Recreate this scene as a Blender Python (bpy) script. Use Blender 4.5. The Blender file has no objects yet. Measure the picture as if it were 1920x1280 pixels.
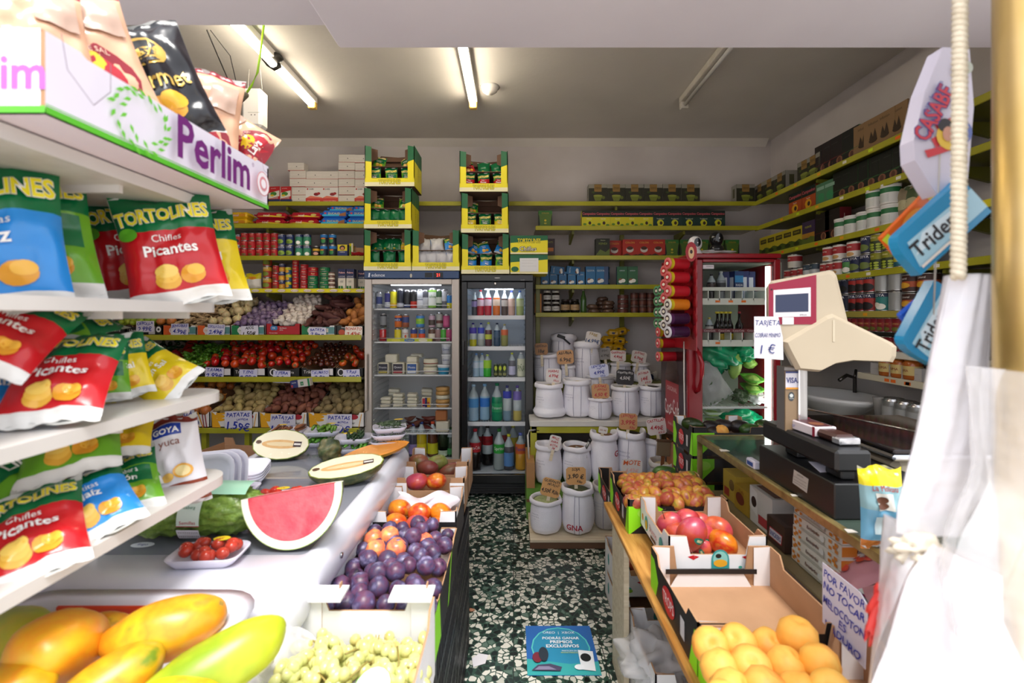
import bpy,math,random
from mathutils import Vector,Matrix,noise,Euler
random.seed(7)
R=math.radians
F,CX,HY,EYE=870.0,962.0,592.0,1.5     # focal length in pixels of a 1920 frame, vanishing point, eye height
SC=bpy.context.scene
COL=SC.collection
# ---------------- camera
cd=bpy.data.cameras.new('camera');cam=bpy.data.objects.new('camera',cd);COL.objects.link(cam)
cam.location=(0,0,EYE);cam.rotation_euler=(R(90),0,0)
cd.sensor_width=36;cd.lens=F*36/1920;cd.shift_x=-2/1920;cd.shift_y=-48/1920
cd.clip_start=0.05;cd.clip_end=60
cd.dof.use_dof=True;cd.dof.focus_distance=3.4;cd.dof.aperture_fstop=3.2
SC.camera=cam
# ---------------- daylight from the street behind the camera
w=bpy.data.worlds.new('sky');SC.world=w;w.use_nodes=True
nt=w.node_tree;bg=nt.nodes['Background']
tc=nt.nodes.new('ShaderNodeTexCoord');sp=nt.nodes.new('ShaderNodeSeparateXYZ');cr=nt.nodes.new('ShaderNodeValToRGB')
nt.links.new(tc.outputs['Generated'],sp.inputs[0]);nt.links.new(sp.outputs['Z'],cr.inputs[0]);nt.links.new(cr.outputs[0],bg.inputs[0])
cr.color_ramp.elements[0].position=0.0;cr.color_ramp.elements[0].color=(.62,.58,.58,1)
cr.color_ramp.elements[1].position=0.25;cr.color_ramp.elements[1].color=(.88,.93,1.0,1)
bg.inputs[1].default_value=1.25
sd=bpy.data.lights.new('sun','SUN');sun=bpy.data.objects.new('sun',sd);COL.objects.link(sun)
sd.energy=3.3;sd.angle=R(24);sd.color=(1,.97,.93)
sun.rotation_euler=Vector((.12,-.42,1)).to_track_quat('Z','Y').to_euler()
SC.view_settings.view_transform='Standard';SC.view_settings.look='None'
SC.view_settings.gamma=1;SC.view_settings.use_curve_mapping=False
SC.view_settings.exposure=0.78
SC.cycles.max_bounces=8;SC.cycles.diffuse_bounces=4;SC.cycles.transparent_max_bounces=16
SC.cycles.caustics_reflective=False;SC.cycles.caustics_refractive=False
SC.cycles.sample_clamp_indirect=6
SC.cycles.use_denoising=True

# ---------------- materials
MATS={}
def lin(h):
    h=h.lstrip('#')
    return tuple(((c/12.92)if c<=.04045 else ((c+.055)/1.055)**2.4)for c in (int(h[i:i+2],16)/255 for i in (0,2,4)))+(1,)
def newmat(key):
    m=bpy.data.materials.new(key.replace('#','colour ').replace('/',' '));m.use_nodes=True
    MATS[key]=m
    return m,m.node_tree,m.node_tree.nodes['Principled BSDF']
def glassy(m,nt,b,col,alpha,rough=.03):
    """a thin clear sheet: partly see-through, with a surface shine"""
    t=nt.nodes.new('ShaderNodeBsdfTransparent');mx=nt.nodes.new('ShaderNodeMixShader')
    b.inputs['Base Color'].default_value=col;b.inputs['Roughness'].default_value=rough
    t.inputs[0].default_value=(1,1,1,1)
    mx.inputs[0].default_value=alpha
    nt.links.new(t.outputs[0],mx.inputs[1]);nt.links.new(b.outputs[0],mx.inputs[2])
    nt.links.new(mx.outputs[0],nt.nodes['Material Output'].inputs[0])
def M(key):
    if key in MATS:return MATS[key]
    if key[0]!='#':raise KeyError(key)
    m,nt,b=newmat(key)
    p=key.split('/');c=lin(p[0]);rough,metal,emit,alpha=.5,0,0,None
    for q in p[1:]:
        if q[0]=='r':rough=float(q[1:])
        if q[0]=='m':metal=float(q[1:])
        if q[0]=='e':emit=float(q[1:])
        if q[0]=='a':alpha=float(q[1:])
    b.inputs['Base Color'].default_value=c;b.inputs['Roughness'].default_value=rough;b.inputs['Metallic'].default_value=metal
    if emit:b.inputs['Emission Color'].default_value=c;b.inputs['Emission Strength'].default_value=emit
    if alpha is not None:glassy(m,nt,b,c,alpha,rough)
    return m
def pm(key,cols,scale=8,rough=.5,bump=0,bscale=40,vary=.0,metal=0,stretch=None,det=4,coat=0,sss=0):
    """mottled material: a noise over object space mixes the colours; each copy varies a little in value"""
    m,nt,b=newmat(key);N,L=nt.nodes.new,nt.links.new
    tc=N('ShaderNodeTexCoord');mp=N('ShaderNodeMapping');nz=N('ShaderNodeTexNoise');cr=N('ShaderNodeValToRGB');oi=N('ShaderNodeObjectInfo')
    L(tc.outputs['Object'],mp.inputs[0])
    if stretch:mp.inputs['Scale'].default_value=stretch
    ad=N('ShaderNodeVectorMath');ad.operation='ADD';sc=N('ShaderNodeVectorMath');sc.operation='SCALE'
    sc.inputs[0].default_value=(7,13,3);L(oi.outputs['Random'],sc.inputs['Scale']);L(mp.outputs[0],ad.inputs[0]);L(sc.outputs[0],ad.inputs[1])
    L(ad.outputs[0],nz.inputs['Vector']);nz.inputs['Scale'].default_value=scale;nz.inputs['Detail'].default_value=det
    L(nz.outputs['Fac'],cr.inputs[0]);r=cr.color_ramp;n=len(cols)
    while len(r.elements)<n:r.elements.new(.5)
    for i,c in enumerate(cols):r.elements[i].position=.3+.4*i/max(1,n-1);r.elements[i].color=lin(c)
    out=cr.outputs[0]
    if vary:
        hs=N('ShaderNodeHueSaturation');mr=N('ShaderNodeMapRange');mr.inputs[3].default_value=1-vary;mr.inputs[4].default_value=1+vary
        L(oi.outputs['Random'],mr.inputs[0]);L(mr.outputs[0],hs.inputs['Value']);L(out,hs.inputs['Color'])
        mh=N('ShaderNodeMapRange');mh.inputs[3].default_value=.5-vary*.06;mh.inputs[4].default_value=.5+vary*.06
        L(oi.outputs['Random'],mh.inputs[0]);L(mh.outputs[0],hs.inputs['Hue']);out=hs.outputs[0]
    L(out,b.inputs['Base Color']);b.inputs['Roughness'].default_value=rough;b.inputs['Metallic'].default_value=metal
    if coat:b.inputs['Coat Weight'].default_value=coat;b.inputs['Coat Roughness'].default_value=.15
    if bump:
        bn=N('ShaderNodeTexNoise');bn.inputs['Scale'].default_value=bscale;L(ad.outputs[0],bn.inputs['Vector'])
        bp=N('ShaderNodeBump');bp.inputs['Strength'].default_value=bump;bp.inputs['Distance'].default_value=.004
        L(bn.outputs['Fac'],bp.inputs['Height']);L(bp.outputs[0],b.inputs['Normal'])
    return m
def terrazzo():
    m,nt,b=newmat('terrazzo');N,L=nt.nodes.new,nt.links.new
    tc=N('ShaderNodeTexCoord');v=N('ShaderNodeTexVoronoi');v.inputs['Scale'].default_value=38
    nz=N('ShaderNodeTexNoise');nz.inputs['Scale'].default_value=25;mx=N('ShaderNodeMix');mx.data_type='VECTOR';mx.inputs[0].default_value=.03
    L(tc.outputs['Object'],nz.inputs['Vector']);L(tc.outputs['Object'],mx.inputs[4]);L(nz.outputs['Color'],mx.inputs[5]);L(mx.outputs[1],v.inputs['Vector'])
    sep=N('ShaderNodeSeparateColor');L(v.outputs['Color'],sep.inputs[0])
    cr=N('ShaderNodeValToRGB');L(sep.outputs[0],cr.inputs[0]);cr.color_ramp.interpolation='CONSTANT'
    for i,(p,c)in enumerate([(0,'#1f2a26'),(.24,'#d8d4c8'),(.62,'#0f1412'),(.76,'#b9b8ac'),(.9,'#5c7265')]):
        e=cr.color_ramp.elements[i]if i<2 else cr.color_ramp.elements.new(p)
        e.position=p;e.color=lin(c)
    d=N('ShaderNodeTexVoronoi');d.feature='DISTANCE_TO_EDGE';d.inputs['Scale'].default_value=38;L(mx.outputs[1],d.inputs['Vector'])
    lt=N('ShaderNodeMath');lt.operation='LESS_THAN';lt.inputs[1].default_value=.09;L(d.outputs['Distance'],lt.inputs[0])
    m2=N('ShaderNodeMix');m2.data_type='RGBA';L(lt.outputs[0],m2.inputs[0]);L(cr.outputs[0],m2.inputs[6]);m2.inputs[7].default_value=lin('#2f4a3d')
    # joints of the 0.4 m tiles
    s=N('ShaderNodeSeparateXYZ');L(tc.outputs['Object'],s.inputs[0]);outs=[]
    for ax,off in (('X',0.0),('Y',.12)):
        a=N('ShaderNodeMath');a.operation='ADD';a.inputs[1].default_value=off+40;L(s.outputs[ax],a.inputs[0])
        f=N('ShaderNodeMath');f.operation='MODULO';f.inputs[1].default_value=.4;L(a.outputs[0],f.inputs[0])
        l=N('ShaderNodeMath');l.operation='LESS_THAN';l.inputs[1].default_value=.004;L(f.outputs[0],l.inputs[0]);outs.append(l)
    mxx=N('ShaderNodeMath');mxx.operation='MAXIMUM';L(outs[0].outputs[0],mxx.inputs[0]);L(outs[1].outputs[0],mxx.inputs[1])
    m3=N('ShaderNodeMix');m3.data_type='RGBA';L(mxx.outputs[0],m3.inputs[0]);L(m2.outputs[2],m3.inputs[6]);m3.inputs[7].default_value=lin('#20241f')
    L(m3.outputs[2],b.inputs['Base Color']);b.inputs['Roughness'].default_value=.28
terrazzo()
def wood(key,a,c,rough=.45,sc=(1.5,14,14)):
    m,nt,b=newmat(key);N,L=nt.nodes.new,nt.links.new
    tc=N('ShaderNodeTexCoord');mp=N('ShaderNodeMapping');mp.inputs['Scale'].default_value=sc
    nz=N('ShaderNodeTexNoise');nz.inputs['Scale'].default_value=3;nz.inputs['Detail'].default_value=8;nz.inputs['Distortion'].default_value=1.2
    cr=N('ShaderNodeValToRGB');cr.color_ramp.elements[0].position=.35;cr.color_ramp.elements[1].position=.65
    cr.color_ramp.elements[0].color=lin(a);cr.color_ramp.elements[1].color=lin(c)
    L(tc.outputs['Object'],mp.inputs[0]);L(mp.outputs[0],nz.inputs['Vector']);L(nz.outputs['Fac'],cr.inputs[0]);L(cr.outputs[0],b.inputs['Base Color'])
    b.inputs['Roughness'].default_value=rough
wood('plank','#a8702f','#cf9a52',.5,(14,1.5,14));wood('pale_wood','#cdbb9c','#e2d4ba',.6)
pm('wall_paint',['#b9b2b0','#cdc7c5'],1.5,.8,.1,60)
pm('ceiling_paint',['#c6c0b8','#d3cdc5'],1.2,.85,.25,30)
pm('lintel_paint',['#d6cfd6','#e2dce2'],1.2,.8,.15,30)
pm('kraft',['#a57d5b','#b98f6b'],6,.8,.05,80)
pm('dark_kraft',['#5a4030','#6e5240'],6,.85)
pm('white_card',['#e6e4e6','#f2f1f2'],8,.6)
pm('green_paint',['#a09c1e','#b0ac30'],5,.35,.05,60)
pm('dark_green_paint',['#66661a','#767622'],5,.4)
pm('white_metal',['#cfcbc6','#ded9d4'],4,.35)
pm('grubby_metal',['#a9a192','#c9c3b8','#bdb6aa'],6,.4,.05,50)
pm('steel',['#a9a7a5','#c2c0be'],3,.3,metal=.8,stretch=(40,40,1))
pm('sack_cloth',['#e6e1e8','#f6f3f8'],5,.75,.3,120)
pm('sack_cloth_grey',['#aea8a4','#c9c3be'],6,.8,.3,120)
pm('brass',['#c8a85e','#d8bc80'],9,.34,metal=.9)
pm('old_brass',['#6d5c32','#a08d5c','#857445'],14,.35,.1,80,metal=.6)
pm('cream_plastic',['#b6a78e','#bfb098'],3,.4)
pm('tomato',['#a3160c','#c22413','#cf3a1a'],12,.15,vary=.18,coat=.5)
pm('dark_tomato',['#4a1a10','#5e2413','#4a3a1a'],25,.15,vary=.25,coat=.5)
pm('raf_tomato',['#b3230f','#c9481c','#7d6a22'],18,.2,vary=.15,coat=.4)
pm('lime',['#6f8a1a','#93ab2a','#b0b93a'],28,.35,.15,120,vary=.2)
pm('white_onion',['#e7e2d6','#f3efe6'],8,.35,vary=.06)
pm('brown_onion',['#a85a25','#c97c3b','#b5672b'],20,.35,stretch=(4,4,1),vary=.15)
pm('pale_onion',['#c9a873','#dcc79a','#b8b57a'],18,.4,stretch=(4,4,1),vary=.15)
pm('garlic',['#cfc3b8','#e3d9ce','#a98e86'],22,.6,.2,60,vary=.1)
pm('purple_garlic',['#4a3458','#7a6488','#b0a0a8'],22,.5,.2,60,vary=.2)
pm('potato',['#a08a52','#b7a067','#8d7a48'],22.4,.7,.3,70,vary=.12)
pm('red_potato',['#6b3a2c','#8a5140','#7a4536'],25.6,.65,.3,70,vary=.15)
pm('brown_potato',['#75633f','#958158','#857248'],22.4,.75,.3,70,vary=.12)
pm('sweet_potato',['#4b2a28','#653c36','#573030'],14,.65,.35,60,vary=.15)
pm('boniato',['#a4622b','#c07d3e','#8d5326'],14,.65,.35,60,vary=.12)
pm('ginger',['#9a7f58','#bda27a','#a98d65'],20,.75,.4,80,vary=.1)
pm('green_pepper',['#3c6e17','#5f9426','#4c8420'],9,.2,.1,30,vary=.2,coat=.4)
pm('dark_pepper',['#14301a','#1f4a20'],9,.25,vary=.2)
pm('red_pepper',['#7c0f10','#a51a14'],9,.18,vary=.2,coat=.5)
pm('plum',['#281c34','#5b3450','#463f60','#82789a'],36.4,.4,vary=.2)
pm('pale_plum',['#e0a050','#e06a50','#e8b060'],28.8,.3,vary=.12)
pm('orange_mango',['#d9741c','#e08a20','#cf3a1e','#e2a02a'],15.4,.3,vary=.1,coat=.3)
pm('red_mango',['#a82a3a','#c2485a','#cc5a3a','#b0402a'],14,.32,vary=.12,coat=.2)
pm('small_mango',['#64742a','#b88a30','#a8483a','#c08a2c','#8c3c46'],20.8,.35,vary=.2)
pm('dusky_mango',['#7a2f30','#8b4a3a','#70693a'],12,.35,vary=.2)
pm('peach',['#eaa13c','#f0b552','#e88a30'],14,.55,.05,200,vary=.08)
pm('papaya',['#6f851e','#dcae1c','#df8f1c','#d8a820','#9a7a2a'],10.2,.35,.1,25,vary=.1)
pm('green_papaya',['#7f9a1e','#b6bf2a','#e0b820'],8,.35,.1,25,vary=.05)
pm('pavement',['#b8b2ac','#c8c2bc'],4,.8)
pm('papaya_scar',['#7a6128','#a98a3a','#8a6f30'],40,.6)
pm('grape',['#b9bf6c','#cfcf86','#c2ae62'],30,.2,vary=.1,coat=.3)
pm('avocado',['#1c2a14','#2c4418','#3d5a20'],20,.3,.4,60,vary=.3)
pm('black_avocado',['#171214','#241b1c'],20,.4,.5,60,vary=.3)
pm('lettuce',['#5a8224','#8fb048','#76983a','#b4c878'],34,.35,1,55)
pm('green_mango',['#66742c','#8a9648','#7a6a3a'],18,.35)
pm('cabbage',['#7fa83e','#a8c96a'],12,.4,.5,30,vary=.1)
pm('flesh_red',['#c8384a','#dc5f68','#cf4555'],14,.45,.4,90)
pm('rind_white',['#f2efe0','#eef0d8'],6,.4)
pm('rind_green',['#1f3418','#3d5424','#22391a'],20,.3,stretch=(1,1,5))
pm('melon_flesh',['#efe2bf','#f6ecd0'],6,.4)
pm('melon_seed',['#d9a35e','#e9bd80'],30,.45,.6,90)
pm('melon_skin',['#2c3a20','#4f5a34','#8a7c4e'],30,.4,.5,60,stretch=(1,1,1))
pm('papaya_flesh',['#e58a28','#ec9f3a'],10,.3)
pm('lentil',['#4d4026','#6a5a36'],90,.8,1,200);pm('brown_bean',['#6e4a2e','#8a6240'],70,.6,1,150)
pm('green_pea',['#8f9a62','#b0b482'],70,.7,1,150);pm('white_bean',['#c9b994','#ddd0b0'],70,.6,1,150)
pm('black_bean',['#181514','#2a2320'],70,.5,1,150);pm('soy_green',['#3a4020','#525a2e'],90,.7,1,200)
pm('herb',['#2c4020','#48603a','#8a9080'],60,.6,1,120);pm('meat',['#4a1c16','#74342a','#5c241c'],14,.3,.3,40,vary=.2)
pm('carrot_tray',['#a0623a','#6e3f2a'],40,.6,.8,80);pm('cheese',['#d9d3bc','#e6e1cc'],8,.5)
pm('green_film',['#0f8f5c','#18b078','#0b7046'],8,.2,.8,18)
pm('foil',['#b8b8bc','#d4d4d8'],20,.2,.8,30,metal=.7)
pm('rope',['#cdbfa6','#e0d5bf'],60,.8,.5,90)
pm('embajador',['#ece6da','#f3eee4'],5,.4)
def film(key,col,alpha,rough):
    m,nt,b=newmat(key);glassy(m,nt,b,lin(col),alpha,rough)
    bn=nt.nodes.new('ShaderNodeTexNoise');bn.inputs['Scale'].default_value=9;bn.inputs['Detail'].default_value=3
    tc=nt.nodes.new('ShaderNodeTexCoord');nt.links.new(tc.outputs['Object'],bn.inputs['Vector'])
    bp=nt.nodes.new('ShaderNodeBump');bp.inputs['Strength'].default_value=.8;bp.inputs['Distance'].default_value=.02
    nt.links.new(bn.outputs['Fac'],bp.inputs['Height']);nt.links.new(bp.outputs[0],b.inputs['Normal'])
film('cling','#303034',.10,.06);film('milky_film','#f4f0f4',.72,.25);film('clear_bag','#f6f4f6',.38,.15)
m_,n_,b_=newmat('glass');glassy(m_,n_,b_,lin('#101214'),.08,.02)
m_,n_,b_=newmat('counter_glass');glassy(m_,n_,b_,lin('#4a5a50'),.55,.06)
m_,n_,b_=newmat('freezer_glass');glassy(m_,n_,b_,lin('#8a8c96'),.72,.07)
# ---------------- mesh building
TXT={}
LINKS=[]
def get_text(s,bold=0):
    k=(s,bold)
    if k not in TXT:
        cu=bpy.data.curves.new('t','FONT');cu.body=s;cu.size=1;cu.resolution_u=2;cu.offset=bold;cu.align_x='LEFT'
        cu.space_line=.8
        o=bpy.data.objects.new('t',cu);COL.objects.link(o)
        me=bpy.data.meshes.new_from_object(o.evaluated_get(bpy.context.evaluated_depsgraph_get()))
        vs=[(v.co.x,v.co.y)for v in me.vertices];fs=[tuple(p.vertices)for p in me.polygons]
        bpy.data.objects.remove(o);bpy.data.curves.remove(cu);bpy.data.meshes.remove(me)
        if vs:
            x0,x1=min(v[0]for v in vs),max(v[0]for v in vs);y0,y1=min(v[1]for v in vs),max(v[1]for v in vs)
            vs=[(x-(x0+x1)/2,y-(y0+y1)/2)for x,y in vs]
            TXT[k]=(vs,fs,x1-x0,y1-y0)
        else:TXT[k]=([],[],1,1)
    return TXT[k]
I4=Matrix.Identity(4)
def TR(x,y,z):return Matrix.Translation((x,y,z))
def RX(d):return Matrix.Rotation(R(d),4,'X')
def RY(d):return Matrix.Rotation(R(d),4,'Y')
def RZ(d):return Matrix.Rotation(R(d),4,'Z')
def FRONT(x,y,z):return TR(x,y,z)@RX(90)                       # a plane facing -Y
def EAST(x,y,z):return TR(x,y,z)@RZ(90)@RX(90)                # facing +X
def WEST(x,y,z):return TR(x,y,z)@RZ(-90)@RX(90)               # facing -X
def UP(x,y,z):return TR(x,y,z)
class MB:
    def __init__(s):s.v,s.f,s.m,s.s,s.ms=[],[],[],[],[]
    def mi(s,k):
        if k not in s.ms:s.ms.append(k)
        return s.ms.index(k)
    def add(s,vs,fs,mat,smooth=False,mt=None):
        b=len(s.v)
        s.v+=[tuple(mt@Vector(p))for p in vs]if mt is not None else [tuple(p)for p in vs]
        s.f+=[tuple(i+b for i in f)for f in fs]
        if isinstance(mat,(list,tuple)):s.m+=[s.mi(k)for k in mat]
        else:s.m+=[s.mi(mat)]*len(fs)
        s.s+=[smooth]*len(fs);return s
    def box(s,x0,x1,y0,y1,z0,z1,mat,bev=0,mt=None):
        if not bev:
            vs=[(x,y,z)for x in (x0,x1)for y in (y0,y1)for z in (z0,z1)]
            fs=[(0,1,3,2),(4,6,7,5),(0,4,5,1),(2,3,7,6),(0,2,6,4),(1,5,7,3)]
            return s.add(vs,fs,mat,False,mt)
        b=min(bev,(x1-x0)/2.01,(y1-y0)/2.01,(z1-z0)/2.01);vs=[];idx={}
        for ix,x in enumerate((x0,x1)):
            for iy,y in enumerate((y0,y1)):
                for iz,z in enumerate((z0,z1)):
                    sx,sy,sz=(1 if ix==0 else-1),(1 if iy==0 else-1),(1 if iz==0 else-1)
                    idx[ix,iy,iz]=len(vs)
                    vs+=[(x,y+sy*b,z+sz*b),(x+sx*b,y,z+sz*b),(x+sx*b,y+sy*b,z)]
        fs=[]
        q=[(0,0),(0,1),(1,1),(1,0)]
        for i in (0,1):
            fs.append(tuple(idx[i,a,c]+0 for a,c in q));fs.append(tuple(idx[a,i,c]+1 for a,c in q));fs.append(tuple(idx[a,c,i]+2 for a,c in q))
        for a,c in ((0,0),(0,1),(1,1),(1,0)):
            fs.append((idx[0,a,c]+1,idx[1,a,c]+1,idx[1,a,c]+2,idx[0,a,c]+2))
            fs.append((idx[a,0,c]+0,idx[a,1,c]+0,idx[a,1,c]+2,idx[a,0,c]+2))
            fs.append((idx[a,c,0]+0,idx[a,c,1]+0,idx[a,c,1]+1,idx[a,c,0]+1))
        for k in idx.values():fs.append((k,k+1,k+2))
        return s.add(vs,fs,mat,False,mt)
    def prism(s,poly,t,mo,mi=None,me=None,mt=None,smooth=False):
        """polygon in local XY; front face at z=0, back at z=-t"""
        n=len(poly);vs=[(x,y,0)for x,y in poly]+[(x,y,-t)for x,y in poly]
        fs=[tuple(range(n)),tuple(range(2*n-1,n-1,-1))]+[(i,(i+1)%n,n+(i+1)%n,n+i)for i in range(n)]
        return s.add(vs,fs,[mo,mi or mo]+[me or mi or mo]*n,smooth,mt)
    def lathe(s,prof,mat,n=18,mt=None,smooth=True,sx=1,sy=1,wob=None):
        """prof: (r, z) or (r, z, material of the band up to it)"""
        vs,fs,ms=[],[],[]
        for k,p in enumerate(prof):
            for i in range(n):
                a=2*math.pi*i/n;r=p[0]*(wob(a,p[1])if wob else 1)
                vs.append((r*math.cos(a)*sx,r*math.sin(a)*sy,p[1]))
        for k in range(len(prof)-1):
            mm=prof[k+1][2]if len(prof[k+1])>2 else mat
            for i in range(n):
                j=(i+1)%n;fs.append((k*n+i,k*n+j,(k+1)*n+j,(k+1)*n+i));ms.append(mm)
        if prof[0][0]>1e-4:fs.append(tuple(range(n-1,-1,-1)));ms.append(mat)
        if prof[-1][0]>1e-4:fs.append(tuple(range((len(prof)-1)*n,len(prof)*n)));ms.append(prof[-1][2]if len(prof[-1])>2 else mat)
        return s.add(vs,fs,ms,smooth,mt)
    def tube(s,pts,r,mat,n=8,smooth=True):
        pts=[Vector(p)for p in pts];m=len(pts);rr=r if isinstance(r,(list,tuple))else [r]*m;vs,fs=[],[]
        up=Vector((0,0,1))
        for i,p in enumerate(pts):
            d=(pts[min(i+1,m-1)]-pts[max(i-1,0)]).normalized()
            u=up if abs(d.dot(up))<.9 else Vector((1,0,0))
            a=d.cross(u).normalized();b=d.cross(a)
            for k in range(n):
                t=2*math.pi*k/n;vs.append(p+(a*math.cos(t)+b*math.sin(t))*rr[i])
        for i in range(m-1):
            for k in range(n):j=(k+1)%n;fs.append((i*n+k,i*n+j,(i+1)*n+j,(i+1)*n+k))
        fs+=[tuple(range(n-1,-1,-1)),tuple(range((m-1)*n,m*n))]
        return s.add(vs,fs,mat,smooth)
    def sheet(s,fn,nu,nv,mat,smooth=True,mt=None):
        vs=[fn(i/nu,j/nv)for j in range(nv+1)for i in range(nu+1)];fs,ms=[],[]
        for j in range(nv):
            for i in range(nu):
                a=j*(nu+1)+i;fs.append((a,a+1,a+nu+2,a+nu+1));ms.append(mat((i+.5)/nu,(j+.5)/nv)if callable(mat)else mat)
        return s.add(vs,fs,ms,smooth,mt)
    def blob(s,rx,ry,rz,mat,seed=0,amp=.06,fr=1.5,taper=0,bend=0,nu=16,nv=10,mt=None,matfn=None):
        vs,fs,ms=[],[],[]
        for j in range(nv+1):
            t=math.pi*j/nv
            for i in range(nu):
                a=2*math.pi*i/nu;p=Vector((math.sin(t)*math.cos(a),math.sin(t)*math.sin(a),-math.cos(t)))
                k=1+amp*noise.noise(p*fr+Vector((seed*7.1,seed*3.3,0)))*2
                tp=1+taper*p.z
                vs.append((p.x*rx*k*tp+bend*rx*(p.z**2),p.y*ry*k*tp,p.z*rz*k))
        for j in range(nv):
            for i in range(nu):
                q=(i+1)%nu;fs.append((j*nu+i,j*nu+q,(j+1)*nu+q,(j+1)*nu+i));ms.append(matfn(j/nv,i/nu)if matfn else mat)
        return s.add(vs,fs,ms,True,mt)
    def art(s,fm,w,h,items,curved=False):
        """items drawn on a surface in 0..1 coordinates, each a little proud of the last"""
        o=.0005
        for it in items:
            k=it[0]
            if k=='r':
                _,u0,v0,u1,v1,mat=it
                if curved:s.sheet(lambda u,v:fm(u0+(u1-u0)*u,v0+(v1-v0)*v,o),10,8,mat)
                else:s.add([fm(u0,v0,o),fm(u1,v0,o),fm(u1,v1,o),fm(u0,v1,o)],[(0,1,2,3)],mat)
            elif k=='e':
                _,cu,cv,ru,rv,mat=it;n=16;vs=[fm(cu,cv,o)];fs=[]
                rings=(.5,1)if curved else (1,)
                for q in rings:
                    for i in range(n):vs.append(fm(cu+ru*q*math.cos(2*math.pi*i/n),cv+rv*q*math.sin(2*math.pi*i/n),o))
                fs=[(0,1+i,1+(i+1)%n)for i in range(n)]
                if curved:fs+=[(1+i,1+n+i,1+n+(i+1)%n,1+(i+1)%n)for i in range(n)]
                s.add(vs,fs,mat,curved)
            elif k=='p':
                s.add([fm(u,v,o)for u,v in it[1]],[tuple(range(len(it[1])))],it[2])
            elif k=='l':                     # stroke: points, width (m), material
                pts,wd,mat=it[1],it[2],it[3]
                for (a,b),(c,d)in zip(pts,pts[1:]):
                    dx,dy=(c-a)*w,(d-b)*h;q=math.hypot(dx,dy)or 1;nx,ny=-dy/q*wd/2/w,dx/q*wd/2/h
                    s.add([fm(a-nx,b-ny,o),fm(c-nx,d-ny,o),fm(c+nx,d+ny,o),fm(a+nx,b+ny,o)],[(0,1,2,3)],mat)
            elif k=='t':
                tx,cu,cv,sz,mat=it[1:6];mw=it[6]if len(it)>6 and it[6]else 9;rot=it[7]if len(it)>7 else 0
                om=it[8]if len(it)>8 else None;bold=it[9]if len(it)>9 else 0;hand=it[10]if len(it)>10 else 0
                for b,mm in (((.06,om),(bold,mat))if om else ((bold,mat),)):
                    vs,fs,tw,th=get_text(tx,b);base=get_text(tx,bold)[2]
                    if not vs:continue
                    z=sz*h;kx=min(1,mw*w/(base*z))if base else 1;ca,sa=math.cos(R(rot)),math.sin(R(rot));out=[]
                    for x,y in vs:
                        if hand:
                            y+=.05*hand*math.sin(x*2.3+hand)+.03*math.sin(x*7+hand*3);x+=.15*y+.03*math.sin(y*9+x*3)
                        x,y=x*z*kx,y*z
                        x,y=x*ca-y*sa,x*sa+y*ca
                        out.append(fm(cu+x/w,cv+y/h,o))
                    s.add(out,fs,mm);o+=.0004
            o+=.0004
        return s
    def face(s,mt,w,h,items):
        return s.art(lambda u,v,o:mt@Vector(((u-.5)*w,(v-.5)*h,o)),w,h,items)
    def mesh(s,name):
        me=bpy.data.meshes.new(name);me.from_pydata(s.v,[],s.f)
        for k in s.ms:me.materials.append(M(k))
        me.polygons.foreach_set('material_index',s.m);me.polygons.foreach_set('use_smooth',s.s);me.update()
        return me
CH={}
def mkobj(name,data,parent=None):
    o=bpy.data.objects.new(name,data);LINKS.append(o)
    if parent is not None:o.parent=parent;CH.setdefault(parent.name,[]).append(o)
    return o
def T(name,label,cat,mb=None,loc=(0,0,0),rot=(0,0,0),group=None,parts=(),kind=None,scale=None):
    """one thing: a single mesh, or an Empty that carries its parts (name, builder or mesh[, loc[, sub-parts]])"""
    if isinstance(mb,MB):mb=mb.mesh(name)
    o=mkobj(name,mb);o.location=loc;o.rotation_euler=[R(a)for a in rot]
    if scale:o.scale=(scale,)*3 if not isinstance(scale,(tuple,list))else scale
    if kind=='structure':o['kind']=kind
    else:o['label']=label;o['category']=cat
    if kind=='stuff':o['kind']=kind
    if group:o['group']=group
    def kids(par,ps):
        for p in ps:
            me=p[1].mesh(p[0])if isinstance(p[1],MB)else p[1]
            c=mkobj(p[0],me,par)
            if len(p)>2 and p[2]:c.location=p[2]
            if len(p)>4:c['label']=p[4]
            if len(p)>3 and p[3]:kids(c,p[3])
    kids(o,parts)
    return o
def dup(o,loc,rot=(0,0,0),label=None,group=None,scale=None):
    c=o.copy();LINKS.append(c);c.location=loc;c.rotation_euler=[R(a)for a in rot]
    if scale:c.scale=(scale,)*3 if not isinstance(scale,(tuple,list))else scale
    if label:c['label']=label
    if group:c['group']=group
    def kids(src,dst):
        for k in CH.get(src.name,[]):
            q=k.copy();LINKS.append(q);q.parent=dst;CH.setdefault(dst.name,[]).append(q);kids(k,q)
    kids(o,c)
    return c
class Kind:
    """a prototype whose first placing is the thing itself and whose later placings are copies"""
    def __init__(s,name,cat,mb=None,parts=()):s.a=(name,cat,mb,parts);s.o=None
    def put(s,label,loc,rot=(0,0,0),group=None,scale=None):
        if s.o is None:
            n,c,mb,ps=s.a;s.o=T(n,label,c,mb,loc,rot,group,ps,scale=scale or (1,1,1));return s.o
        c=dup(s.o,loc,rot,label,group,scale or (1,1,1))
        if not group and 'group' in c:del c['group']
        return c
def S(name,mb):return T(name,None,None,mb,kind='structure')
def U(px,Y):return (px-CX)*Y/F
def V(py,Y):return EYE-(py-HY)*Y/F
NUM=['','first','second','third','fourth','fifth','sixth','seventh','eighth','ninth','tenth','eleventh','twelfth','thirteenth','fourteenth','fifteenth','sixteenth']
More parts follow.
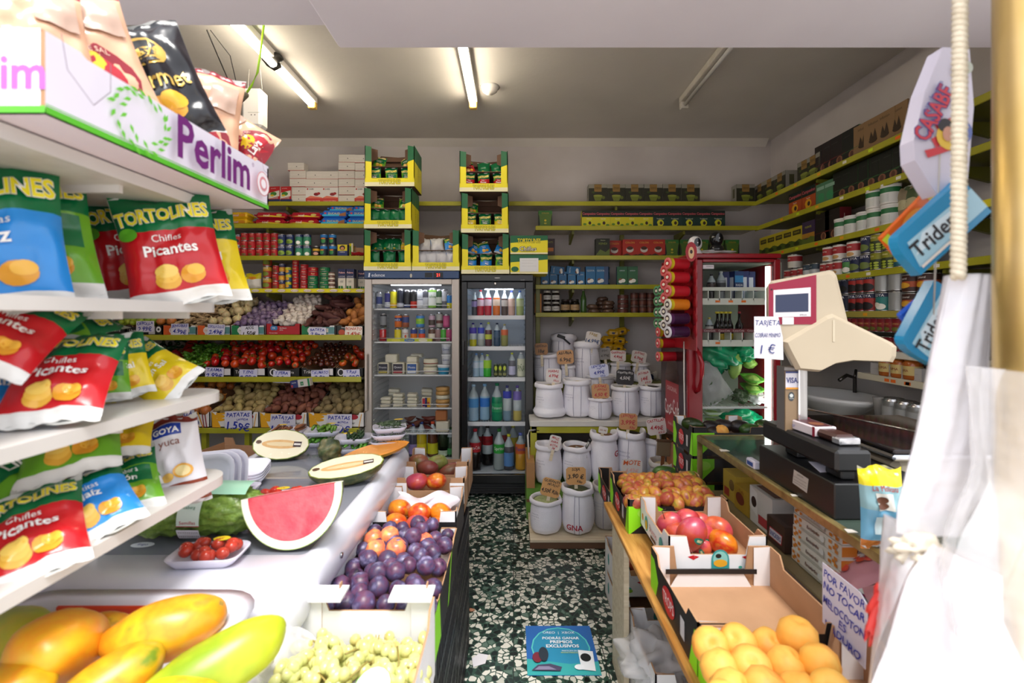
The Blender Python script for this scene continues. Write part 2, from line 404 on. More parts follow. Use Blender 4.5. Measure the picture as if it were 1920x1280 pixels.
def nth(i,n,a='leftmost',z='rightmost',mid='from the left'):
    """the i-th (0-based) of n, in words"""
    if n==1:return 'only'
    if i==0:return a
    if i==n-1:return z
    return NUM[i+1]+' '+mid
def ln(s):                                       # keep a label within 16 words
    w=s.split();return ' '.join(w[:16])
# ---------------- the shop's shell
m=MB();m.box(-4.2,2.7,.95,4.7,-.1,0,'terrazzo');S('floor',m);m=MB();m.box(-8,8,-6,.95,-.1,0,'pavement');S('pavement',m)  # pale paving out of view, added to bounce daylight into the shop
m=MB();m.box(-4.2,2.7,4.5,4.7,0,3.3,'wall_paint');S('wall_back',m)
m=MB();m.box(-4.2,-4.0,1.9,4.5,0,3.3,'wall_paint');S('wall_left',m)
m=MB();m.box(2.5,2.7,1.9,4.5,0,3.3,'wall_paint');S('wall_right',m)
m=MB();m.box(-4.0,2.5,1.9,4.5,3.2,3.3,'ceiling_paint');S('ceiling',m)
m=MB();m.box(-4.2,-.72,1.0,1.9,2.69,3.6,'lintel_paint');m.box(-.72,2.7,1.0,1.915,2.6,3.6,'lintel_paint',.012);S('wall_front',m)  # lintel deepened streetwards, out of view, to keep sun off the interior
m=MB();m.box(-4.2,-2.35,1.35,1.9,0,2.69,'lintel_paint');S('wall_front_left',m)
m=MB();m.box(2.0,2.7,1.35,1.9,0,2.6,'lintel_paint');S('wall_front_right',m)
m=MB()
m.prism([(0,0),(.06,0),(0,-.06)],6.45,'ceiling_paint',mt=Matrix(((0,0,1,2.45),(-1,0,0,4.5),(0,1,0,3.2),(0,0,0,1))));S('trim_back',m)
# fluorescent battens on the ceiling
def batten(x,lit,label,y0=2.25,y1=3.62,dx=0):
    h=MB();h.box(-.035,.035,0,y1-y0,.055,.1,'white_metal' if lit else 'grubby_metal',.004)
    b=MB();b.tube([(0,.03,.035),(0,y1-y0-.03,.035)],.022 if lit else .014,'#fff3dc/e20' if lit else '#c8c6c4/r.3',12)
    c=MB();c.box(-.03,.03,y1-y0-.035,y1-y0+.012,.008,.07,'#e0b860' if lit else 'grubby_metal',.006)
    c2=MB();c2.box(-.03,.03,-.012,.035,.008,.07,'#d8d0c0',.006)
    T('tube_light',label,'ceiling light',None,(x,y0,3.1),(0,0,dx),'tube lights on the ceiling',(('housing',h),('tube',b),('end_cap',c),('end_cap',c2)))
batten(-1.56,True,'lit fluorescent tube on the ceiling above the left produce shelves')
batten(-.31,True,'lit fluorescent tube on the ceiling above the two fridges')
batten(1.33,False,'unlit grey fluorescent tube fitting on the ceiling, above the red fridge')
m=MB();m.lathe([(.001,-.055),(.03,-.05),(.055,-.03),(.062,-.005),(.075,0,'#d8d2ca')],'#e6e0d8/r.3',20)
T('smoke_detector','round white dome sensor on the ceiling beside the middle tube','sensor',m,(U(924,3.95),3.45,3.2))
m=MB();m.tube([(-.05,0,0),(-.03,.02,-.03),(0,.03,-.05),(.02,.05,-.02)],.022,'#15130f');m.blob(.07,.05,.03,'#1b1712',3)
T('cable_coil','dark coil of cable stuck on the ceiling beside the left tube light','cable',m,(U(510,3.0),3.0,3.17))
# hanging box, wires, green cable with socket
bx=MB();bx.box(-.07,.07,-.05,.05,0,.27,'#ece8e4/r.3',.02);bx.face(FRONT(.02,-.051,.1),.08,.05,[('r',0,.4,1,.45,'#9a9690'),('e',.3,.1,.05,.08,'#55504c'),('e',.6,.1,.05,.08,'#55504c')])
wi=MB();wi.tube([(-.05,0,.27),(-.02,0,.7),(0,0,1.0)],.0018,'#d8d4cc',5);wi.tube([(.05,0,.27),(.01,0,.7),(0,0,1.0)],.0018,'#d8d4cc',5)
X0,Y0=U(478,3.2),3.2
T('hanging_unit','narrow white box hanging from the ceiling by thin wires','hanging box',None,(X0,Y0,V(243,3.2)),parts=(('casing',bx),('wire',wi)))
m=MB();p0,p1=Vector((U(388,2.6),2.6,3.1)),Vector((U(440,3.1),3.1,V(178,3.1)))
m.tube([p0,(p0+p1)/2,p1],.004,'#26221e',6);m.tube([p0+Vector((.02,0,0)),(p0+p1)/2+Vector((.05,0,.06)),p1+Vector((.03,0,0))],.003,'#26221e',6)
T('black_wire','pair of thin black wires hanging from the ceiling at the left','wire',m)
c=MB();Y=2.7
c.tube([(U(495,Y),Y,3.2),(U(487,Y),Y,V(108,Y)),(U(483,Y),Y,V(135,Y)),(U(472,Y),Y,V(160,Y)),(U(461,Y),Y,V(176,Y))],.006,'#9fd62e/r.4',8)
b=MB();b.lathe([(.012,0),(.02,.01),(.022,.04),(.014,.05)],'#6a6450/r.4',14,TR(U(461,Y),Y,V(176,Y))@RY(-130)@TR(0,0,-.01));b.lathe([(.001,.028),(.022,.03),(.024,.075),(.02,.09),(.018,.06),(.001,.06)],'#191714/r.2',14,TR(U(461,Y),Y,V(176,Y))@RY(-130))
T('lamp_socket','black bulb socket hanging on a bright green cable','lamp socket',None,parts=(('cable',c),('socket',b)))

# ---------------- shelving on the back and right walls
def shelf_board(x0,x1,y0,y1,z,lab,strip=False,rnd=0,thick=.035):
    b=MB();b.box(x0,x1,y0,y1,z-thick*.5,z,'grubby_metal');
    e=MB();e.box(x0,x1,y0-.012,y0,z-thick,z+.004,'green_paint',.003)
    ps=[('board',b),('front_edge',e)]
    if strip:
        t=MB();t.box(x0+.3,x1-.02,y0-.0145,y0-.0125,z-thick+.003,z,'#e9dc1e');n=int((x1-x0-.3)/.11)
        t.face(FRONT((x0+x1)/2+.14,y0-.0148,z-thick/2+.001),x1-x0-.32,thick,[q for i in range(n)for q in (('e',(i+.5)/n,.5,.3/n,.32,'#e8e4e0'),('t','Conservas',(i+.5)/n,.5,.5,'#b23a2a',.8/n))])
        ps.append(('price_strip',t))
    for x in [x0+.35+i*1.0 for i in range(max(1,int((x1-x0)/1.0)))]:
        if x>x1-.1:break
        k=MB();k.prism([(0,0),(.24,0),(.24,-.03),(0,-.09)],.02,'dark_green_paint',mt=TR(x,y0+.03,z-thick)@Matrix(((0,0,1,0),(-1,0,0,.24),(0,1,0,0),(0,0,0,1))))
        ps.append(('bracket',k))
    return T('wall_shelf',lab,'shelf',None,parts=ps,group='green edged wall shelves')
ZT,Z2,Z3,Z4,Z5=2.53,2.30,2.035,1.775,1.525
shelf_board(-2.4,2.2,4.2,4.49,ZT,'topmost long green-edged shelf across the back wall')
shelf_board(-3.5,-1.25,4.05,4.49,Z2,'green-edged shelf holding the cracker and biscuit packs')
shelf_board(-3.5,-1.25,4.05,4.49,2.02,'green-edged shelf holding two tiers of tins, left of fridges')
shelf_board(-3.5,-1.25,4.05,4.49,1.735,'shelf with yellow printed price strip above the onions and garlic',True)
shelf_board(.2,2.2,4.15,4.49,Z2,'green-edged back shelf holding yellow and green coffee boxes')
shelf_board(.2,2.2,4.15,4.49,Z3,'green-edged back shelf holding red coffee boxes')
shelf_board(.2,1.32,4.15,4.49,Z4,'green-edged back shelf holding coconut milk cartons')
shelf_board(.2,1.32,4.15,4.49,Z5,'lowest green-edged back shelf, holding black lidded jars')
def side_shelf(z,lab,y0=2.0,y1=4.2,x0=2.2,col='green_paint',strip=False,bcol='dark_green_paint'):
    b=MB();b.box(x0,2.495,y0,y1,z-.018,z,bcol)
    e=MB();e.box(x0-.012,x0,y0,y1,z-.035,z+.004,col,.003)
    ps=[('board',b),('front_edge',e)]
    random.seed(int(z*100))
    for k in range(7):
        t=MB()
        y=y0+.3+k*(y1-y0-.5)/7+random.random()*.1
        t.face(WEST(x0-.0122,y,z-.016),.035,.018,[('r',0,0,1,1,random.choice(['#e8a020','#c8e020','#f07020','#e8e4d8']))])
        ps.append(('price_sticker',t))
    if strip:
        s=MB();s.box(x0-.0145,x0-.0125,y0,y0+.5,z-.033,z+.002,'#e9dc1e')
        s.face(WEST(x0-.0148,y0+.25,z-.015),.5,.03,[('t','Cuetara  Cuetara  Cuetara',.5,.5,.6,'#8a2a4a',.95)]);ps.append(('price_strip',s))
    for y in [y0+.4,y0+1.4]:
        if y<y1-.1:
            k=MB();k.prism([(0,0),(.24,0),(.24,-.02),(0,-.08)],.02,'dark_green_paint',mt=TR(x0+.26,y,z-.035)@Matrix(((-1,0,0,0),(0,0,1,0),(0,1,0,0),(0,0,0,1))));ps.append(('bracket',k))
    return T('wall_shelf',lab,'shelf',None,parts=ps,group='green edged shelves on the right wall')
side_shelf(ZT,'topmost green-edged shelf on the right wall');side_shelf(Z2,'right wall shelf holding the row of black boxes')
side_shelf(Z3,'right wall shelf holding white jars with green labels',strip=True);side_shelf(Z4,'right wall shelf holding red and white tins')
side_shelf(Z5,'right wall shelf holding two tiers of bean tins',col='#b0a24a');side_shelf(1.29,'pale right wall shelf holding small red tins',col='#d8d2c4',bcol='#c9c3b5')
side_shelf(1.14,'short pale shelf with orange jars on the right wall',2.0,2.95,col='#cfc6ae',bcol='#c9c3b5')
def post(x,y,z0,z1,lab,w=.04,mat='dark_green_paint'):
    m=MB();m.box(x-w/2,x+w/2,y-w/2,y+w/2,z0,z1,mat,.003);T('shelf_post',lab,'post',m)
post(.225,4.22,.9,Z3-.035,'green upright post of the back shelving, beside the black fridge');post(1.03,4.4,.9,Z2-.035,'green upright post behind the yellow packets')
post(U(172,4.0)-.07,4.02,0,Z2+.3,'beige metal upright at the left end of the produce shelves',.15,'grubby_metal')
post(U(425,4.4),4.42,1.0,Z2-.04,'green upright on the back wall behind the bags of grain')

# ---------------- produce shelves, back left
def produce_shelf(z,y0,lab,x0=-3.52,x1=-1.25):
    b=MB();b.box(x0,x1,y0,4.49,z-.02,z,'grubby_metal');e=MB();e.box(x0,x1,y0-.012,y0,z-.04,z+.004,'green_paint',.003)
    ps=[('board',b),('front_edge',e)]
    return ps,lab
for z,y0,lab in ((1.34,3.83,'upper produce shelf with garlic, ginger and onions'),(.995,3.83,'middle produce shelf with tomatoes and peppers'),(.585,3.78,'lowest produce shelf with potatoes')):
    ps,lab=produce_shelf(z,y0,lab)
    if z<.6:
        for x in (U(388,3.9),U(468,3.9),-1.3,-3.4):
            l=MB();l.box(x-.02,x+.02,3.86,3.9,0,z-.04,'green_paint');ps.append(('leg',l))
    T('produce_shelf',lab,'shelf',None,parts=ps,group='produce shelves')
def crate_box(w,l,h,mat,art=(),inner='kraft',t=.006,rear=None,name='produce_box',notch=.0):
    """a low open carton; origin at the middle of its front bottom edge"""
    m=MB();m.box(-w/2,w/2,0,l,0,t,inner)
    m.prism([(-w/2,0),(w/2,0),(w/2,h),(w/2-.04,h),(w/2-.05,h-notch),(-w/2+.05,h-notch),(-w/2+.04,h),(-w/2,h)],t,mat,inner,'kraft',mt=FRONT(0,0,0))
    m.box(-w/2,w/2,l-t,l,0,rear or h,inner)
    for sx in (-1,1):
        m.prism([(0,0),(l,0),(l,rear or h),(0,h)],t,mat,inner,'kraft',mt=(EAST(w/2,0,0)if sx>0 else TR(-w/2,0,0)@Matrix(((0,0,-1,0),(1,0,0,0),(0,1,0,0),(0,0,0,1)))))
    m.face(FRONT(0,-.0006,h/2),w,h,art)
    return m
def prod_box(px0,px1,y,z,h,mat,art,lab,notch=.012,l=.55,rear=None):
    x0,x1=U(px0,y),U(px1,y)
    T('produce_box',lab,'produce box',crate_box(x1-x0-.006,l,h,mat,art,notch=notch,rear=rear or h+.12),((x0+x1)/2,y,z),group='cartons on the produce shelves')
W_,K_,O_='#e8e4e0','#1d1b1a','#d9602a'
UNI=lambda c:[('r',0,0,.22,1,c),('e',.27,.5,.1,.32,W_),('t','Unica',.28,.5,.34,c,.18),('r',.62,.15,.98,.85,'#5a8a8a'),('r',.66,.3,.8,.7,'#dcd4c0')]
TRK=[('t','Trikarte',.3,.55,.5,W_,.5),('r',.66,.2,.97,.9,'#ddd8d8')]
y1=3.845
prod_box(168,236,y1,1.34,.08,K_,[('t','TRIKARTE',.65,.5,.35,W_,.5),('r',-.0,.2,.18,.8,W_),('r',.6,.75,1,.95,W_)],'black carton under the white onions and limes')
prod_box(237,305,y1,1.34,.08,K_,[('t','Lhuvia',.2,.5,.35,W_,.3),('r',.62,.1,.8,.9,'#cfcaca'),('e',.9,.6,.07,.3,W_),('e',.9,.6,.03,.12,K_)],'black carton under the brown onions')
prod_box(306,369,y1,1.34,.08,W_,UNI(O_),'orange and white carton under the ginger')
prod_box(370,433,y1,1.34,.08,W_,UNI(O_),'orange and white carton under the pale onions')
prod_box(434,497,y1,1.34,.08,W_,UNI('#1f7a46'),'green and white carton under the purple garlic')
prod_box(498,564,y1,1.34,.095,'#b02028',[('e',.2,.62,.07,.2,'#3a7ab0'),('e',.28,.62,.06,.2,'#3a7ab0'),('t','MR',.23,.62,.22,W_),('t','Monterrubio',.22,.2,.14,W_,.3),('t','Ajo blanco\nextra',.5,.55,.2,W_,.2)],'red carton under the white garlic bulbs',.02)
prod_box(565,629,y1,1.34,.08,W_,UNI('#1f7a46'),'green and white carton under the purple sweet potatoes')
prod_box(630,682,y1,1.34,.08,'#232a26',[('e',.2,.3,.12,.3,'#b84a2a'),('t','boniato',.3,.8,.2,W_,.4)],'dark carton under the orange sweet potatoes')
for a,b,l in ((297,367,'green italian peppers'),(368,435,'vine tomatoes'),(436,499,'large round salad tomatoes'),(500,563,'pear tomatoes'),(564,627,'dark brown tomatoes'),(628,682,'ribbed tomatoes')):
    art=TRK if b<563 or b==627 else [('e',.2,.5,.12,.4,W_),('e',.2,.5,.08,.3,K_),('t','Fruits',.7,.5,.4,W_,.3)]
    prod_box(a,b,y1,.995,.075,K_,art,'black carton under the '+l)
prod_box(200,296,y1,.995,.075,K_,TRK,'black carton under the red peppers, partly behind the snack bags')
def nat(i):return [('p',[(.02,.0),(.2,.0),(.06,.9),(0,1)],'#e8a81e'),('e',.16,.72,.12,.14,'#e8a81e'),('e',.18,.5,.1,.1,'#e8a81e'),('r',.1,.86,.45,.95,'#e8a81e'),('e',.8,.7,.09,.18,'#a81e30'),('t','Natur',.76,.3,.24,K_,.3),('l',[(.9,0),(.95,.9)],.006,'#e8a81e')]
y3=3.79
prod_box(200,289,y3,.59,.115,W_,[('r',0,0,1,.2,'#a81e28'),('r',0,.2,1,.3,'#e8b040'),('p',[(.7,.5),(.85,.4),(.9,.7),(.8,.9)],'#e07a2a')],'white and red carton under the red onions',.02)
st=[('l',[(x,-.0),(x+.13,1)],.008,'#8a2430')for x in (.0,.06,.12,.18)]+[('l',[(x,1),(x+.1,0)],.009,'#e09a2a')for x in (.62,.7,.78)]+[('l',[(x,0),(x-.04,1)],.008,'#8a2430')for x in (.9,.95)]+[('e',.22,.3,.05,.2,'#2a3a7a'),('e',.75,.3,.06,.2,'#2a3a7a')]
prod_box(291,394,y3,.59,.125,W_,st,'maroon and orange striped carton under the yellow onions',.02)
prod_box(396,486,y3,.59,.125,W_,nat(0),'yellow and white carton under the pale washed potatoes',.02)
prod_box(487,577,y3,.59,.12,W_,nat(1),'yellow and white carton under the reddish potatoes',.02)
prod_box(578,684,y3,.59,.12,W_,nat(2),'yellow and white carton under the dusty brown potatoes',.02)

# ---- produce kinds
def onion(mat):
    m=MB();m.lathe([(.001,-.033),(.012,-.034),(.03,-.022),(.039,-.002),(.036,.015),(.022,.028),(.009,.035),(.005,.045),(.003,.05)],mat,14);return m
def garlic(mat):
    m=MB();m.lathe([(.004,-.02),(.016,-.021),(.026,-.01),(.027,.002),(.019,.014),(.008,.021),(.005,.03),(.004,.036)],mat,18,wob=lambda a,z:1+.09*abs(math.sin(a*4)));return m
def tomato(r=.035,mat='tomato',ribs=0,tall=.86):
    m=MB();m.lathe([(.001,-r*tall),(r*.55,-r*tall*.9),(r*.92,-r*.4),(r,0),(r*.9,r*.45),(r*.5,r*tall*.88),(r*.15,r*tall*.8)],mat,16,wob=(lambda a,z:1+ribs*(abs(math.sin(a*3.5))-.5))if ribs else None);return m
def calyx(r=.035,z=.7):
    m=MB()
    for i in range(5):
        a=i*1.256;m.add([(0,0,r*z),(r*.35*math.cos(a-.3),r*.35*math.sin(a-.3),r*z+.002),(r*.7*math.cos(a),r*.7*math.sin(a),r*z+.006),(r*.35*math.cos(a+.3),r*.35*math.sin(a+.3),r*z+.002)],[(0,1,2,3)],'#3a6a1a')
    m.tube([(0,0,r*z-.002),(.002,0,r*z+.012)],.0025,'#4a7a20',6);return m
def spud(mat,rx,ry,rz,seed,amp=.07,bend=0,taper=0):m=MB();m.blob(rx,ry,rz,mat,seed,amp,2.2,taper,bend,14,10);return m
def root(mat,L,r,seed,knob=0):
    random.seed(seed);m=MB();n=9;pts,rr=[],[]
    for i in range(n):
        t=i/(n-1);pts.append((r*.8*math.sin(t*3+seed),(t-.5)*L,r*.4*math.sin(t*5+seed*2)));rr.append(r*max(.12,math.sin(math.pi*min(.97,max(.03,t)))**.6)*(1+.12*math.sin(seed+t*9)))
    m.tube(pts,rr,mat,10)
    for k in range(knob):
        i=random.randint(2,n-3);p=Vector(pts[i]);s=random.choice((-1,1));q=p+Vector((s*r*2.0,random.uniform(-.3,.6)*r*2,random.uniform(0,r)))
        m.tube([p,(p+q)/2,q,q+Vector((s*r*.5,0,0))],[rr[i]*.8,rr[i]*.85,rr[i]*.7,rr[i]*.2],mat,8)
    return m
def pepper_long(mat,seed):
    m=MB();random.seed(seed);b=random.uniform(-.5,.5);n=9;pts=[(.05*b*math.sin(t*2.2),(t-.5)*.13,.01*math.sin(t*6+seed))for t in [i/(n-1)for i in range(n)]]
    m.tube(pts,[.012*(1-.75*(i/(n-1))**1.6)*(1+.15*math.sin(i*1.7+seed))for i in range(n)],mat,10);return m
def pstem():
    m=MB();m.tube([(0,-.064,0),(0,-.085,.006)],[.005,.0025],'#5a8a2a',6);return m
ONI={c:Kind('onion','onion',onion(c+'_onion'))for c in ('white','brown','pale')}
GAR=Kind('garlic_bulb','garlic',garlic('garlic'));PGAR=Kind('garlic_bulb','garlic',garlic('purple_garlic'))
LIME=Kind('lime','lime',spud('lime',.022,.022,.026,2,.02));
TOM=Kind('tomato','tomato',None,(('flesh',tomato()),('calyx',calyx())))
PTOM=Kind('pear_tomato','tomato',None,(('flesh',tomato(.028,'tomato',0,1.15)),('calyx',calyx(.028,1.05))))
KTOM=Kind('dark_tomato','tomato',tomato(.021,'dark_tomato'));RTOM=Kind('ribbed_tomato','tomato',None,(('flesh',tomato(.036,'raf_tomato',.22,.7)),('calyx',calyx(.036,.55))))
POT=[Kind('potato','potato',spud('potato',.03,.028,.045,s))for s in (1,5)]
RPOT=[Kind('potato','potato',spud('red_potato',.028,.026,.042,s))for s in (2,8)]
BPOT=[Kind('potato','potato',spud('brown_potato',.034,.031,.044,s))for s in (3,9)]
SWP=[Kind('sweet_potato','sweet potato',root('sweet_potato',.2,.028,s))for s in (1,2)]
BON=[Kind('sweet_potato','sweet potato',spud('boniato',.032,.03,.055,s,.1))for s in (4,7)]
GIN=[Kind('ginger_root','ginger',root('ginger',.13,.014,s,4))for s in (3,6)]
PEP=[Kind('green_pepper','pepper',None,(('flesh',pepper_long('green_pepper',s)),('stem',pstem())))for s in (1,4)]
DPEP=Kind('dark_pepper','pepper',pepper_long('dark_pepper',6));
def bell(mat):
    m=MB();m.lathe([(.008,-.05),(.03,-.052),(.037,-.03),(.042,.02),(.036,.042),(.012,.036)],mat,20,wob=lambda a,z:1+.1*math.cos(a*4));return m
def bstem():m=MB();m.tube([(0,0,.035),(.004,0,.06)],[.007,.004],'#3d6b1c',6);return m
RPEP=Kind('red_pepper','pepper',None,(('flesh',bell('red_pepper')),('stem',bstem())));OPEP=Kind('orange_pepper','pepper',None,(('flesh',bell('#d9661c/r.25')),('stem',bstem())))
def heap(kinds,px0,px1,Y0,Y1,z0,z1,dx,label,group,rot=180,tiltx=180,layers=2,dy=None,sc=.15,seed=1,jit=.3,zr=None):
    """items laid over a rising slope from the front (z0) to the back (z1); a lower layer fills the gaps"""
    random.seed(seed);kinds=kinds if isinstance(kinds,list)else [kinds];dy=dy or dx;n=0
    for L in range(layers):
        j=0;y=Y0+(dy*.5 if L else 0)
        while y<Y1:
            t=(y-Y0)/(Y1-Y0);x0,x1=U(px0,Y0),U(px1,Y0);nx=max(1,int((x1-x0)/dx));st=(x1-x0)/nx
            for i in range(nx-(j+L)%2+((j+L)%2 and nx==1)):
                x=x0+st*(i+.5+.5*((j+L)%2));a,b=random.uniform(-jit,jit)*dx,random.uniform(-jit,jit)*dy
                hump=.02*math.sin(math.pi*(x-x0)/(x1-x0))
                z=z0+(z1-z0)*t+hump+random.uniform(-.012,.012)-L*dx*.55
                k=random.choice(kinds);s=1+random.uniform(-sc,sc)
                k.put(label,(x+a*.6,y+b,z),(random.uniform(-tiltx,tiltx),random.uniform(-tiltx,tiltx),random.uniform(-rot,rot)),group,s);n+=1
            y+=dy;j+=1
    return n
G='produce heaped on the back left shelves'
Ya,Yb=3.87,4.3
heap(ONI['white'],172,214,Ya,4.2,1.43,1.62,.085,'white onion in the black carton at the far left of the top produce row','white onions',30,25,1)
heap(LIME,212,290,Ya,Yb,1.425,1.64,.046,'lime heaped between the white onions and the brown onions','limes',layers=2)
heap(ONI['brown'],290,335,Ya,Yb,1.435,1.66,.075,'brown onion heaped between the limes and the ginger','brown onions',layers=1,tiltx=40)
heap(GIN,330,388,Ya,Yb,1.43,1.66,.085,'knobbly ginger root heaped above the 4.99 price sign','ginger roots',90,25,2,.035)
heap(ONI['pale'],386,442,Ya,Yb,1.435,1.68,.085,'pale yellow onion heaped above the 2.49 price sign','pale onions',60,50,2,.075)
heap(PGAR,440,512,Ya,Yb-.06,1.425,1.6,.046,'purple garlic bulb heaped above the 1.50 price sign','purple garlic bulbs',layers=2)
heap(GAR,512,570,Ya,Yb,1.44,1.66,.046,'white garlic bulb heaped in the red carton','white garlic bulbs',layers=2,tiltx=100)
heap(SWP,572,634,Ya,Yb,1.43,1.66,.09,'dark purple sweet potato above the 2.99 batata sign','purple sweet potatoes',60,25,2,.07)
heap(BON,634,682,Ya,Yb,1.43,1.68,.075,'orange-brown sweet potato in the last carton of the top row','orange sweet potatoes',layers=2)
Z=1.085
heap(DPEP,235,300,3.95,4.3,Z+.05,1.24,.05,'dark green pepper at the left of the middle produce row','dark green peppers',60,20,1)
heap(RPEP,288,335,Ya+.02,4.3,Z-.01,1.23,.095,'red pepper lying left of the thin green peppers','red peppers',90,90,1)
OPEP.put('orange pepper among the red peppers',(U(292,3.95),3.95,1.14),(80,20,10))
heap(PEP,318,388,Ya-.01,4.25,Z,1.22,.034,'thin bright green pepper in the middle produce row','thin green peppers',70,20,2,.06,seed=5)
heap(TOM,378,432,Ya,Yb,Z,1.24,.066,'red vine tomato behind the T.RAMA price sign','vine tomatoes',60,70,1,sc=.12)
heap(TOM,434,500,Ya,Yb,Z+.01,1.26,.07,'large red tomato behind the T.ENS price sign','round salad tomatoes',60,70,1,seed=3,sc=.1)
heap(PTOM,502,563,Ya,Yb,Z,1.25,.056,'egg-shaped red tomato behind the T.PERA price sign','pear tomatoes',layers=1)
heap(KTOM,566,630,Ya,Yb,Z-.005,1.22,.042,'small dark brown tomato behind the 3.99 price sign','dark brown tomatoes',layers=1)
heap(RTOM,632,680,Ya,4.2,Z,1.2,.072,'ribbed red and orange tomato at the right end of the middle row','ribbed tomatoes',60,60,1)
Z=.715;Yc=3.83;Yd=4.3
heap(ONI['brown'],300,400,Yc,Yd,Z+.0,.93,.08,'brown or reddish onion heaped in the striped carton','onions in the striped carton',60,60,1,seed=9)
heap(ONI['pale'],372,400,Yc,3.95,Z+.03,.82,.09,'large pale onion at the front of the striped carton','pale onions in the striped carton',60,40,1,sc=.1)
heap(POT,402,496,Yc,Yd,Z,.95,.07,'pale yellow potato heaped above the 1.59 sign','pale washed potatoes',layers=2)
heap(RPOT,498,588,Yc,Yd,Z,.94,.062,'reddish brown potato heaped in the middle potato carton','reddish potatoes',layers=2)
heap(BPOT,590,682,Yc,Yd,Z,.94,.075,'dusty brown potato heaped in the potato carton beside the fridge','dusty brown potatoes',layers=2)

# ---- price cards
INKB,INKR,INKK='#1c2f9c','#b8323a','#26221f'
def card(px,py,Y,wp,hp,lines,paper='#dedaea',ink=INKB,rz=0,lab='',stake=None,thick=.002,ry=0,tilt=0,rnd=False,name='price_card'):
    """hand-lettered card; lines are (text, v, size[, u])"""
    w,h=wp*Y/F,hp*Y/F;m=MB()
    if rnd:
        c=.12;poly=[(-.5+c,-.5),(.5-c,-.5),(.5,-.5+c),(.5,.5-c),(.5-c,.5),(-.5+c,.5),(-.5,.5-c),(-.5,-.5+c)]
    else:poly=[(-.5,-.48),(-.1,-.5),(.46,-.5),(.5,-.1),(.49,.5),(-.48,.49)]
    m.prism([(x*w,y*h)for x,y in poly],thick,paper,paper)
    m.face(TR(0,0,0),w,h,[('t',l[0],l[3]if len(l)>3 else .5,l[1],l[2],l[4]if len(l)>4 else ink,.9,0,None,.02,1+(i+px)%3)for i,l in enumerate(lines)])
    ps=[('card',m)]
    rot=(90+tilt,ry,rz)
    if stake:
        s=MB();s.box(-.011,.011,-h/2-stake,-h/2+.02,-.006,-.002,'pale_wood');ps.append(('stake',s))
        o=T(name,lab,'price sign',None,(U(px,Y),Y,V(py,Y)),rot,'hand written price cards',ps)
    else:o=T(name,lab,'price sign',m,(U(px,Y),Y,V(py,Y)),rot,'hand written price cards')
    o.rotation_mode='XYZ'
    from_e=Matrix.Rotation(R(rz),4,'Y');o.rotation_euler=(RZ(ry)@RX(90+tilt)@RZ(rz)).to_euler()
    return o
Y=3.825
for px,py,t1,pr,l,wp,ink in ((272,612,'CEBOLLA','2.99€','brown onions',34,INKB),(337,617,'JENGIBRE','4.99€','ginger',33,INKB),(405,618,'CEBOLLA DULCE','2.49€','pale onions',33,INKB),
      (468,621,'AJOS','1.50€','purple garlic',33,INKK),(595,624,'BATATA','2.99€','purple sweet potatoes',33,INKB),(663,622,'BONIATO','2.49€','orange sweet potatoes',33,'#b8401c')):
    card(px,py,Y,wp,21,[(t1,.78,.34),(pr,.3,.52)],'#dad6e4' if ink!='#b8401c' else '#e8dcd0',ink,random.uniform(-3,3),'paper price sign reading %s in front of the %s'%(pr,l))
for px,py,t1,pr,l,wp in ((333,698,'P.ITALIANO','1.99€','thin green peppers',33),(402,700,'T.RAMA','2.99€','vine tomatoes',35),(465,704,'T.ENS','2.99€','round salad tomatoes',34),
      (528,706,'T.PERA','2.99','pear tomatoes',33),(600,705,'T.KUMATO','3.99','dark brown tomatoes',34),(659,704,'T.RAF','3.99€','ribbed tomatoes',32)):
    card(px,py,Y,wp,23,[(t1,.8,.34),(pr,.32,.56)],'#d4d2ea',INKB,random.uniform(-3,3),'paper price sign reading %s below the %s'%(t1,l))
Y=3.77
for px,py,t1,t2,pr,l,wp,hp in ((246,786,'CEBOLLA','ROJA','1.99€','red onions, half behind the bottom snack shelf',48,34),(341,787,'CEBOLLA','NORMAL','1.49€','striped onion carton',48,36),(447,790,'PATATAS','LAVADA','1.59€','pale potatoes',52,40),
      (530,795,'PATATAS','ROJA','1.59€','reddish potatoes',48,38),(636,795,'PATATAS','MONDA','1.79€','dusty brown potatoes',48,38)):
    card(px,py,Y,wp,hp,[(t1,.82,.26),(t2,.6,.14,.65),(pr,.28,.5)],'#d9d5e2',INKB,random.uniform(-2,2),'large paper sign %s %s on the %s'%(t1,pr,l))
m=MB();m.box(-.05,.05,0,.05,0,.06,'#cfc9c0',0);m.box(-.11,-.05,0,.05,0,.06,'#26306a');m.face(FRONT(.0,-.0005,.03),.1,.06,[('r',.2,.2,.45,.7,'#1f7a46'),('r',.8,0,.95,1,'#1f7a46'),('t','71',.33,.4,.3,W_)]);m.face(FRONT(-.08,-.0005,.03),.06,.06,[('r',.05,.1,.3,.4,'#b83a3a'),('t','Leche',.5,.7,.25,W_,.7)])
T('milk_carton','small blue and white carton lying between two tomato price signs','carton',m,(U(572,3.78),3.77,V(724,3.78)),(0,-8,0))
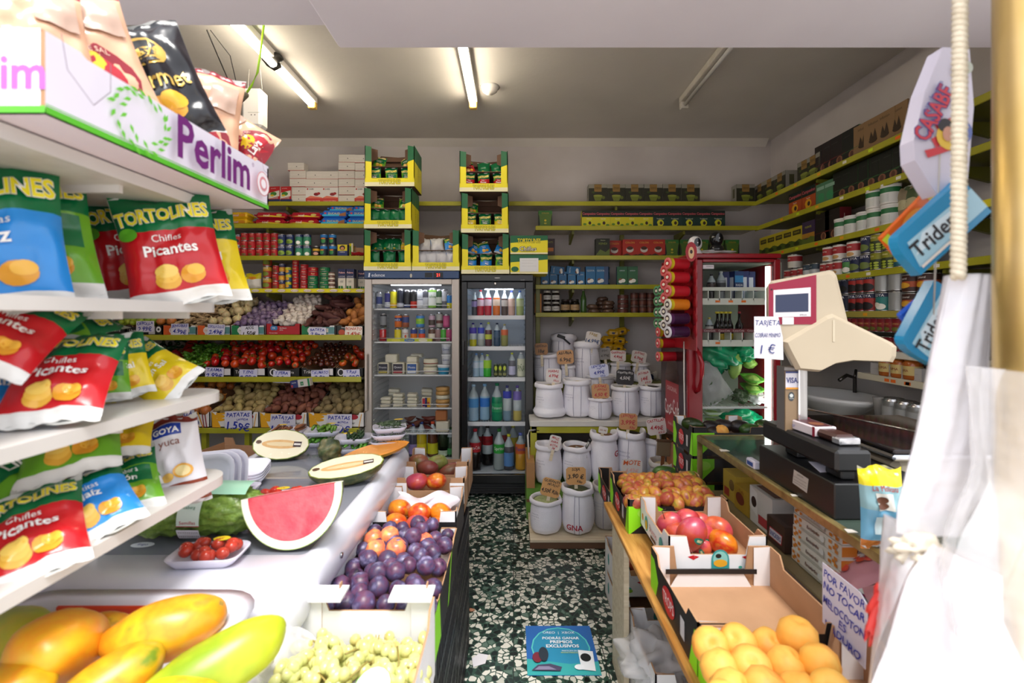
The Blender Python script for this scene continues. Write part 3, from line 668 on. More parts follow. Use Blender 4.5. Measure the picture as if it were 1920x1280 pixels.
# carton with oranges on the floor side, behind the freezer
def open_carton(w,l,h,lab,loc,rz=0):
    m=MB();t=.006;m.box(-w/2,w/2,-l/2,l/2,0,t,'kraft')
    for s in (-1,1):
        m.box(-w/2,w/2,s*l/2-t/2,s*l/2+t/2,0,h*.7,'kraft');m.box(s*w/2-t/2,s*w/2+t/2,-l/2,l/2,0,h*.8,'kraft')
        for q in (-1,1):m.prism([(-w/2,0),(-w/2+w*.28,0),(-w/2+w*.14,h),(-w/2,h)]if q<0 else [(w/2,0),(w/2,h),(w/2-w*.14,h),(w/2-w*.28,0)],t,'kraft',mt=FRONT(0,s*l/2,0))
    return T('cardboard_box',lab,'cardboard box',m,loc,(0,0,rz))
Yk=2.75;ob=(U(418,Yk),Yk+.1,V(893,Yk))
open_carton(.42,.36,.15,'brown open box of oranges behind the freezer',ob,-8)
OR=Kind('orange','orange',tomato(.036,'#e08a1a/r.4',0,.95))
for i in range(6):OR.put('orange lying in the open brown box',(ob[0]-.11+.085*(i%3)+(.02 if i>2 else 0),ob[1]-.08+.1*(i//3),ob[2]+.045),group='oranges in the brown box')
m=MB();m.box(-.22,.22,-.19,.19,0,ob[2],'#3a2c22');m.face(FRONT(0,-.191,ob[2]/2),.44,ob[2],[('r',.05,.52,.95,.55,'#241a14'),('r',.05,.2,.95,.23,'#241a14')])
T('wooden_crate','dark crate standing under the brown box of oranges','crate',m,(ob[0],ob[1],0),(0,0,-8))
# ---------------- goods: cans, cartons, bottles
def can(r,h,body,bands=(),art=(),lid='#b8b6b4/r.25/m.9',body_r=.4):
    """tin with the printed side to the front; bands (z0, z1, colour) in 0..1"""
    m=MB();cuts=sorted(set([.06,.94]+[b for q in bands for b in q[:2]]))
    pr=[(.001,0),(r*.93,0,lid),(r,h*.02,lid),(r*.98,h*.05,lid)]
    last=.06;pr.append((r*.98,h*.06,lid))
    for c in cuts:
        if c<=.06:continue
        col=body
        for b0,b1,bc in bands:
            if b0<=last and c<=b1:col=bc
        pr.append((r*.98,h*c,col));last=c
    pr+=[(r,h*.96,lid),(r,h*.985,lid),(r*.93,h,lid),(r*.9,h*.975,lid),(.001,h*.975,lid)]
    m.lathe(pr,lid,18)
    m.art(lambda u,v,o:Vector(((r*.98+o+.0004)*math.sin((u-.5)*2.4),-(r*.98+o+.0004)*math.cos((u-.5)*2.4),h*v)),2.4*r,h,art,True)
    return m
def soda(r,h,body,bands=(),art=()):
    m=MB();A='#c8c8ca/r.2/m.9';pr=[(.001,.003),(r*.7,0,A),(r,h*.06,A)];last=.06
    for c in sorted(set([.9]+[b for q in bands for b in q[:2]])):
        if c<=.06:continue
        col=body
        for b0,b1,bc in bands:
            if b0<=last and c<=b1:col=bc
        pr.append((r,h*c,col));last=c
    pr+=[(r*.82,h*.97,A),(r*.84,h,A),(r*.78,h*.98,A),(.001,h*.98,A)]
    m.lathe(pr,A,16)
    m.art(lambda u,v,o:Vector(((r+o+.0004)*math.sin((u-.5)*2.4),-(r+o+.0004)*math.cos((u-.5)*2.4),h*v)),2.4*r,h,art,True)
    return m
def carton(w,d,h,col,front=(),side=(),bev=.0,top=None):
    m=MB();m.box(-w/2,w/2,0,d,0,h,col,bev);m.face(FRONT(0,-.0003,h/2),w,h,front)
    if side:m.face(EAST(w/2+.0003,d/2,h/2),d,h,side);m.face(WEST(-w/2-.0003,d/2,h/2),d,h,side)
    if top:m.face(UP(0,d/2,h+.0003),w,d,top)
    return m
def bottle(name,cat,h,r,liq,lab,cap,txt='',tc='#f0f0f0',lz=(.38,.62),neck=.72,fill=None,waist=.0,empty='#b8c4c8/r.1',capr=None):
    b=MB();f=fill or neck+.03;n0=neck
    P=[(r*.6,0),(r*.95,h*.02),(r,h*.06),(r*(1-waist),h*.3),(r,h*lz[1]),(r*.96,h*n0*.95),(r*.62,h*(n0+.08)),(r*.34,h*(n0+.17)),(r*.3,h*.95)]
    pr=[]
    for i,(a,z)in enumerate(P):pr.append((a,z,liq if z<=h*f else empty))
    b.lathe(pr,liq,16)
    c=MB();cr=capr or r*.36;c.lathe([(.001,h*.93),(cr,h*.93),(cr,h*.995),(.001,h)],cap,12)
    ps=[('body',b),('cap',c)]
    if lab:
        l=MB();l.lathe([(r*(1.01-waist*.5),h*lz[0]),(r*1.015,h*lz[1])],lab,16)
        l.f=l.f[:-2];l.m=l.m[:-2];l.s=l.s[:-2]
        if txt:l.art(lambda u,v,o:Vector(((r*1.02+o)*math.sin((u-.5)*2.4),-(r*1.02+o)*math.cos((u-.5)*2.4),h*(lz[0]+(lz[1]-lz[0])*v))),2.4*r,h*(lz[1]-lz[0]),[('t',txt,.5,.5,.5,tc,.8)],True)
        ps.append(('label',l))
    return Kind(name,cat,None,ps)
def pk(kind,px,py,Y,label,group=None,rz=0,sc=None):return kind.put(label,(U(px,Y),Y,V(py,Y)),(0,0,rz),group,sc)

# ---------------- the two tall fridges
def fridge(x0,x1,y0,y1,z1,col,inner,lab,gl,shelves,hdr,name='display_fridge',hx=None,lightz=None,skip=()):
    """gl: glass opening (x0, x1, z0, z1)"""
    gx0,gx1,gz0,gz1=gl;t=.03
    c=MB();c.box(x0,x0+t,y0+.04,y1,.04,z1,col);c.box(x1-t,x1,y0+.04,y1,.04,z1,col);c.box(x0+t,x1-t,y1-t,y1,.04,z1,col);c.box(x0+t,x1-t,y0+.04,y1-t,z1-t,z1,col)
    c.box(x0+t,x1-t,y0+.04,y1-t,.04,gz0-.03,col)
    i=MB();i.box(gx0-.01,gx1+.01,y1-t-.006,y1-t,gz0-.02,gz1+.02,inner);i.box(gx0-.016,gx0-.01,y0+.06,y1-t,gz0-.02,gz1+.02,inner);i.box(gx1+.01,gx1+.016,y0+.06,y1-t,gz0-.02,gz1+.02,inner)
    i.box(gx0-.01,gx1+.01,y0+.06,y1-t,gz0-.03,gz0,inner);i.box(gx0-.01,gx1+.01,y0+.06,y1-t,gz1+.02,gz1+.03,inner)
    for k in range(int((gz1-gz0)/.045)):i.box(gx0-.01,gx0-.002,y0+.07,y1-.06,gz0+.05+k*.045,gz0+.062+k*.045,'#c9cdd0');i.box(gx1+.002,gx1+.01,y0+.07,y1-.06,gz0+.05+k*.045,gz0+.062+k*.045,'#c9cdd0')
    f=MB();zt=hdr[0]
    f.box(x0,gx0,y0,y0+.035,.12,zt,col,.004);f.box(gx1,x1,y0,y0+.035,.12,zt,col,.004);f.box(gx0,gx1,y0,y0+.035,gz1,zt,col,.004);f.box(gx0,gx1,y0,y0+.035,.12,gz0,col,.004)
    g=MB();g.box(gx0,gx1,y0+.01,y0+.014,gz0,gz1,'glass')
    h=MB();h.box(x0,x1,y0-.005,y0+.05,zt+.004,z1,hdr[1],.004);h.face(FRONT((x0+x1)/2,y0-.0056,(zt+z1)/2),x1-x0,z1-zt-.01,hdr[2])
    ps=[('cabinet',c),('liner',i),('door_frame',f,None,(('door_glass',g),)),('header',h)]
    for z in shelves:
        s=MB();ys=y0+.075
        for k in range(3):s.box(gx0+.0,gx1-.0,ys+.005+k*.16,ys+.013+k*.16,z-.006,z-.001,hdr[3])
        n=int((gx1-gx0)/.022)
        for k in range(n):xx=gx0+(k+.5)*(gx1-gx0)/n;s.box(xx-.0018,xx+.0018,ys,y1-.05,z-.003,z,hdr[3])
        s.box(gx0,gx1,ys-.008,ys,z-hdr[4],z+.004,hdr[3])
        if hdr[5]:
            r=MB();r.tube([(gx0+.03,ys-.004,z),(gx0+.03,ys-.004,z+.032),(gx1-.03,ys-.004,z+.032),(gx1-.03,ys-.004,z)],.0028,'#eceef0/r.3',6);ps.append(('shelf',s,None,(('guard_rail',r),)))
        else:ps.append(('shelf',s))
    l=MB();l.box(gx0+.14,gx1-.1,y0+.07,y0+.085,gz1-.004,gz1+.012,'#eef4ff/e%g'%hdr[6]);ps.append(('light_strip',l))
    hd=MB();xh=hx;hd.box(xh-.012,xh+.012,y0-.03,y0-.004,hdr[7][0],hdr[7][1],hdr[8],.006);ps.append(('handle',hd))
    b=MB();b.box(x0+.01,x1-.01,y0+.02,y0+.04,.03,.12,'#141416')
    for k in range(4):b.box(x0+.03,x1-.03,y0+.012,y0+.02,.04+k*.02,.05+k*.02,'#1e1e20')
    for sx in (x0+.04,x1-.04):b.box(sx-.02,sx+.02,y0+.05,y0+.09,0,.04,'#141416')
    ps.append(('base_grille',b))
    return T(name,lab,'fridge',None,parts=ps)
FY=3.82
fx=lambda p:U(p,FY);fz=lambda p:V(p,FY)
WS=[fz(579),fz(642),fz(705),fz(768),fz(816)]
fridge(fx(683),fx(861),FY,4.42,fz(508),'#b3a9a0/r.3/m.3','#d8dadc','grey framed glass door fridge with cans and cheese, blue header strip',(fx(697),fx(847),fz(866),fz(533)),WS,
       (fz(523),'#1c3a66/r.3',[('t','edenox',.15,.5,.7,'#d8e0ec',.14),('p',[(.045,.2),(.06,.2),(.065,.8),(.05,.8)],'#d8e0ec'),('r',.64,.15,.72,.85,'#14181e'),('r',.73,.1,.83,.9,'#14181e'),('t','21',.78,.5,.6,'#ff2a20/e4',.06),('e',.495,.4,.012,.3,'#b8b4a8')],'#e6e9ec/r.3',.008,True,8,(fz(770),fz(663)),'#b3a9a0/r.3/m.3'),hx=fx(688),name='display_fridge')
BS=[fz(592),fz(651),fz(710),fz(795)]
fridge(fx(865),fx(1000),FY,4.42,fz(515),'#121214/r.25','#c9d3dc','tall black glass door fridge full of bottled drinks',(fx(876),fx(985),fz(890),fz(541)),BS,
       (fz(528),'#121214/r.25',[('t','tensai',.85,.2,.3,'#98989a',.12),('e',.5,.55,.04,.06,'#cfcfd2')],'#eef0f4/r.3',.03,False,20,(fz(685),fz(638)),'#2a2a2c/r.3'),hx=fx(869),name='display_fridge')
m=MB();m.lathe([(.001,0),(.012,0),(.012,.004),(.001,.004)],'#c8c8c8/r.2/m1',14,FRONT(fx(929),FY-.001,fz(532)))
T('door_lock','small round metal lock on the black fridge','lock',m)
# white fridge: drinks cans
def sk(body,bands=(),txt='',tc='#ffffff',r=.029,h=.115,extra=()):return Kind('drink_can','can',soda(r,h,body,bands,list(extra)+([('t',txt,.5,.6,.2,tc,.8,90 if len(txt)>7 else 0)]if txt else [])))
G1='drink cans in the grey fridge';Yc=FY+.14
tops=[(711,sk('#b8bcc4/r.3',[(.3,.7,'#3a4a8a')],h=.15,r=.026),'slim silver and blue'),(727,sk('#2a2a7a/r.3',[(.1,.4,'#c8ccd4')],h=.15,r=.026),'slim dark blue and silver'),(738,sk('#e3d81c/r.3',[(.1,.3,'#e8b81c')],h=.165),'yellow'),(751,sk('#1a1e30/r.3',[(.1,.3,'#b8b8c4')],h=.175,r=.03),'tall black with silver foot'),
        (764,sk('#1c1c20/r.3',[(.1,.25,'#3a4a7a')],h=.165),'black with blue foot'),(776,sk('#1a1818/r.3',[(.06,.4,'#c8301c')],h=.165),'black and red'),(788,sk('#e4e6ea/r.3',[(.45,.5,'#8a8ea0')],'ENERGY','#8890a0',h=.17),'white'),(798,sk('#c9cbd0/r.3',[(.6,.9,'#4a4a54')],h=.165,r=.026),'grey'),(811,sk('#e8ece4/r.3',[(.06,.2,'#8ac04a'),(.8,.9,'#8ac04a')],'aloe','#4a8a3a',h=.18,r=.036),'wide white and green'),(824,sk('#3a5a3a/r.3',[(.3,.6,'#c8d0c0')],h=.17),'dark green'),(834,sk('#c4c6cc/r.3',[(.06,.4,'#6a6a74')],h=.17),'silver'),(843,sk('#2a7ac0/r.3',[(.06,.4,'#d8d020')],h=.13),'blue and yellow')]
for i,(px,k,d)in enumerate(tops):k.put(f'{d} drink can on the top shelf of the grey fridge',(U(px,Yc),Yc,WS[0]),(0,0,10),G1)
lower=[(718,sk('#c01820/r.3',(),'Coca-Cola'),'red cola'),(746,sk('#d8c81c/r.3',[(.1,.2,'#7a8a1c')]),'yellow'),(760,sk('#d8dadc/r.3',(),'maya','#b8301c',extra=[('e',.5,.4,.12,.12,'#c8502a')]),'white'),(776,sk('#e07a1c/r.3',[(.6,.9,'#2a3a8a')]),'orange and blue small'),(791,sk('#3a6ab0/r.3',[(.2,.6,'#d84a1c')]),'blue and orange'),(810,sk('#5a3a2a/r.3',[(.3,.6,'#e0d8c8')],r=.032),'brown and cream'),(822,sk('#9a7a7a/r.3'),'dusty pink'),(832,sk('#4aa83a/r.3',[(.06,.2,'#2a7a2a')]),'bright green'),(842,sk('#b84a7a/r.3'),'dark pink')]
for px,k,d in lower:k.put(f'{d} drink can, lower tier, second shelf of the grey fridge',(U(px,Yc),Yc,WS[1]),(0,0,15),G1)
up2=[(719,sk('#26262a/r.3',[(.2,.8,'#8a8c90')],r=.028,h=.125),'black and silver'),(747,sk('#e0701c/r.3',[(.5,.75,'#1c3a8a')],'FANTA',r=.032),'orange soda'),(761,sk('#a85a3a/r.3',[(.4,.8,'#3a4a8a')]),'orange and blue rear'),(788,sk('#4a8ad0/r.3',[(.3,.7,'#8ac83a')],'fanta',r=.036,tc='#e8e020'),'large blue and green'),(810,sk('#c8a8b8/r.3',[(.2,.6,'#4a3a34')]),'pale pink with a dark fruit'),(824,sk('#b0b0a8/r.3',[(.3,.5,'#6a3a34')],h=.13),'silver-grey'),(837,sk('#b8407a/r.3',[(.2,.8,'#c85a8a')]),'magenta')]
for px,k,d in up2:k.put(f'{d} drink can, upper tier, second shelf of grey fridge',(U(px,Yc),Yc,WS[1]+.117),(0,0,-15),G1)
m=MB();m.box(-.19,.19,0,.05,0,.03,'#c8d020');m.face(FRONT(0,-.0004,.015),.38,.03,[('e',.2,.5,.1,.4,'#e8e040'),('e',.5,.5,.12,.45,'#3a7ac0'),('e',.8,.5,.1,.4,'#e8e4c0'),('t','Tropical',.5,.5,.6,'#f0e020',.2)])
T('drink_tray','yellow and blue shrink-wrapped tray at the front of the second fridge shelf','tray',m,(U(768,FY+.09),FY+.085,WS[1]))
# cheeses
def cheese(w,h,d=.1,lab=None,lc='#e8e8f0',txt='',bev=.008):
    m=MB();m.box(-w/2,w/2,0,d,0,h,'cheese',bev)
    if lab:m.face(FRONT(0,-.001,h/2),w*.8,h*.8,[('r',0,0,1,1,lab),('r',.05,.05,.95,.3,lc),('t',txt,.5,.65,.3,'#f0f0f4',.8)])
    return m
GC='cheeses in the grey fridge';Y=FY+.1
def ch(px,z,m,lab,dy=0,rz=0):T('cheese',lab,'cheese',m,(U(px,Y+dy),Y+dy,z),(0,0,rz),GC)
ch(718,WS[2],cheese(.095,.1,.1,'#26243a','#c8b83a','Fresco'),'white cheese with dark label, leftmost on the third fridge shelf')
ch(746,WS[2],cheese(.1,.1,.1,'#2c2438','#b8303a','Queso'),'white cheese with dark label, second from the left on the third fridge shelf')
ch(772,WS[2],cheese(.095,.1,.1,'#2a5aa0','#e8eef8','Mozza'),'white cheese with blue label on the third fridge shelf')
ch(733,WS[2]+.1,cheese(.1,.07,.1),'plain white cheese block on top of the dark-labelled cheeses');ch(772,WS[2]+.1,cheese(.09,.05,.1),'small white cheese on top of the blue-labelled cheese');ch(780,WS[2]+.13,cheese(.1,.035,.1),'flat white cheese behind the blue-labelled stack',.11)
for i,(z)in enumerate((0,.075)):
    m=MB();m.lathe([(.001,0),(.055,0),(.062,.01),(.062,.05),(.055,.062),(.001,.062)],'cheese',22);m.lathe([(.0625,.022),(.0628,.03)],'#9a4a3a',22)
    T('round_cheese','round wrapped white cheese, %s of the pair on the third fridge shelf'%('lower','upper')[i],'cheese',m,(U(807,Y+.03),Y+.05,WS[2]+z*.9),group=GC)
for i,(z,px,c)in enumerate(((0,831,'#3aa0c8'),(.088,836,'#e4e6ea'),(.176,836,'#d8dce8'))):
    m=MB();r=.05 if i==0 else .038;m.lathe([(.001,0),(r*.85,0),(r*.98,.06,c),(r*.98,.066),(r*1.05,.068),(r*1.05,.082),(.001,.084)],'#e8eaee',20)
    m.art(lambda u,v,o:Vector(((r*.94+o)*math.sin((u-.5)*2.4),-(r*.94+o)*math.cos((u-.5)*2.4),.02+.035*v)),2.4*r,.035,[('t','Queso',.5,.5,.7,'#2a4a8a',.7)],True)
    T('cheese_tub','%s white tub at the right of the third fridge shelf'%('wide blue','small lower','small upper')[i],'tub',m,(U(px,Y),Y+.02,WS[2]+z),group='tubs in the grey fridge')
SL=Kind('cheese_slab','cheese',cheese(.085,.026,.1));z0=WS[3]
for px,n in ((722,3),(745,4),(772,4)):
    for i in range(n):SL.put('thin white cheese slab, %s from the bottom of the stack %s'%(('lowest','second','third','fourth')[i],{722:'at the left of the fourth fridge shelf',745:'second on the fourth fridge shelf',772:'in the middle of the fourth fridge shelf'}[px])if i else 'lowest white cheese slab of the stack %s'%{722:'at the left of the fourth fridge shelf',745:'second on the fourth fridge shelf',772:'in the middle of the fourth fridge shelf'}[px],(U(px,Y),Y+random.uniform(0,.01),z0+i*.028),(random.uniform(-2,2),random.uniform(-4,4),random.uniform(-6,6)),GC)
for px,n in ((738,5),(800,5)):
    for i in range(2):SL.put('thin white cheese slab set back, %s on the fourth shelf of the grey fridge'%{(738,0):'left and lower',(738,1):'left and upper',(800,0):'right and lower',(800,1):'right and upper'}[px,i],(U(px,Y+.14),Y+.14,z0+.07+i*.03),(0,5,8),GC,1.15)
m=cheese(.08,.085,.05,'#b82a3a','#2a2a6a','');m.face(FRONT(.02,-.002,.042),.03,.08,[('r',0,0,1,1,'#e8b020'),('e',.5,.4,.3,.2,'#b84020')]);m.face(FRONT(0,-.002,.042),.02,.08,[('r',0,0,1,1,'#2a2a6a')])
ch(799,z0,m,'cheese pack striped red, blue and yellow on the fourth fridge shelf')
for i in range(5):
    m=MB();m.lathe([(.001,0),(.055,0),(.06,.01),(.058,.03),(.001,.032)],'#c89a5a/r.4' if i!=2 else 'cheese',14,sx=1.0,wob=lambda a,z:1+.03*math.sin(5*a+i))
    T('ham_pack','round amber meat pack, %s of five, right end of the fourth fridge shelf'%('lowest','second lowest','middle','second topmost','topmost')[i],'meat pack',m,(U(829,Y),Y+.04,z0+i*.034),(random.uniform(-3,3),random.uniform(-3,3),i*50),'meat packs in the grey fridge')
SAU=Kind('sausage','sausage',root('meat',.16,.02,4));random.seed(4)
for i in range(9):SAU.put('dark red sausage heaped on the lowest wire shelf of the grey fridge',(U(760+i*6.5,Y+.05),Y+.08+.03*(i%3),WS[4]+.035+.035*(i%3==1)+.03*(i%2)),(random.uniform(-20,20),random.uniform(-20,20),random.uniform(30,110)),'sausages in the grey fridge')
ch(829,WS[4],cheese(.11,.09,.1),'large white block at the right of the lowest wire shelf');m=MB();m.box(-.05,.05,0,.09,0,.09,'#c07a4a/r.3',.012);T('meat_block','orange-brown wrapped block on top of the large white block','meat pack',m,(U(827,Y),Y+.01,WS[4]+.092),(0,0,5))
OILY=bottle('oil_bottle','bottle',.3,.045,'#c8b01c/r.15','#e0d020','#2a4a9a',lz=(.1,.38));OILB=bottle('drink_bottle','bottle',.3,.045,'#5a3018/r.2','#c8c81c','#d8502a',lz=(.1,.4));OILG=bottle('drink_bottle','bottle',.3,.045,'#22301c/r.2','#b8c8b0','#b83a3a',lz=(.05,.2))
zb=fz(866)
for i,(px,k,l)in enumerate(((775,bottle('drink_bottle','bottle',.28,.042,'#3a3a4a/r.2','#8a7ab0','#3a3a8a',lz=(.1,.4)),'dark drink bottle with a violet label at the bottom of the grey fridge'),(790,OILY,'bottle of yellow oil with blue cap at the bottom of the grey fridge'),(811,OILB,'brown drink bottle with yellow label at the bottom of the grey fridge'),(831,OILG,'dark green bottle with pale label at the bottom of the grey fridge'),(845,bottle('drink_bottle','bottle',.25,.035,'#1c3a24/r.2','#3a8a4a','#2a5a2a',lz=(.1,.3)),'small green bottle in the right corner of the grey fridge'))):
    k.put(l,(U(px,Y+.05),Y+.06,zb),(0,0,0),'bottles in the bottom of the grey fridge')
# black fridge bottles
GB='bottles in the black fridge';Y=FY+.13
def bt(px,z,sz,r,liq,lab,cap,d,where,txt='',tc='#ffffff',dy=0,**k):bottle('drink_bottle','bottle',sz,r,liq,lab,cap,txt,tc,**k).put(f'{d} bottle {where}',(U(px,Y+dy),Y+dy,z),(0,0,0),GB)
w1,w2,w3,w4,w5=['on the %s shelf of the black fridge'%s for s in ('top','second','third','fourth')]+['at the bottom of the black fridge']
bt(890,BS[0],.2,.026,'#3a3c44/r.1','#9a8ac0','#e0e4e8','small dark',w1);bt(901,BS[0],.22,.031,'#b0182c/r.1','#d8c0cc','#c02030','red drink, red cap,',w1);bt(915,BS[0],.225,.031,'#b01a30/r.1','#d8c0cc','#f0f0f0','red drink, white cap,',w1)
bt(931,BS[0],.225,.031,'#c8641c/r.1','#e0c8b0','#f0f0f0','orange drink',w1);bt(946,BS[0],.215,.028,'#4a3a34/r.1','#b8b0a8','#d8dce4','brown smoked',w1);bt(959,BS[0],.215,.03,'#c09a8a/r.1','#d8b8a8','#3a4aa0','pale pink',w1);bt(975,BS[0],.215,.032,'#9aa864/r.1','#b8c090','#3a5a9a','pale green-yellow',w1)
bt(887,BS[1],.2,.031,'#c8c41c/r.1','#4a3ab0','#3a3aa0','yellow drink with purple sleeve',w2,lz=(.55,.8));bt(902,BS[1],.2,.029,'#a8b0a8/r.1','#3a4ac0','#2a3a9a','clear, blue sleeve,',w2,lz=(.55,.8));bt(916,BS[1],.205,.03,'#5a2a34/r.1','#c8d040','#c8d83a','dark red drink with lime cap',w2,lz=(.3,.5));bt(932,BS[1],.2,.028,'#2a4a6a/r.1','#3a5a7a','#2a3a5a','dark blue',w2);bt(946,BS[1],.19,.03,'#8a8a4a/r.1','#d86a3a','#a8a060','green-brown drink, orange label,',w2,lz=(.5,.75))
bt(893,BS[2],.2,.03,'#a8c4dc/r.1','#d0dcec','#6a9ad8','clear water, leftmost,',w3);bt(904,BS[2],.2,.03,'#a8c4dc/r.1','#d0dcec','#6a9ad8','clear water, second from the left,',w3,dy=.02);bt(914,BS[2],.19,.034,'#3ab83a/r.1','#a8e03a','#c8e060','bright green',w3,lz=(.4,.75));bt(960,BS[2],.205,.03,'#6a6a74/r.1','#c8c8e8','#c8d020','smoky, yellow cap,',w3,lz=(.1,.45));bt(977,BS[2],.205,.034,'#dce0c0/r.2','#e4e8cc','#f0f0f0','milky pineapple juice',w3,'PIÑA','#4a6a2a',lz=(.05,.75),neck=.8)
m=MB();
for i in range(3):m.box(-.055+i*.037,-.02+i*.037,0,.07,0,.11,'#3a4a24/r.3',.01);m.face(FRONT(-.037+i*.037,-.0006,.055),.034,.1,[('e',.5,.7,.35,.2,'#c8d83a'),('r',.1,.1,.9,.3,'#8a8a4a')])
T('juice_pack','shrink-wrapped pack of green juice bottles on the third shelf of the black fridge','drink pack',m,(U(938,Y),Y-.02,BS[2]))
bt(888,BS[3],.31,.045,'#a8c8e0/r.08','#5aa0e0','#b8d8f0','large water',w4+', leftmost',neck=.7,waist=.06);bt(909,BS[3],.31,.045,'#9ac0dc/r.08','#3a80d8','#8ab8e0','large water',w4+', beside the green bottle',neck=.7,waist=.06,dy=.03);bt(932,BS[3],.32,.046,'#0f8a5c/r.08','#1aa060','#0f7a50','large green pressed-label',w4,'Primavera','#d8f0e0',neck=.68,lz=(.25,.48))
bt(951,BS[3],.3,.036,'#7a9ab0/r.08','#2a3ac0','#2a2a7a','clear, blue sleeve,',w4,lz=(.65,.85));bt(970,BS[3],.3,.036,'#c8b860/r.08','#7a6ac0','#6a4ab0','yellow drink, violet sleeve,',w4,lz=(.6,.85))
zb=fz(889)
bt(891,zb,.345,.048,'#1a0c0a/r.08','#c0202c','#c82030','large red-label cola',w5,'Coca-Cola',lz=(.45,.68),neck=.7);bt(914,zb,.35,.048,'#140a08/r.08','#a01420','#1a1a1a','large dark cola with black cap',w5,'Cola','#1a0a0a',lz=(.52,.74),neck=.7,dy=.12);bt(936,zb,.345,.048,'#9aa8a8/r.08','#2aa83a','#1f7a2a','large clear lemonade with green label',w5,'Sprite',lz=(.42,.64),neck=.7)
bt(954,zb,.3,.045,'#4a4a54/r.08','#5a90d0','#d8d82a','grey drink with blue label, yellow cap,',w5,lz=(.12,.5),neck=.7);bt(976,zb,.31,.046,'#d8a02a/r.08','#e06a2a','#6a7ad0','orange soda',w5,'Fanta','#2a3a9a',lz=(.45,.72),neck=.7,waist=.08);bt(902,zb,.34,.045,'#1a0c0a/r.08','#b01824','#c82030','large cola standing behind',w5+', left',lz=(.45,.68),dy=.22);bt(944,zb,.345,.045,'#2a1a14/r.08','#8a1824','#b82030','large cola standing behind',w5+', middle',lz=(.45,.68),dy=.25);bt(962,zb,.33,.045,'#b8a060/r.08','#c8b83a','#e0e040','yellow-capped',w5+', at the back',lz=(.45,.68),dy=.2)

# ---------------- snack bags (used in the display boxes and on the near shelves)
BAGY,BAGG='#e8d81c','#0d6b3c'
def bag(w,h,t,bands,items,seed=0,back='#c9c9c4/r.25',nx=20,ny=28,rough='',wr=1.0):
    """puffed crisp bag, face to the front, standing on its lower seam"""
    m=MB()
    def z(u,v):
        e=max(0,4*u*(1-u))**.5;q=max(0,(v-.045)/.91*(1-(v-.045)/.91)*4)if .045<v<.955 else 0
        b=t*.5*e*q**.42
        n=noise.noise(Vector((u*4.5+seed*9,v*5+seed*5,seed)))*.3+noise.noise(Vector((u*11+seed,v*9,seed*3)))*.13
        pl=.10*math.sin(u*34+seed*2)*(math.exp(-v*11)+math.exp(-(1-v)*11))
        return b*(1+n*wr)+t*.5*pl*e
    def xy(u,v):return (u-.5)*w*(1-.07*math.sin(math.pi*v)),v*h+.006*math.sin(u*9+seed)*(1 if v>.9 or v<.1 else .3)
    def fm(u,v,o):
        x,y=xy(u,v);return Vector((x,-z(min(1,max(0,u)),min(1,max(0,v)))-o*1.6-.0006,y))
    def mf(u,v):
        for b in bands:
            if b[0]<=v<b[1]+(b[3]*(u-.5)if len(b)>3 else 0):return b[2]
        return bands[-1][2]
    m.sheet(lambda u,v:(xy(u,v)[0],-z(u,v),xy(u,v)[1]),nx,ny,mf)
    m.sheet(lambda u,v:(-xy(u,v)[0],z(1-u,v)*.8,xy(u,v)[1]),8,10,back)
    m.art(fm,w,h,items,True);return m
GF='/r.22'
def chips(c,n=0):return [('e',.42,.2,.13,.075,'#e0a83a'+GF),('e',.42,.24,.12,.065,'#eab84a'+GF),('e',.42,.28,.12,.06,'#f0c860'+GF),('e',.68,.22,.13,.08,'#e09a2a'+GF),('e',.72,.25,.09,.05,'#eeb440'+GF)]
def tort(l1,l2,c,gcol='#0d6b3c'+GF,foot='#e4e2de'+GF,tc='#f4f2ee'):return dict(bands=[(0,.1,foot),(.1,.66,c,.0),(.66,1.01,gcol)],
    items=chips(0)+[('t',l1,.5,.57,.085,tc,.5),('t',l2,.52,.46,.13,tc,.8,0,None,.02),('e',.12,.62,.1,.06,'#5aa82a'+GF),('t','TORTOLINES',.5,.78,.17,BAGY,.94,4,'#e8e8e0',.03)])
DES={'picante':tort('Chifles','Picantes','#c01a22'+GF),'limon':tort('Chifles sabor a','Limón','#6aa82a'+GF),'sal':tort('Chifles','Con Sal','#e8cc1c'+GF,tc='#f8f8f0'),'blue':tort('Tortitas','Maíz','#2a8ad8'+GF)}
DES['limon']['items'].insert(0,('r',.12,.38,.92,.62,'#0d6b3c'+GF))
BAG={k:[Kind('snack_bag','snack bag',bag(.19,.25,.065,seed=s,wr=1.7,**d))for s in (1,2)]for k,d in DES.items()}
SB={k:Kind('snack_bag','snack bag',bag(.13,.15,.05,seed=5,nx=10,ny=14,**DES[k]))for k in DES}
SBW=Kind('snack_bag','snack bag',bag(.13,.15,.06,[(0,1.01,'#c8c8cc/r.25')],[('p',[(.0,.4),(.3,.5),(.2,.9),(0,.9)],'#2a7ac0')],8,nx=10,ny=14));SBG=Kind('snack_bag','snack bag',bag(.13,.15,.05,[(0,1.01,'#0d6b3c/r.22')],[('e',.4,.1,.1,.05,'#c8b81c')],4,nx=10,ny=14))
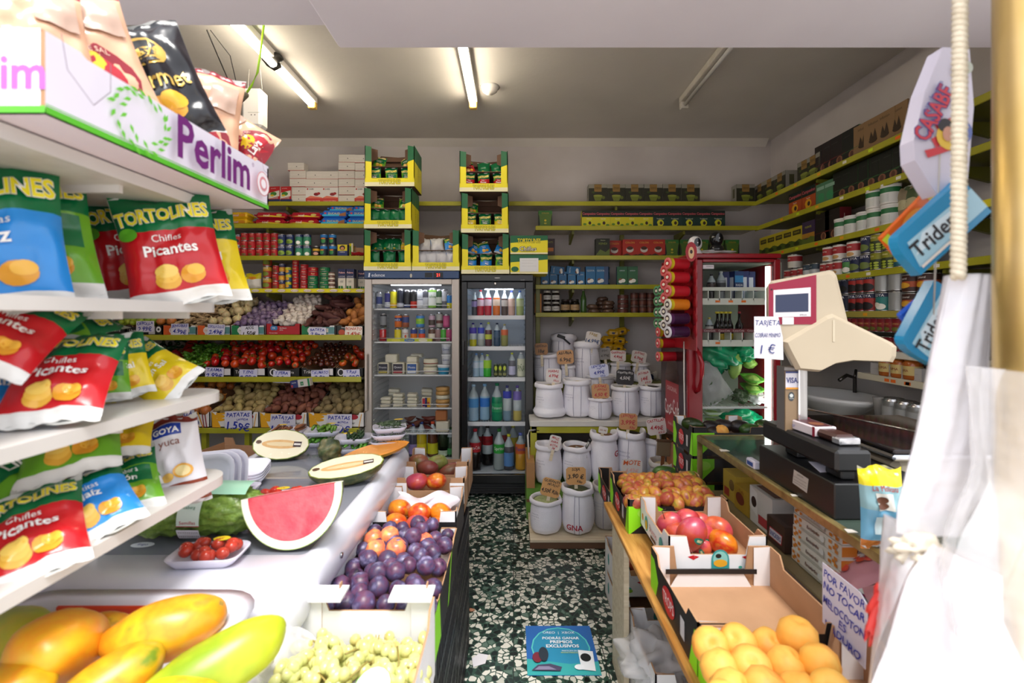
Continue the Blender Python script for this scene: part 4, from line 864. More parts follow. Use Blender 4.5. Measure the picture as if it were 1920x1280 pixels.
# display boxes of snacks above the fridges
def snack_box(px0,px1,py0,py1,lab,Y=FY,d=.3,name='snack_display_box'):
    x0,x1,z1,z0=U(px0,Y),U(px1,Y),V(py0,Y),V(py1,Y);w,h=x1-x0,z1-z0-.003;t=.005;GN,YL='#11603a','#e6d81a';e=.055
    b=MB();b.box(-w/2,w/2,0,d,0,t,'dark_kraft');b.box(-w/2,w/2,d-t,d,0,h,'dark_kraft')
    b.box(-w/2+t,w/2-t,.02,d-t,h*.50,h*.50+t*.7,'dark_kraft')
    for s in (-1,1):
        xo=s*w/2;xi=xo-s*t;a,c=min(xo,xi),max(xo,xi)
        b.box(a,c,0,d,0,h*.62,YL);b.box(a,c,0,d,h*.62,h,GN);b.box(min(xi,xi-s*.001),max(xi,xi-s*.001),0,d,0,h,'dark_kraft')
        b.face((EAST if s>0 else WEST)(xo+s*.0004,d/2,h/2),d,h,[('t','TORTOLINES',.5,.5,.1,'#8a8a10',.8,90),('t','Chifles',.75,.4,.08,'#11603a',.5,90)])
        # pillars of the front
        p0,p1=(-w/2,-w/2+e)if s<0 else (w/2-e,w/2)
        b.prism([(p0,h*.2),(p1,h*.2),(p1,h*(.66 if s>0 else .6)),(p0,h*(.6 if s>0 else .62))],t,YL,'kraft',mt=FRONT(0,0,0))
        b.prism([(p0,h*(.6 if s>0 else .62)),(p1,h*(.66 if s>0 else .6)),(p1,h*.97),(p0,h)],t,GN,'kraft',mt=FRONT(0,0,0))
        b.prism([(0,h*.6),(.09,h*.72),(.09,h*.95),(0,h)]if s<0 else [(0,h*.6),(0,h),(-.09,h*.95),(-.09,h*.72)],.003,'dark_kraft',mt=TR(s*(w/2-t),.03,0)@RZ(-s*18)@RX(90))
    f=MB();f.prism([(-w/2,0),(w/2,0),(w/2,h*.2),(-w/2,h*.2)],t,YL,'kraft',mt=FRONT(0,-.0005,0));f.face(FRONT(0,-.001,h*.05),w,h*.1,[('r',0,0,1,1,'#e6dfb8')]);f.face(FRONT(0,-.0015,h*.11),w,h*.2,[('t','TORTOLINES',.5,.5,.8,'#e6d81a',.44,0,'#2a2a0c',.02)])
    fl=MB();fl.prism([(-w/2+.02,0),(w/2-.02,0),(w/2-.05,.06),(0,.045),(-w/2+.05,.06)],.003,'dark_kraft',mt=TR(0,d-.03,h-.045)@RX(70))
    T(name,lab,'display box',None,((x0+x1)/2,Y,z0),parts=(('carton',b),('front_panel',f),('flap',fl)),group='snack display boxes above the fridges')
    return (x0+x1)/2,Y,z0,w,h
def fill(bx,top,bot,where):
    x,y,z,w,h=bx;n=len(top)
    for i,k in enumerate(bot):
        dd=SB.get(k)or {'w':SBW,'g':SBG}[k]
        dd.put(f'small {NM[k]} snack bag on the lower tier of the {where} display box',(x-w/2+.07+(w-.14)*(i/(max(1,len(bot)-1))),y+.07,z+.03),(8,0,random.uniform(-15,15)),'small snack bags in the display boxes',(.8,.9,.9))
    for i,k in enumerate(top):
        dd=SB.get(k)or {'w':SBW,'g':SBG}[k]
        dd.put(f'small {NM[k]} snack bag on the upper tier of the {where} display box',(x-w/2+.08+(w-.16)*(i/(max(1,len(top)-1))),y+.1,z+h*.52),(-28,random.uniform(-25,25),random.uniform(-15,15)),'small snack bags in the display boxes',.85)
NM={'limon':'green and yellow','picante':'red and green','sal':'yellow','blue':'blue','w':'silver white','g':'plain dark green'}
random.seed(3)
fill(snack_box(684,777,272,349,'topmost display box of the left stack of three above the grey fridge'),['limon','limon'],['limon','limon','limon'],'top left')
fill(snack_box(682.5,772,351,428,'middle display box of the left stack above the grey fridge'),['limon','limon'],['g','g','g','g'],'middle left')
fill(snack_box(682,771,429.5,507,'display box of dark green bags standing on the left of the grey fridge'),['g','g','g','sal'],['g','g','g'],'bottom left')
fill(snack_box(772.5,861.5,430,507,'display box of silver white bags standing on the right of the grey fridge'),['w','w','blue'],['w','w','w','w'],'silver-filled')
fill(snack_box(861.5,952,282,359,'topmost display box of the right stack of three above the black fridge'),['picante','g','g'],['picante','picante','picante'],'top right')
fill(snack_box(864.5,953.5,360.5,436,'half empty middle display box above the black fridge'),['limon'],['sal','limon','sal'],'half empty')
fill(snack_box(865,955,437,513,'display box with blue bags standing on the black fridge'),['blue','blue','blue'],['blue','blue','limon'],'blue-filled')
for i,(a,b)in enumerate(((477,513),(441,476))):
    Y=FY;x0,x1,z1,z0=U(957,Y),U(1027,Y),V(a,Y),V(b,Y)
    if i==0:x0,x1,z1,z0=U(957,Y),U(1027,Y),V(477,Y),V(513,Y)
    w,h=x1-x0,z1-z0-.002
    fr=[('p',[(0,.6),(1,.75),(1,1),(0,1)],'#11603a'),('r',0,0,1,.08,'#e6dfb8'),('e',.12,.24,.1,.14,'#11603a')]
    fr+=[('t','TORTOLINES',.5,.72,.32,'#e6d81a',.62,0,'#3a3a10',.02),('t','Chifles',.47,.28,.34,'#f0ead0',.5,0,'#3a3a10')]if i else [('r',.25,.1,.75,.82,'#dcdcdc'),('l',[(.3,.7),(.7,.7)],.001,'#8a8a8a'),('l',[(.3,.55),(.6,.55)],.001,'#8a8a8a'),('l',[(.3,.4),(.7,.4)],.001,'#8a8a8a')]
    T('snack_carton','closed yellow and green carton %s, right of the blue bag display box'%('with lettering','with a white sheet taped on')[1-i]if i else 'closed yellow and green carton with a white paper sheet taped on, on the black fridge','carton',carton(w,.3,h,'#e6d81a',fr),((x0+x1)/2,Y,z0),group='closed snack cartons')
# ---------------- goods on the left back shelves
def row(kind,pxs,py_z,Y,lab,group,rz=0,dy=0,sc=None,a='leftmost',z='rightmost',jit=2):
    """one kind in a row; lab has %s for its place in the row"""
    n=len(pxs)
    for i,px in enumerate(pxs):kind.put(ln(lab%nth(i,n,a,z)),(U(px,Y),Y+dy,py_z),(0,0,rz+random.uniform(-jit,jit)),group,sc)
random.seed(21)
Y=4.24;zt=ZT+.002
RB=Kind('salt_box','box',carton(.125,.09,.15,'#c0282c',[('r',0,0,1,.22,'#26386a'),('p',[(.05,.25),(.95,.4),(.95,.75),(.1,.6)],'#e8e4d8'),('e',.5,.55,.25,.12,'#4a8a3a'),('e',.4,.45,.15,.06,'#e0c030'),('t','PARADISE',.5,.3,.14,'#e8e4e0',.85),('t','sal marina',.5,.88,.08,'#f0e0d8',.7)],[('r',0,0,1,1,'#b8b4b0'),('l',[(.2,.8),(.8,.8)],.002,'#6a6460'),('l',[(.2,.7),(.8,.7)],.002,'#6a6460'),('r',0,0,1,.2,'#26386a')]))
row(RB,[513,534],zt,Y,'%s of the two red boxes with vegetables printed, on the top back shelf','red boxes on the top shelf',rz=-6)
WB=carton(.148,.09,.072,'#ddd6cc',[('l',[(.05,.5),(.95,.55)],.0015,'#f4f0ea'),('l',[(.1,.2),(.8,.3)],.0012,'#c4bcb0'),('e',.55,.5,.03,.06,'#3a3a3a')],[('r',0,0,1,.06,'#c04038')],top=[('r',0,0,1,1,'#e4ddd2')]);WB.box(-.075,.075,-.001,.091,0,.003,'#c04038');WBX=Kind('wrapped_box','box',WB)
SR=Kind('printed_box','box',carton(.148,.09,.143,'#e6e2dc',[('r',0,0,1,.3,'#cc4038'),('p',[(.0,.3),(.3,.45),(1,.35),(1,.3)],'#e07a60'),('e',.65,.55,.16,.1,'#8a1a20'),('e',.8,.6,.1,.08,'#a82a2a'),('t','SABE',.35,.88,.14,'#2a2a2a',.4),('e',.12,.88,.05,.05,'#c04038'),('t','COLA CAO FRESA',.5,.12,.1,'#f0e0dc',.8)]))
cols={559:5,589:2,619:2,650:4,679:4};cn=['first','second','third','fourth','fifth']
for ci,(px,n)in enumerate(((558,5),(588.5,2),(618.8,2),(649.5,6),(680,4))):
    z=zt;x=U(px,Y)
    if ci in (1,2,4):SR.put(f'white box with red print at the foot of the {cn[ci]} column of wrapped boxes',(x,Y,z),(0,0,0),'printed boxes on the top shelf');z+=.145
    for i in range(n):
        off=-.02 if (ci==0 and i==4)else random.uniform(-.003,.003)
        WBX.put(f'cream wrapped box, {"lowest" if i == 0 else cn[i-1] if i < 6 and i > 0 else ""} {"" if i == 0 else "above the bottom one"} in the {cn[ci]} column, top back shelf'.replace('  ',' '),(x+off,Y+random.uniform(0,.01),z),(0,0,random.uniform(-2,2)),'cream wrapped boxes on the top shelf');z+=.0745
# crackers and biscuits
Y=4.1
def pack(w,h,d,col,items,seed=1):
    m=MB();m.box(-w/2,w/2,0,d,0,h,col,h*.28);m.face(FRONT(0,-.0004,h/2),w*.94,h*.6,items)
    for s in (-1,1):m.box(s*w/2-(.0 if s>0 else .012),s*w/2+(.012 if s>0 else 0),0,d,h*.4,h*.6,col)
    return m
YN=Kind('biscuit_pack','biscuit pack',pack(.25,.058,.12,'#e0b41c/r.2',[('t','Saltin noel',.45,.5,.9,'#f4efe0',.5,0,'#b8302a'),('e',.85,.5,.12,.4,'#d8901c')]));RN=Kind('biscuit_pack','biscuit pack',pack(.26,.055,.12,'#a81a2c/r.2',[('p',[(0,.2),(.5,.5),(1,.1),(1,0)],'#e0c020'),('t','noel',.35,.5,.95,'#f4efe0',.3),('e',.8,.6,.1,.3,'#c8b060')]))
OG=Kind('biscuit_pack','biscuit pack',pack(.15,.072,.12,'#d8941c/r.15/m.3',[('e',.3,.4,.15,.3,'#f0d070'),('e',.7,.6,.15,.25,'#b8601c')]));DUC=Kind('cracker_pack','cracker pack',pack(.22,.066,.12,'#2a6ac8/r.15',[('r',0,0,1,.35,'#2ab0d8'),('p',[(.7,0),(.75,.5),(1,.9),(1,0)],'#8a5a30'),('t','DUCALES',.5,.55,.6,'#f0e040',.5),('e',.13,.6,.05,.2,'#c02a38')]));DRK=Kind('biscuit_pack','biscuit pack',pack(.16,.05,.12,'#5a2420/r.2',[('t','ducal',.5,.5,.8,'#e0c8a0',.6),('r',.0,0,1,.3,'#a01c24')]))
z=Z2+.002;gN='packs on the biscuit shelf'
for px,k,t,d in ((355,DRK,0,'dark brown biscuit pack at the far left of the biscuit shelf'),(388,OG,0,'golden foil biscuit pack left of the yellow noel packs'),(437,YN,0,'lower yellow noel biscuit pack'),(437,YN,1,'upper yellow noel biscuit pack'),
     (505,RN,0,'lower red noel biscuit pack, left pair'),(507,RN,1,'upper red noel biscuit pack, left pair'),(568,RN,0,'lower red noel biscuit pack, right pair'),(572,RN,1,'upper red noel biscuit pack, right pair'),
     (624,DUC,0,'lower blue cracker pack, left of the two stacks'),(626,DUC,1,'middle blue cracker pack, left of the two stacks'),(672,DUC,0,'lower blue cracker pack beside the display boxes'),(675,DUC,1,'middle blue cracker pack beside the display boxes')):
    k.put(d,(U(px,Y),Y+t*.005,z+t*(.068 if k is DUC else .06)),(0,0,random.uniform(-3,3)),gN)
for px,d in ((632,'left'),(678,'right')):DUC.put(f'topmost blue cracker pack set back on the {d} stack',(U(px,Y),Y+.1,z+.136),(0,0,2),gN)
# tins, shelf 2.02
ZC=2.022;GY=[('t','GOYA',.5,.84,.2,'#f0f0f4',.8)]
WR=Kind('food_tin','tin',can(.034,.1,'#e6e2da',[(.5,.8,'#a82228')],[('t','leche',.5,.66,.14,'#f0ece4',.6),('e',.6,.3,.2,.1,'#d8b078')]));BK=can(.034,.1,'#b82a24',[(.8,.94,'#1c2050')],GY+[('e',.5,.4,.28,.16,'#26201e')]);GOB=Kind('food_tin','tin',BK)
TR2=Kind('food_tin','tin',can(.034,.07,'#c01c24',(),[('t','carne',.5,.75,.2,'#f0c8a0',.7),('e',.5,.3,.25,.16,'#7a5a2a')]));GRN=Kind('food_tin','tin',can(.034,.1,'#26386a',(),GY+[('e',.5,.35,.38,.2,'#8aa83a'),('e',.4,.3,.2,.1,'#6a8a2a')]));COC=Kind('food_tin','tin',can(.034,.1,'#3a8a6a',[(.75,.94,'#22306a')],GY+[('e',.6,.25,.25,.16,'#f0ece0'),('e',.6,.25,.17,.1,'#ffffff')]))
BLU=Kind('food_tin','tin',can(.034,.1,'#1c2634',[(.7,.94,'#2a7ac0')],[('e',.5,.4,.25,.2,'#3a8a4a'),('e',.5,.6,.25,.06,'#e07a2a')]));YCN=Kind('food_tin','tin',can(.033,.095,'#2a2420',[(.55,.75,'#e0b02a')],[('e',.5,.3,.3,.14,'#e0a890')]))
Y=4.12;gT='tins on the two-tier tin shelf';tn=('lower','upper')
def tier(kind,pxs,h,n,lab,group,z0=ZC,Y=Y,sc=None,names=('lowest','second from the bottom','middle','fourth from the bottom','fifth from the bottom','topmost')):
    m=len(pxs)
    for i,px in enumerate(pxs):
        for t in range(n):
            lv={1:('',),2:('lower','upper'),3:('bottom','middle','top')}.get(n)or ('bottom',)+tuple(names[1:n-1])+('top',)
            kind.put(ln(f'{lab}, {lv[t]} tier'+(f', {nth(i, m)} column' if m>1 else '')),(U(px,Y)+random.uniform(-.002,.002),Y+random.uniform(0,.008),z0+t*h),(0,0,random.uniform(-14,14)),group,sc)
tier(WR,[403],.1,2,'white tin with red band at the left of the tin shelf',gT);BLK=Kind('food_tin','tin',can(.034,.1,'#28346a',(),GY));tier(BLK,[388],.1,2,'dark blue tin beside the snack bags on tin shelf',gT)
tier(GOB,[431,446],.1,2,'red tin with black beans printed, tin shelf',gT);tier(TR2,[459,473,487,501,515],.0705,3,'short red tin in block of fifteen',gT)
tier(GRN,[528.5,544],.1,2,'blue tin with green peas printed',gT);tier(COC,[561,576],.1,2,'green and blue coconut tin',gT);tier(YCN,[592.5],.1,1,'dark tin with yellow band beside the coconut tins',gT);tier(BLU,[607.5,624],.1,2,'dark blue tin with leafy print',gT)
QB=carton(.085,.06,.11,'#283a7a',[('r',0,.5,1,1,'#e0cc20'),('e',.5,.75,.3,.2,'#3a2a20'),('e',.5,.7,.18,.12,'#c88a5a'),('t','HARINA',.5,.4,.12,'#f0ece0',.8)])
T('flour_box','small blue and yellow box at the right end of the tin shelf','box',QB,(U(642,Y),Y,ZC));T('flyer','yellow leaflet standing beside the small blue and yellow box','leaflet',carton(.04,.006,.125,'#e0cc20',[('r',.1,.2,.5,.8,'#3a8a3a'),('r',.6,0,1,1,'#e8e4da')]),(U(657,Y),Y+.02,ZC),(0,0,-25))
open_carton(.16,.16,.13,'brown open carton at the right end of the tin shelf',(U(672,Y+.1),Y+.14,ZC),5)
RB2=Kind('candy_bag','candy bag',bag(.13,.07,.03,[(0,1.01,'#b01c24/r.2')],[('t','Dulce',.5,.5,.3,'#f0e0c0',.6)],3,nx=8,ny=8));RB2.put('red glossy bag on the right end of the tin shelf',(U(672,Y),Y,ZC+.01),(70,0,20))
# lower tin shelf with the yellow strip
ZD=1.737;gU='tins on the shelf with yellow strip'
LT=[(501,.1,3,can(.038,.1,'#a8301c',[(.6,.94,'#c8a02a')],GY+[('e',.5,.35,.35,.2,'#7a8a2a')]),'orange and green goya tin',.028),(517,.07,3,can(.03,.07,'#b81c20',(),[('t','atun',.5,.7,.25,'#f0d8b0',.7),('e',.5,.3,.3,.16,'#7a4a2a')]),'short red tin',0),
      (529,.075,3,can(.028,.075,'#c8801c',[(.6,.94,'#2a3060')],GY+[('e',.5,.3,.3,.2,'#e0b03a')]),'orange and blue tin',0),(541,.065,3,can(.027,.065,'#2a5a7a',[(.6,.94,'#c8c020')],[('e',.5,.4,.25,.2,'#e0a02a')]),'teal and yellow tin',0),(554,.052,5,can(.028,.052,'#b81c24',(),[('t','Real',.5,.5,.35,'#f0d890',.7)]),'flat red tin with yellow lettering',0),
      (570,.044,5,can(.034,.044,'#b81c24',(),[('t','Atun',.5,.5,.4,'#f0e0d0',.7)]),'flat wide red tin',0)]
for px,h,n,mm,d,_ in LT:tier(Kind('food_tin','tin',mm),[px],h,n,d+' on the yellow strip shelf',gU,ZD)
FG=Kind('food_tin','tin',can(.045,.038,'#1f7a4a',(),[('t','Isabel',.5,.5,.45,'#f0d8b0',.6)]));FR=Kind('food_tin','tin',can(.045,.038,'#b81c24',(),[('t','Real',.5,.5,.45,'#f0d890',.6)]))
for t in range(5):(FG if t<3 else FR).put(f'flat tin, {cn[t]} from the bottom in the red over green column',(U(587,Y),Y,ZD+t*.0385),(0,0,t*7),gU)
tier(FG,[609],.0385,5,'flat green tin in the all green column',gU,ZD);TG=Kind('food_tin','tin',can(.03,.036,'#7a4a3a',[(.3,.7,'#d8d0c0')]));tier(TG,[621.5],.0375,4,'flat brown tin beside the green column',gU,ZD)
MC=Kind('milk_carton','carton',carton(.066,.07,.18,'#e0d8c8',[('r',0,.55,1,1,'#222c5a'),('t','Puleva',.5,.82,.12,'#f0ece8',.8,0,'#b8302a'),('t','LOCHE',.5,.62,.1,'#e8e4e0',.8),('r',.05,.02,.3,.16,'#1f7a3a'),('r',.4,.02,.65,.16,'#1f7a3a'),('t','YTT',.5,.36,.14,'#3a3a3a',.4)],[('r',0,0,1,.55,'#a8a090'),('r',0,.55,1,1,'#222c5a')]))
row(MC,[641,656.5],ZD,Y,'%s of the two front milk cartons beside the green tins','milk cartons',jit=1);row(MC,[671,680],ZD,Y,'%s of the two milk cartons set back against the fridge','milk cartons set back',dy=.1,jit=1)
for i,(px,c,d,h,w)in enumerate(((425,'#d8c83a','yellow and clear bag of grain at the left end',.14,.15),(441,'#222850','dark blue bag lying between yellow grain bags',.09,.13),(455,'#c8c03a','small yellow-green bag of grain',.12,.1),(473,'#e0dcd0','white bag of rice with yellow top',.14,.14),(412,'#4a5030','dark clear-topped grain bag at the back',.16,.16))):
    m=bag(w,h,.06,[(0,.62,c+'/r.3'),(.62,1.01,'#e0d01c/r.3')],[('e',.5,.72,.25,.1,'#e0901c'),('t','Maiz',.5,.72,.1,'#b8302a',.4)],i+3,nx=12,ny=14)
    T('grain_bag',d+' on the yellow strip shelf','grain bag',m,(U(px,Y+.05*(i==4)),Y+.03+.1*(i==4),ZD),(0,random.uniform(-6,6),0),'grain bags on the shelf')

# ---------------- right part of the back wall
Y=4.22;GB4='boxes on the right back shelves'
CUP=[('r',0,0,1,.06,'#b8b4ac'),('r',0,.78,.3,1,'#8a887c'),('r',.7,.8,1,1,'#8a887c'),('r',.3,.58,.7,.98,'#8a6a34'),('t','ZEISS',.5,.78,.16,'#2a2414',.32),('p',[(.25,.35),(.75,.35),(.65,.08),(.35,.08)],'#6a7426'),('e',.5,.36,.25,.06,'#848e38'),('e',.8,.26,.09,.09,'#5a6420'),('e',.25,.55,.1,.06,'#3a4a1e')]
CB=Kind('coffee_box','box',carton(.166,.1,.165,'#2a2a1c',CUP,[('r',0,0,1,1,'#8a8880'),('r',.3,.3,.7,.8,'#4a4a30')]))
row(CB,[1121,1155.5,1190,1225,1260,1295],ZT+.002,Y,'%s of the six boxes showing a green cup on the top back shelf','green cup boxes',jit=.6)
CB.put('green cup box standing alone near the room corner on the top shelf',(U(1398,Y),Y,ZT+.002),(0,0,0),'green cup boxes')
def camp(c,d,cc='#c8c820'):return [('r',0,.62,1,1,'#12241e'),('t','Campesino',.5,.8,.2,'#c86a74',.92,0,'#7a1a24'),('t',d,.5,.52,.1,'#e8e4d0',.7),('e',.5,.27,.24,.2,cc),('e',.55,.27,.1,.1,'#3a2418'),('e',.2,.2,.12,.06,'#5a8a2a' if c=='#c8c020' else c),('e',.8,.15,.12,.06,'#5a8a2a' if c=='#c8c020' else c)]
CY=Kind('coffee_box','box',carton(.13,.09,.155,'#c8c020',camp('#c8c020','Selecto'),[('r',0,0,1,.62,'#a8a018')]));CG=Kind('coffee_box','box',carton(.13,.09,.155,'#12342e',camp('#12342e','Traditional'),[('r',0,0,1,1,'#0e2420')]))
row(CY,[1104.5,1131,1158,1184.5,1211],Z2+.002,Y,'%s of the five yellow coffee boxes on the second back shelf','yellow coffee boxes',jit=.6);row(CG,[1238,1265,1292,1319,1346],Z2+.002,Y,'%s of the five dark green coffee boxes on the second back shelf','dark green coffee boxes',jit=.6)
GCL=carton(.125,.08,.155,'#4a6a20',[('r',0,.8,1,1,'#2a6a2a'),('t','COLON',.5,.85,.12,'#c8901c',.8),('p',[(0,0),(.12,.2),(.05,.7),(0,.75)],'#10161a'),('p',[(1,0),(.88,.2),(.95,.7),(1,.75)],'#10161a'),('e',.5,.42,.08,.06,'#c8b020'),('e',.5,.25,.1,.05,'#a8a030')]);GCK=Kind('coffee_box','box',GCL)
GCK.put('single green coffee box at the left end of the second back shelf',(U(1022.5,Y),Y,Z2+.002),(0,0,0),'green coffee boxes')
T('coffee_box','dark brown box half hidden behind the closed snack carton','box',carton(.13,.08,.165,'#2a1a22',[('r',.1,.3,.9,.5,'#a8622a'),('t','KENTI',.6,.8,.14,'#8a8a3a',.6)]),(U(1027,Y),Y,Z3+.002))
T('coffee_box','dark box with green landscape print, left of the red boxes','box',carton(.125,.08,.165,'#1e2216',[('t','KENDI',.5,.72,.16,'#8a9a3a',.8),('p',[(0,.1),(.3,.4),(.7,.25),(1,.45),(1,0),(0,0)],'#5a6a2a'),('t','Moreno',.5,.9,.08,'#c8c8a0',.8)]),(U(1130,Y),Y-.01,Z3+.002))
RC=Kind('coffee_box','box',carton(.13,.08,.158,'#a82a1c',[('t','COLON',.5,.82,.15,'#e0a83a',.75),('e',.5,.42,.26,.17,'#c8c0b8'),('e',.5,.5,.22,.1,'#4a2a1c'),('p',[(0,0),(1,0),(1,.15),(.6,.08),(.3,.2),(0,.1)],'#3a2418')],[('r',0,0,1,1,'#8a1c18')]))
RC.put('red coffee box set back behind the dark box, third back shelf',(U(1152,Y+.06),Y+.06,Z3+.002),(0,0,0),'red coffee boxes');row(RC,[1181,1207.5,1234],Z3+.002,Y,'%s of the three front red coffee boxes on the third back shelf','red coffee boxes',jit=.6)
row(GCK,[1260,1288,1316,1344,1373],Z3+.002,Y,'%s of the five green boxes behind the cameras on the third shelf','green coffee boxes',jit=.6)
def coco(w,h,c1,txt):return carton(w,.06,h,c1,[('t',txt,.5,.78,.14,'#d8e0e4',.85),('e',.35,.28,.2,.1,'#7a4a2a'),('e',.6,.25,.22,.1,'#e8e4dc'),('e',.35,.2,.2,.08,'#f0ece4'),('r',0,0,1,.08,'#24406a')],[('r',0,0,1,1,'#22406a')])
CS=Kind('juice_carton','carton',coco(.072,.125,'#2a6a9a','GOYA'));CT=Kind('juice_carton','carton',coco(.088,.172,'#2a6a9a','GOYA'));CGR=Kind('juice_carton','carton',coco(.092,.172,'#24603a','coco'))
z=Z4+.002;row(CS,[1022,1038,1055,1072,1089],z,Y,'%s of the five small blue coconut cartons','small coconut cartons',jit=2);row(CT,[1107.5,1126.5],z,Y,'%s of the two tall blue coconut cartons','tall coconut cartons',jit=1);CT.put('tall coconut carton turned sideways beside the tall pair',(U(1143,Y),Y+.03,z),(0,0,70),'tall coconut cartons');row(CGR,[1166.5,1186],z,Y,'%s of the two green coconut cartons','green coconut cartons',rz=-8)
for px,d in ((1052,'left'),(1082,'right')):CS.put(f'small coconut carton lying on its side on the {d} of the small cartons',(U(px,Y)+.03,Y,z+.128),(0,-84,6),'small coconut cartons')
def jar(r,h,c,lid,art=(),lb=None):
    m=MB();m.lathe([(.001,0),(r*.9,0),(r,h*.06),(r,h*.72),(r*.8,h*.82)],c,18);
    if lb:m.lathe([(r*1.01,h*.2),(r*1.01,h*.6)],lb,18);m.f,m.m,m.s=m.f[:-2],m.m[:-2],m.s[:-2];m.art(lambda u,v,o:Vector(((r*1.015+o)*math.sin((u-.5)*2.4),-(r*1.015+o)*math.cos((u-.5)*2.4),h*(.2+.4*v))),2.4*r,h*.4,art,True)
    l=MB();l.lathe([(.001,h*.82),(r*.86,h*.82),(r*.88,h*.98),(r*.8,h),(.001,h)],lid,18);return (('glass_body',m),('lid',l))
z=Z5+.002;BJ=Kind('preserve_jar','jar',None,jar(.036,.1,'#1c1412/r.15','#c8c4b8/r.3',[('t','mora',.5,.5,.5,'#2a2624',.7)],'#d0ccc4'))
for px,d in ((1026,'left'),(1042,'right')):
    for t in (0,1):BJ.put(f'dark jar with pale label, {d} {("bottom", "top")[t]} of the block of four',(U(px,Y),Y,z+t*.1),(0,0,0),'dark preserve jars')
BJ2=Kind('preserve_jar','jar',None,jar(.042,.125,'#14100e/r.15','#2a2420/r.3',[('t','miel',.5,.5,.4,'#2a2420',.6)],'#a88a60'))
row(BJ2,[1060,1078],z,Y,'%s of the two larger dark jars with tan labels','larger dark jars');T('glass_bottle','tall narrow dark green bottle on the lowest back shelf','bottle',None,(U(1094,Y),Y,z),parts=(('body',MB().lathe([(.001,0),(.026,0),(.028,.02),(.026,.13),(.014,.17),(.012,.2)],'#3a5a2a/r.1',14)),('cap',MB().lathe([(.001,.2),(.014,.2),(.014,.215),(.001,.216)],'#8a8a7a',12))))
T('snack_tube','orange and yellow packet standing beside the black fridge','packet',carton(.06,.05,.175,'#c87a2a',[('e',.5,.3,.3,.12,'#e0b03a'),('r',.2,.6,.8,.8,'#a82a1c')]),(U(1009,Y),Y,z))
DSC=Kind('cocoa_tablet','sweet',can(.05,.04,'#4a2620',[(.2,.8,'#5e3028')]));DW=MB();DW.lathe([(.001,0),(.05,.002),(.055,.02),(.04,.038),(.001,.04)],'foil',16,wob=lambda a,z:1+.05*math.sin(9*a));DWK=Kind('wrapped_cake','sweet',MB().lathe([(.001,0),(.05,.002),(.055,.02),(.04,.038),(.001,.04)],'#5a4438/r.2',16,wob=lambda a,z:1+.05*math.sin(9*a)))
for px,n in ((1112,2),(1132,4),(1141,3)):
    for t in range(n):DWK.put(f'round brown wrapped cake, {cn[t]} from the bottom of the {dict([(1112, "left"), (1132, "tall middle"), (1141, "right")])[px]} pile',(U(px,Y)+random.uniform(-.01,.01),Y+(.1 if px==1132 else 0),z+t*.036),(random.uniform(-6,6),random.uniform(-6,6),0),'wrapped brown cakes')
tier(DSC,[1168],.041,4,'wide flat brown tub beside the wrapped cakes','brown tubs',z,Y);BRJ=Kind('brown_tub','tub',can(.036,.06,'#4e2a22',[(.3,.7,'#6a3a2c')],lid='#7a6a60/r.3'));tier(BRJ,[1190,1205,1220],.062,3,'small brown tub on lowest back shelf','small brown tubs',z,Y)

# ---------------- right wall goods
def wy(px,x=2.25):return F*x/(px-CX)
def wrow(kind,pxs,z,lab,group,x=2.24,rz=-90,sc=None,jit=2):
    n=len(pxs)
    for i,px in enumerate(pxs):kind.put(ln(lab%nth(i,n,'farthest','nearest','from the back corner')),(x,wy(px,x),z),(0,0,rz+random.uniform(-jit,jit)),group,sc)
def seq(a,b,n):      # n evenly spaced places along the wall between two columns
    ya,yb=wy(a),wy(b);return [CX+F*2.25/(ya+(yb-ya)*i/(n-1))for i in range(n)]
wrow(CB,seq(1424,1462,3),ZT+.003,'%s of the three green cup boxes on the right wall beside the corner','green cup boxes');wrow(CB,[1508,1524],ZT+.003,'%s of the two green cup boxes next to the dark red boxes','green cup boxes')
def dark(c,e):return carton(.15,.08,.21,c,[('e',.6,.18,.2,.13,'#8a5a44'),('e',.6,.18,.1,.1,'#5a3628'),('l',[(0,.3),(1,.34)],.003,e),('l',[(.1,.8),(.5,.8)],.003,'#3a3a36')],[('r',0,0,1,1,e),('l',[(.4,.2),(.4,.8)],.004,'#c8b8b0')])
DR=Kind('tea_box','box',dark('#180e0e','#6a1a20'));DG=Kind('tea_box','box',dark('#10140f','#3a6a3a'));KR=Kind('tea_box','box',carton(.15,.08,.2,'#8a6c4a',[('t','Infusion',.5,.84,.12,'#3a2c1c',.8),('e',.5,.3,.22,.08,'#3a2a1a'),('p',[(.3,.35),(.4,.6),(.5,.4),(.6,.65),(.7,.35)],'#3a2a1a'),('r',.0,0,1,.1,'#5a3c24')],[('r',0,0,1,1,'#9c7e58')]))
wrow(DR,seq(1541,1571,3),ZT+.003,'%s of the three black boxes with red sides, top right shelf','black and red boxes');DG.put('black box with a green side on the top right shelf',(2.24,wy(1597),ZT+.003),(0,0,-90),'black and green boxes');wrow(KR,seq(1617,1682,4),ZT+.003,'%s of the four tan tea boxes on the top right shelf','tan tea boxes')
CR=Kind('coffee_box','box',carton(.17,.09,.175,'#a8481c',camp('#a8481c','Fuerte','#d8a020'),[('r',0,0,1,1,'#7a3418')]));LG=Kind('tea_box','box',carton(.12,.08,.16,'#4a7a5a',[('e',.5,.35,.3,.2,'#3a8a5a'),('r',.1,.7,.9,.85,'#8ab09a')]))
wrow(CR,[1491,1516],Z2+.003,'%s of the two orange-red coffee boxes, right wall','orange-red coffee boxes');wrow(LG,[1540,1556],Z2+.003,'%s of the two pale green boxes, right wall','pale green boxes');wrow(DG,seq(1576,1718,8),Z2+.003,'%s of the eight black boxes on the right wall shelf','black and green boxes',sc=(1,1,.9))
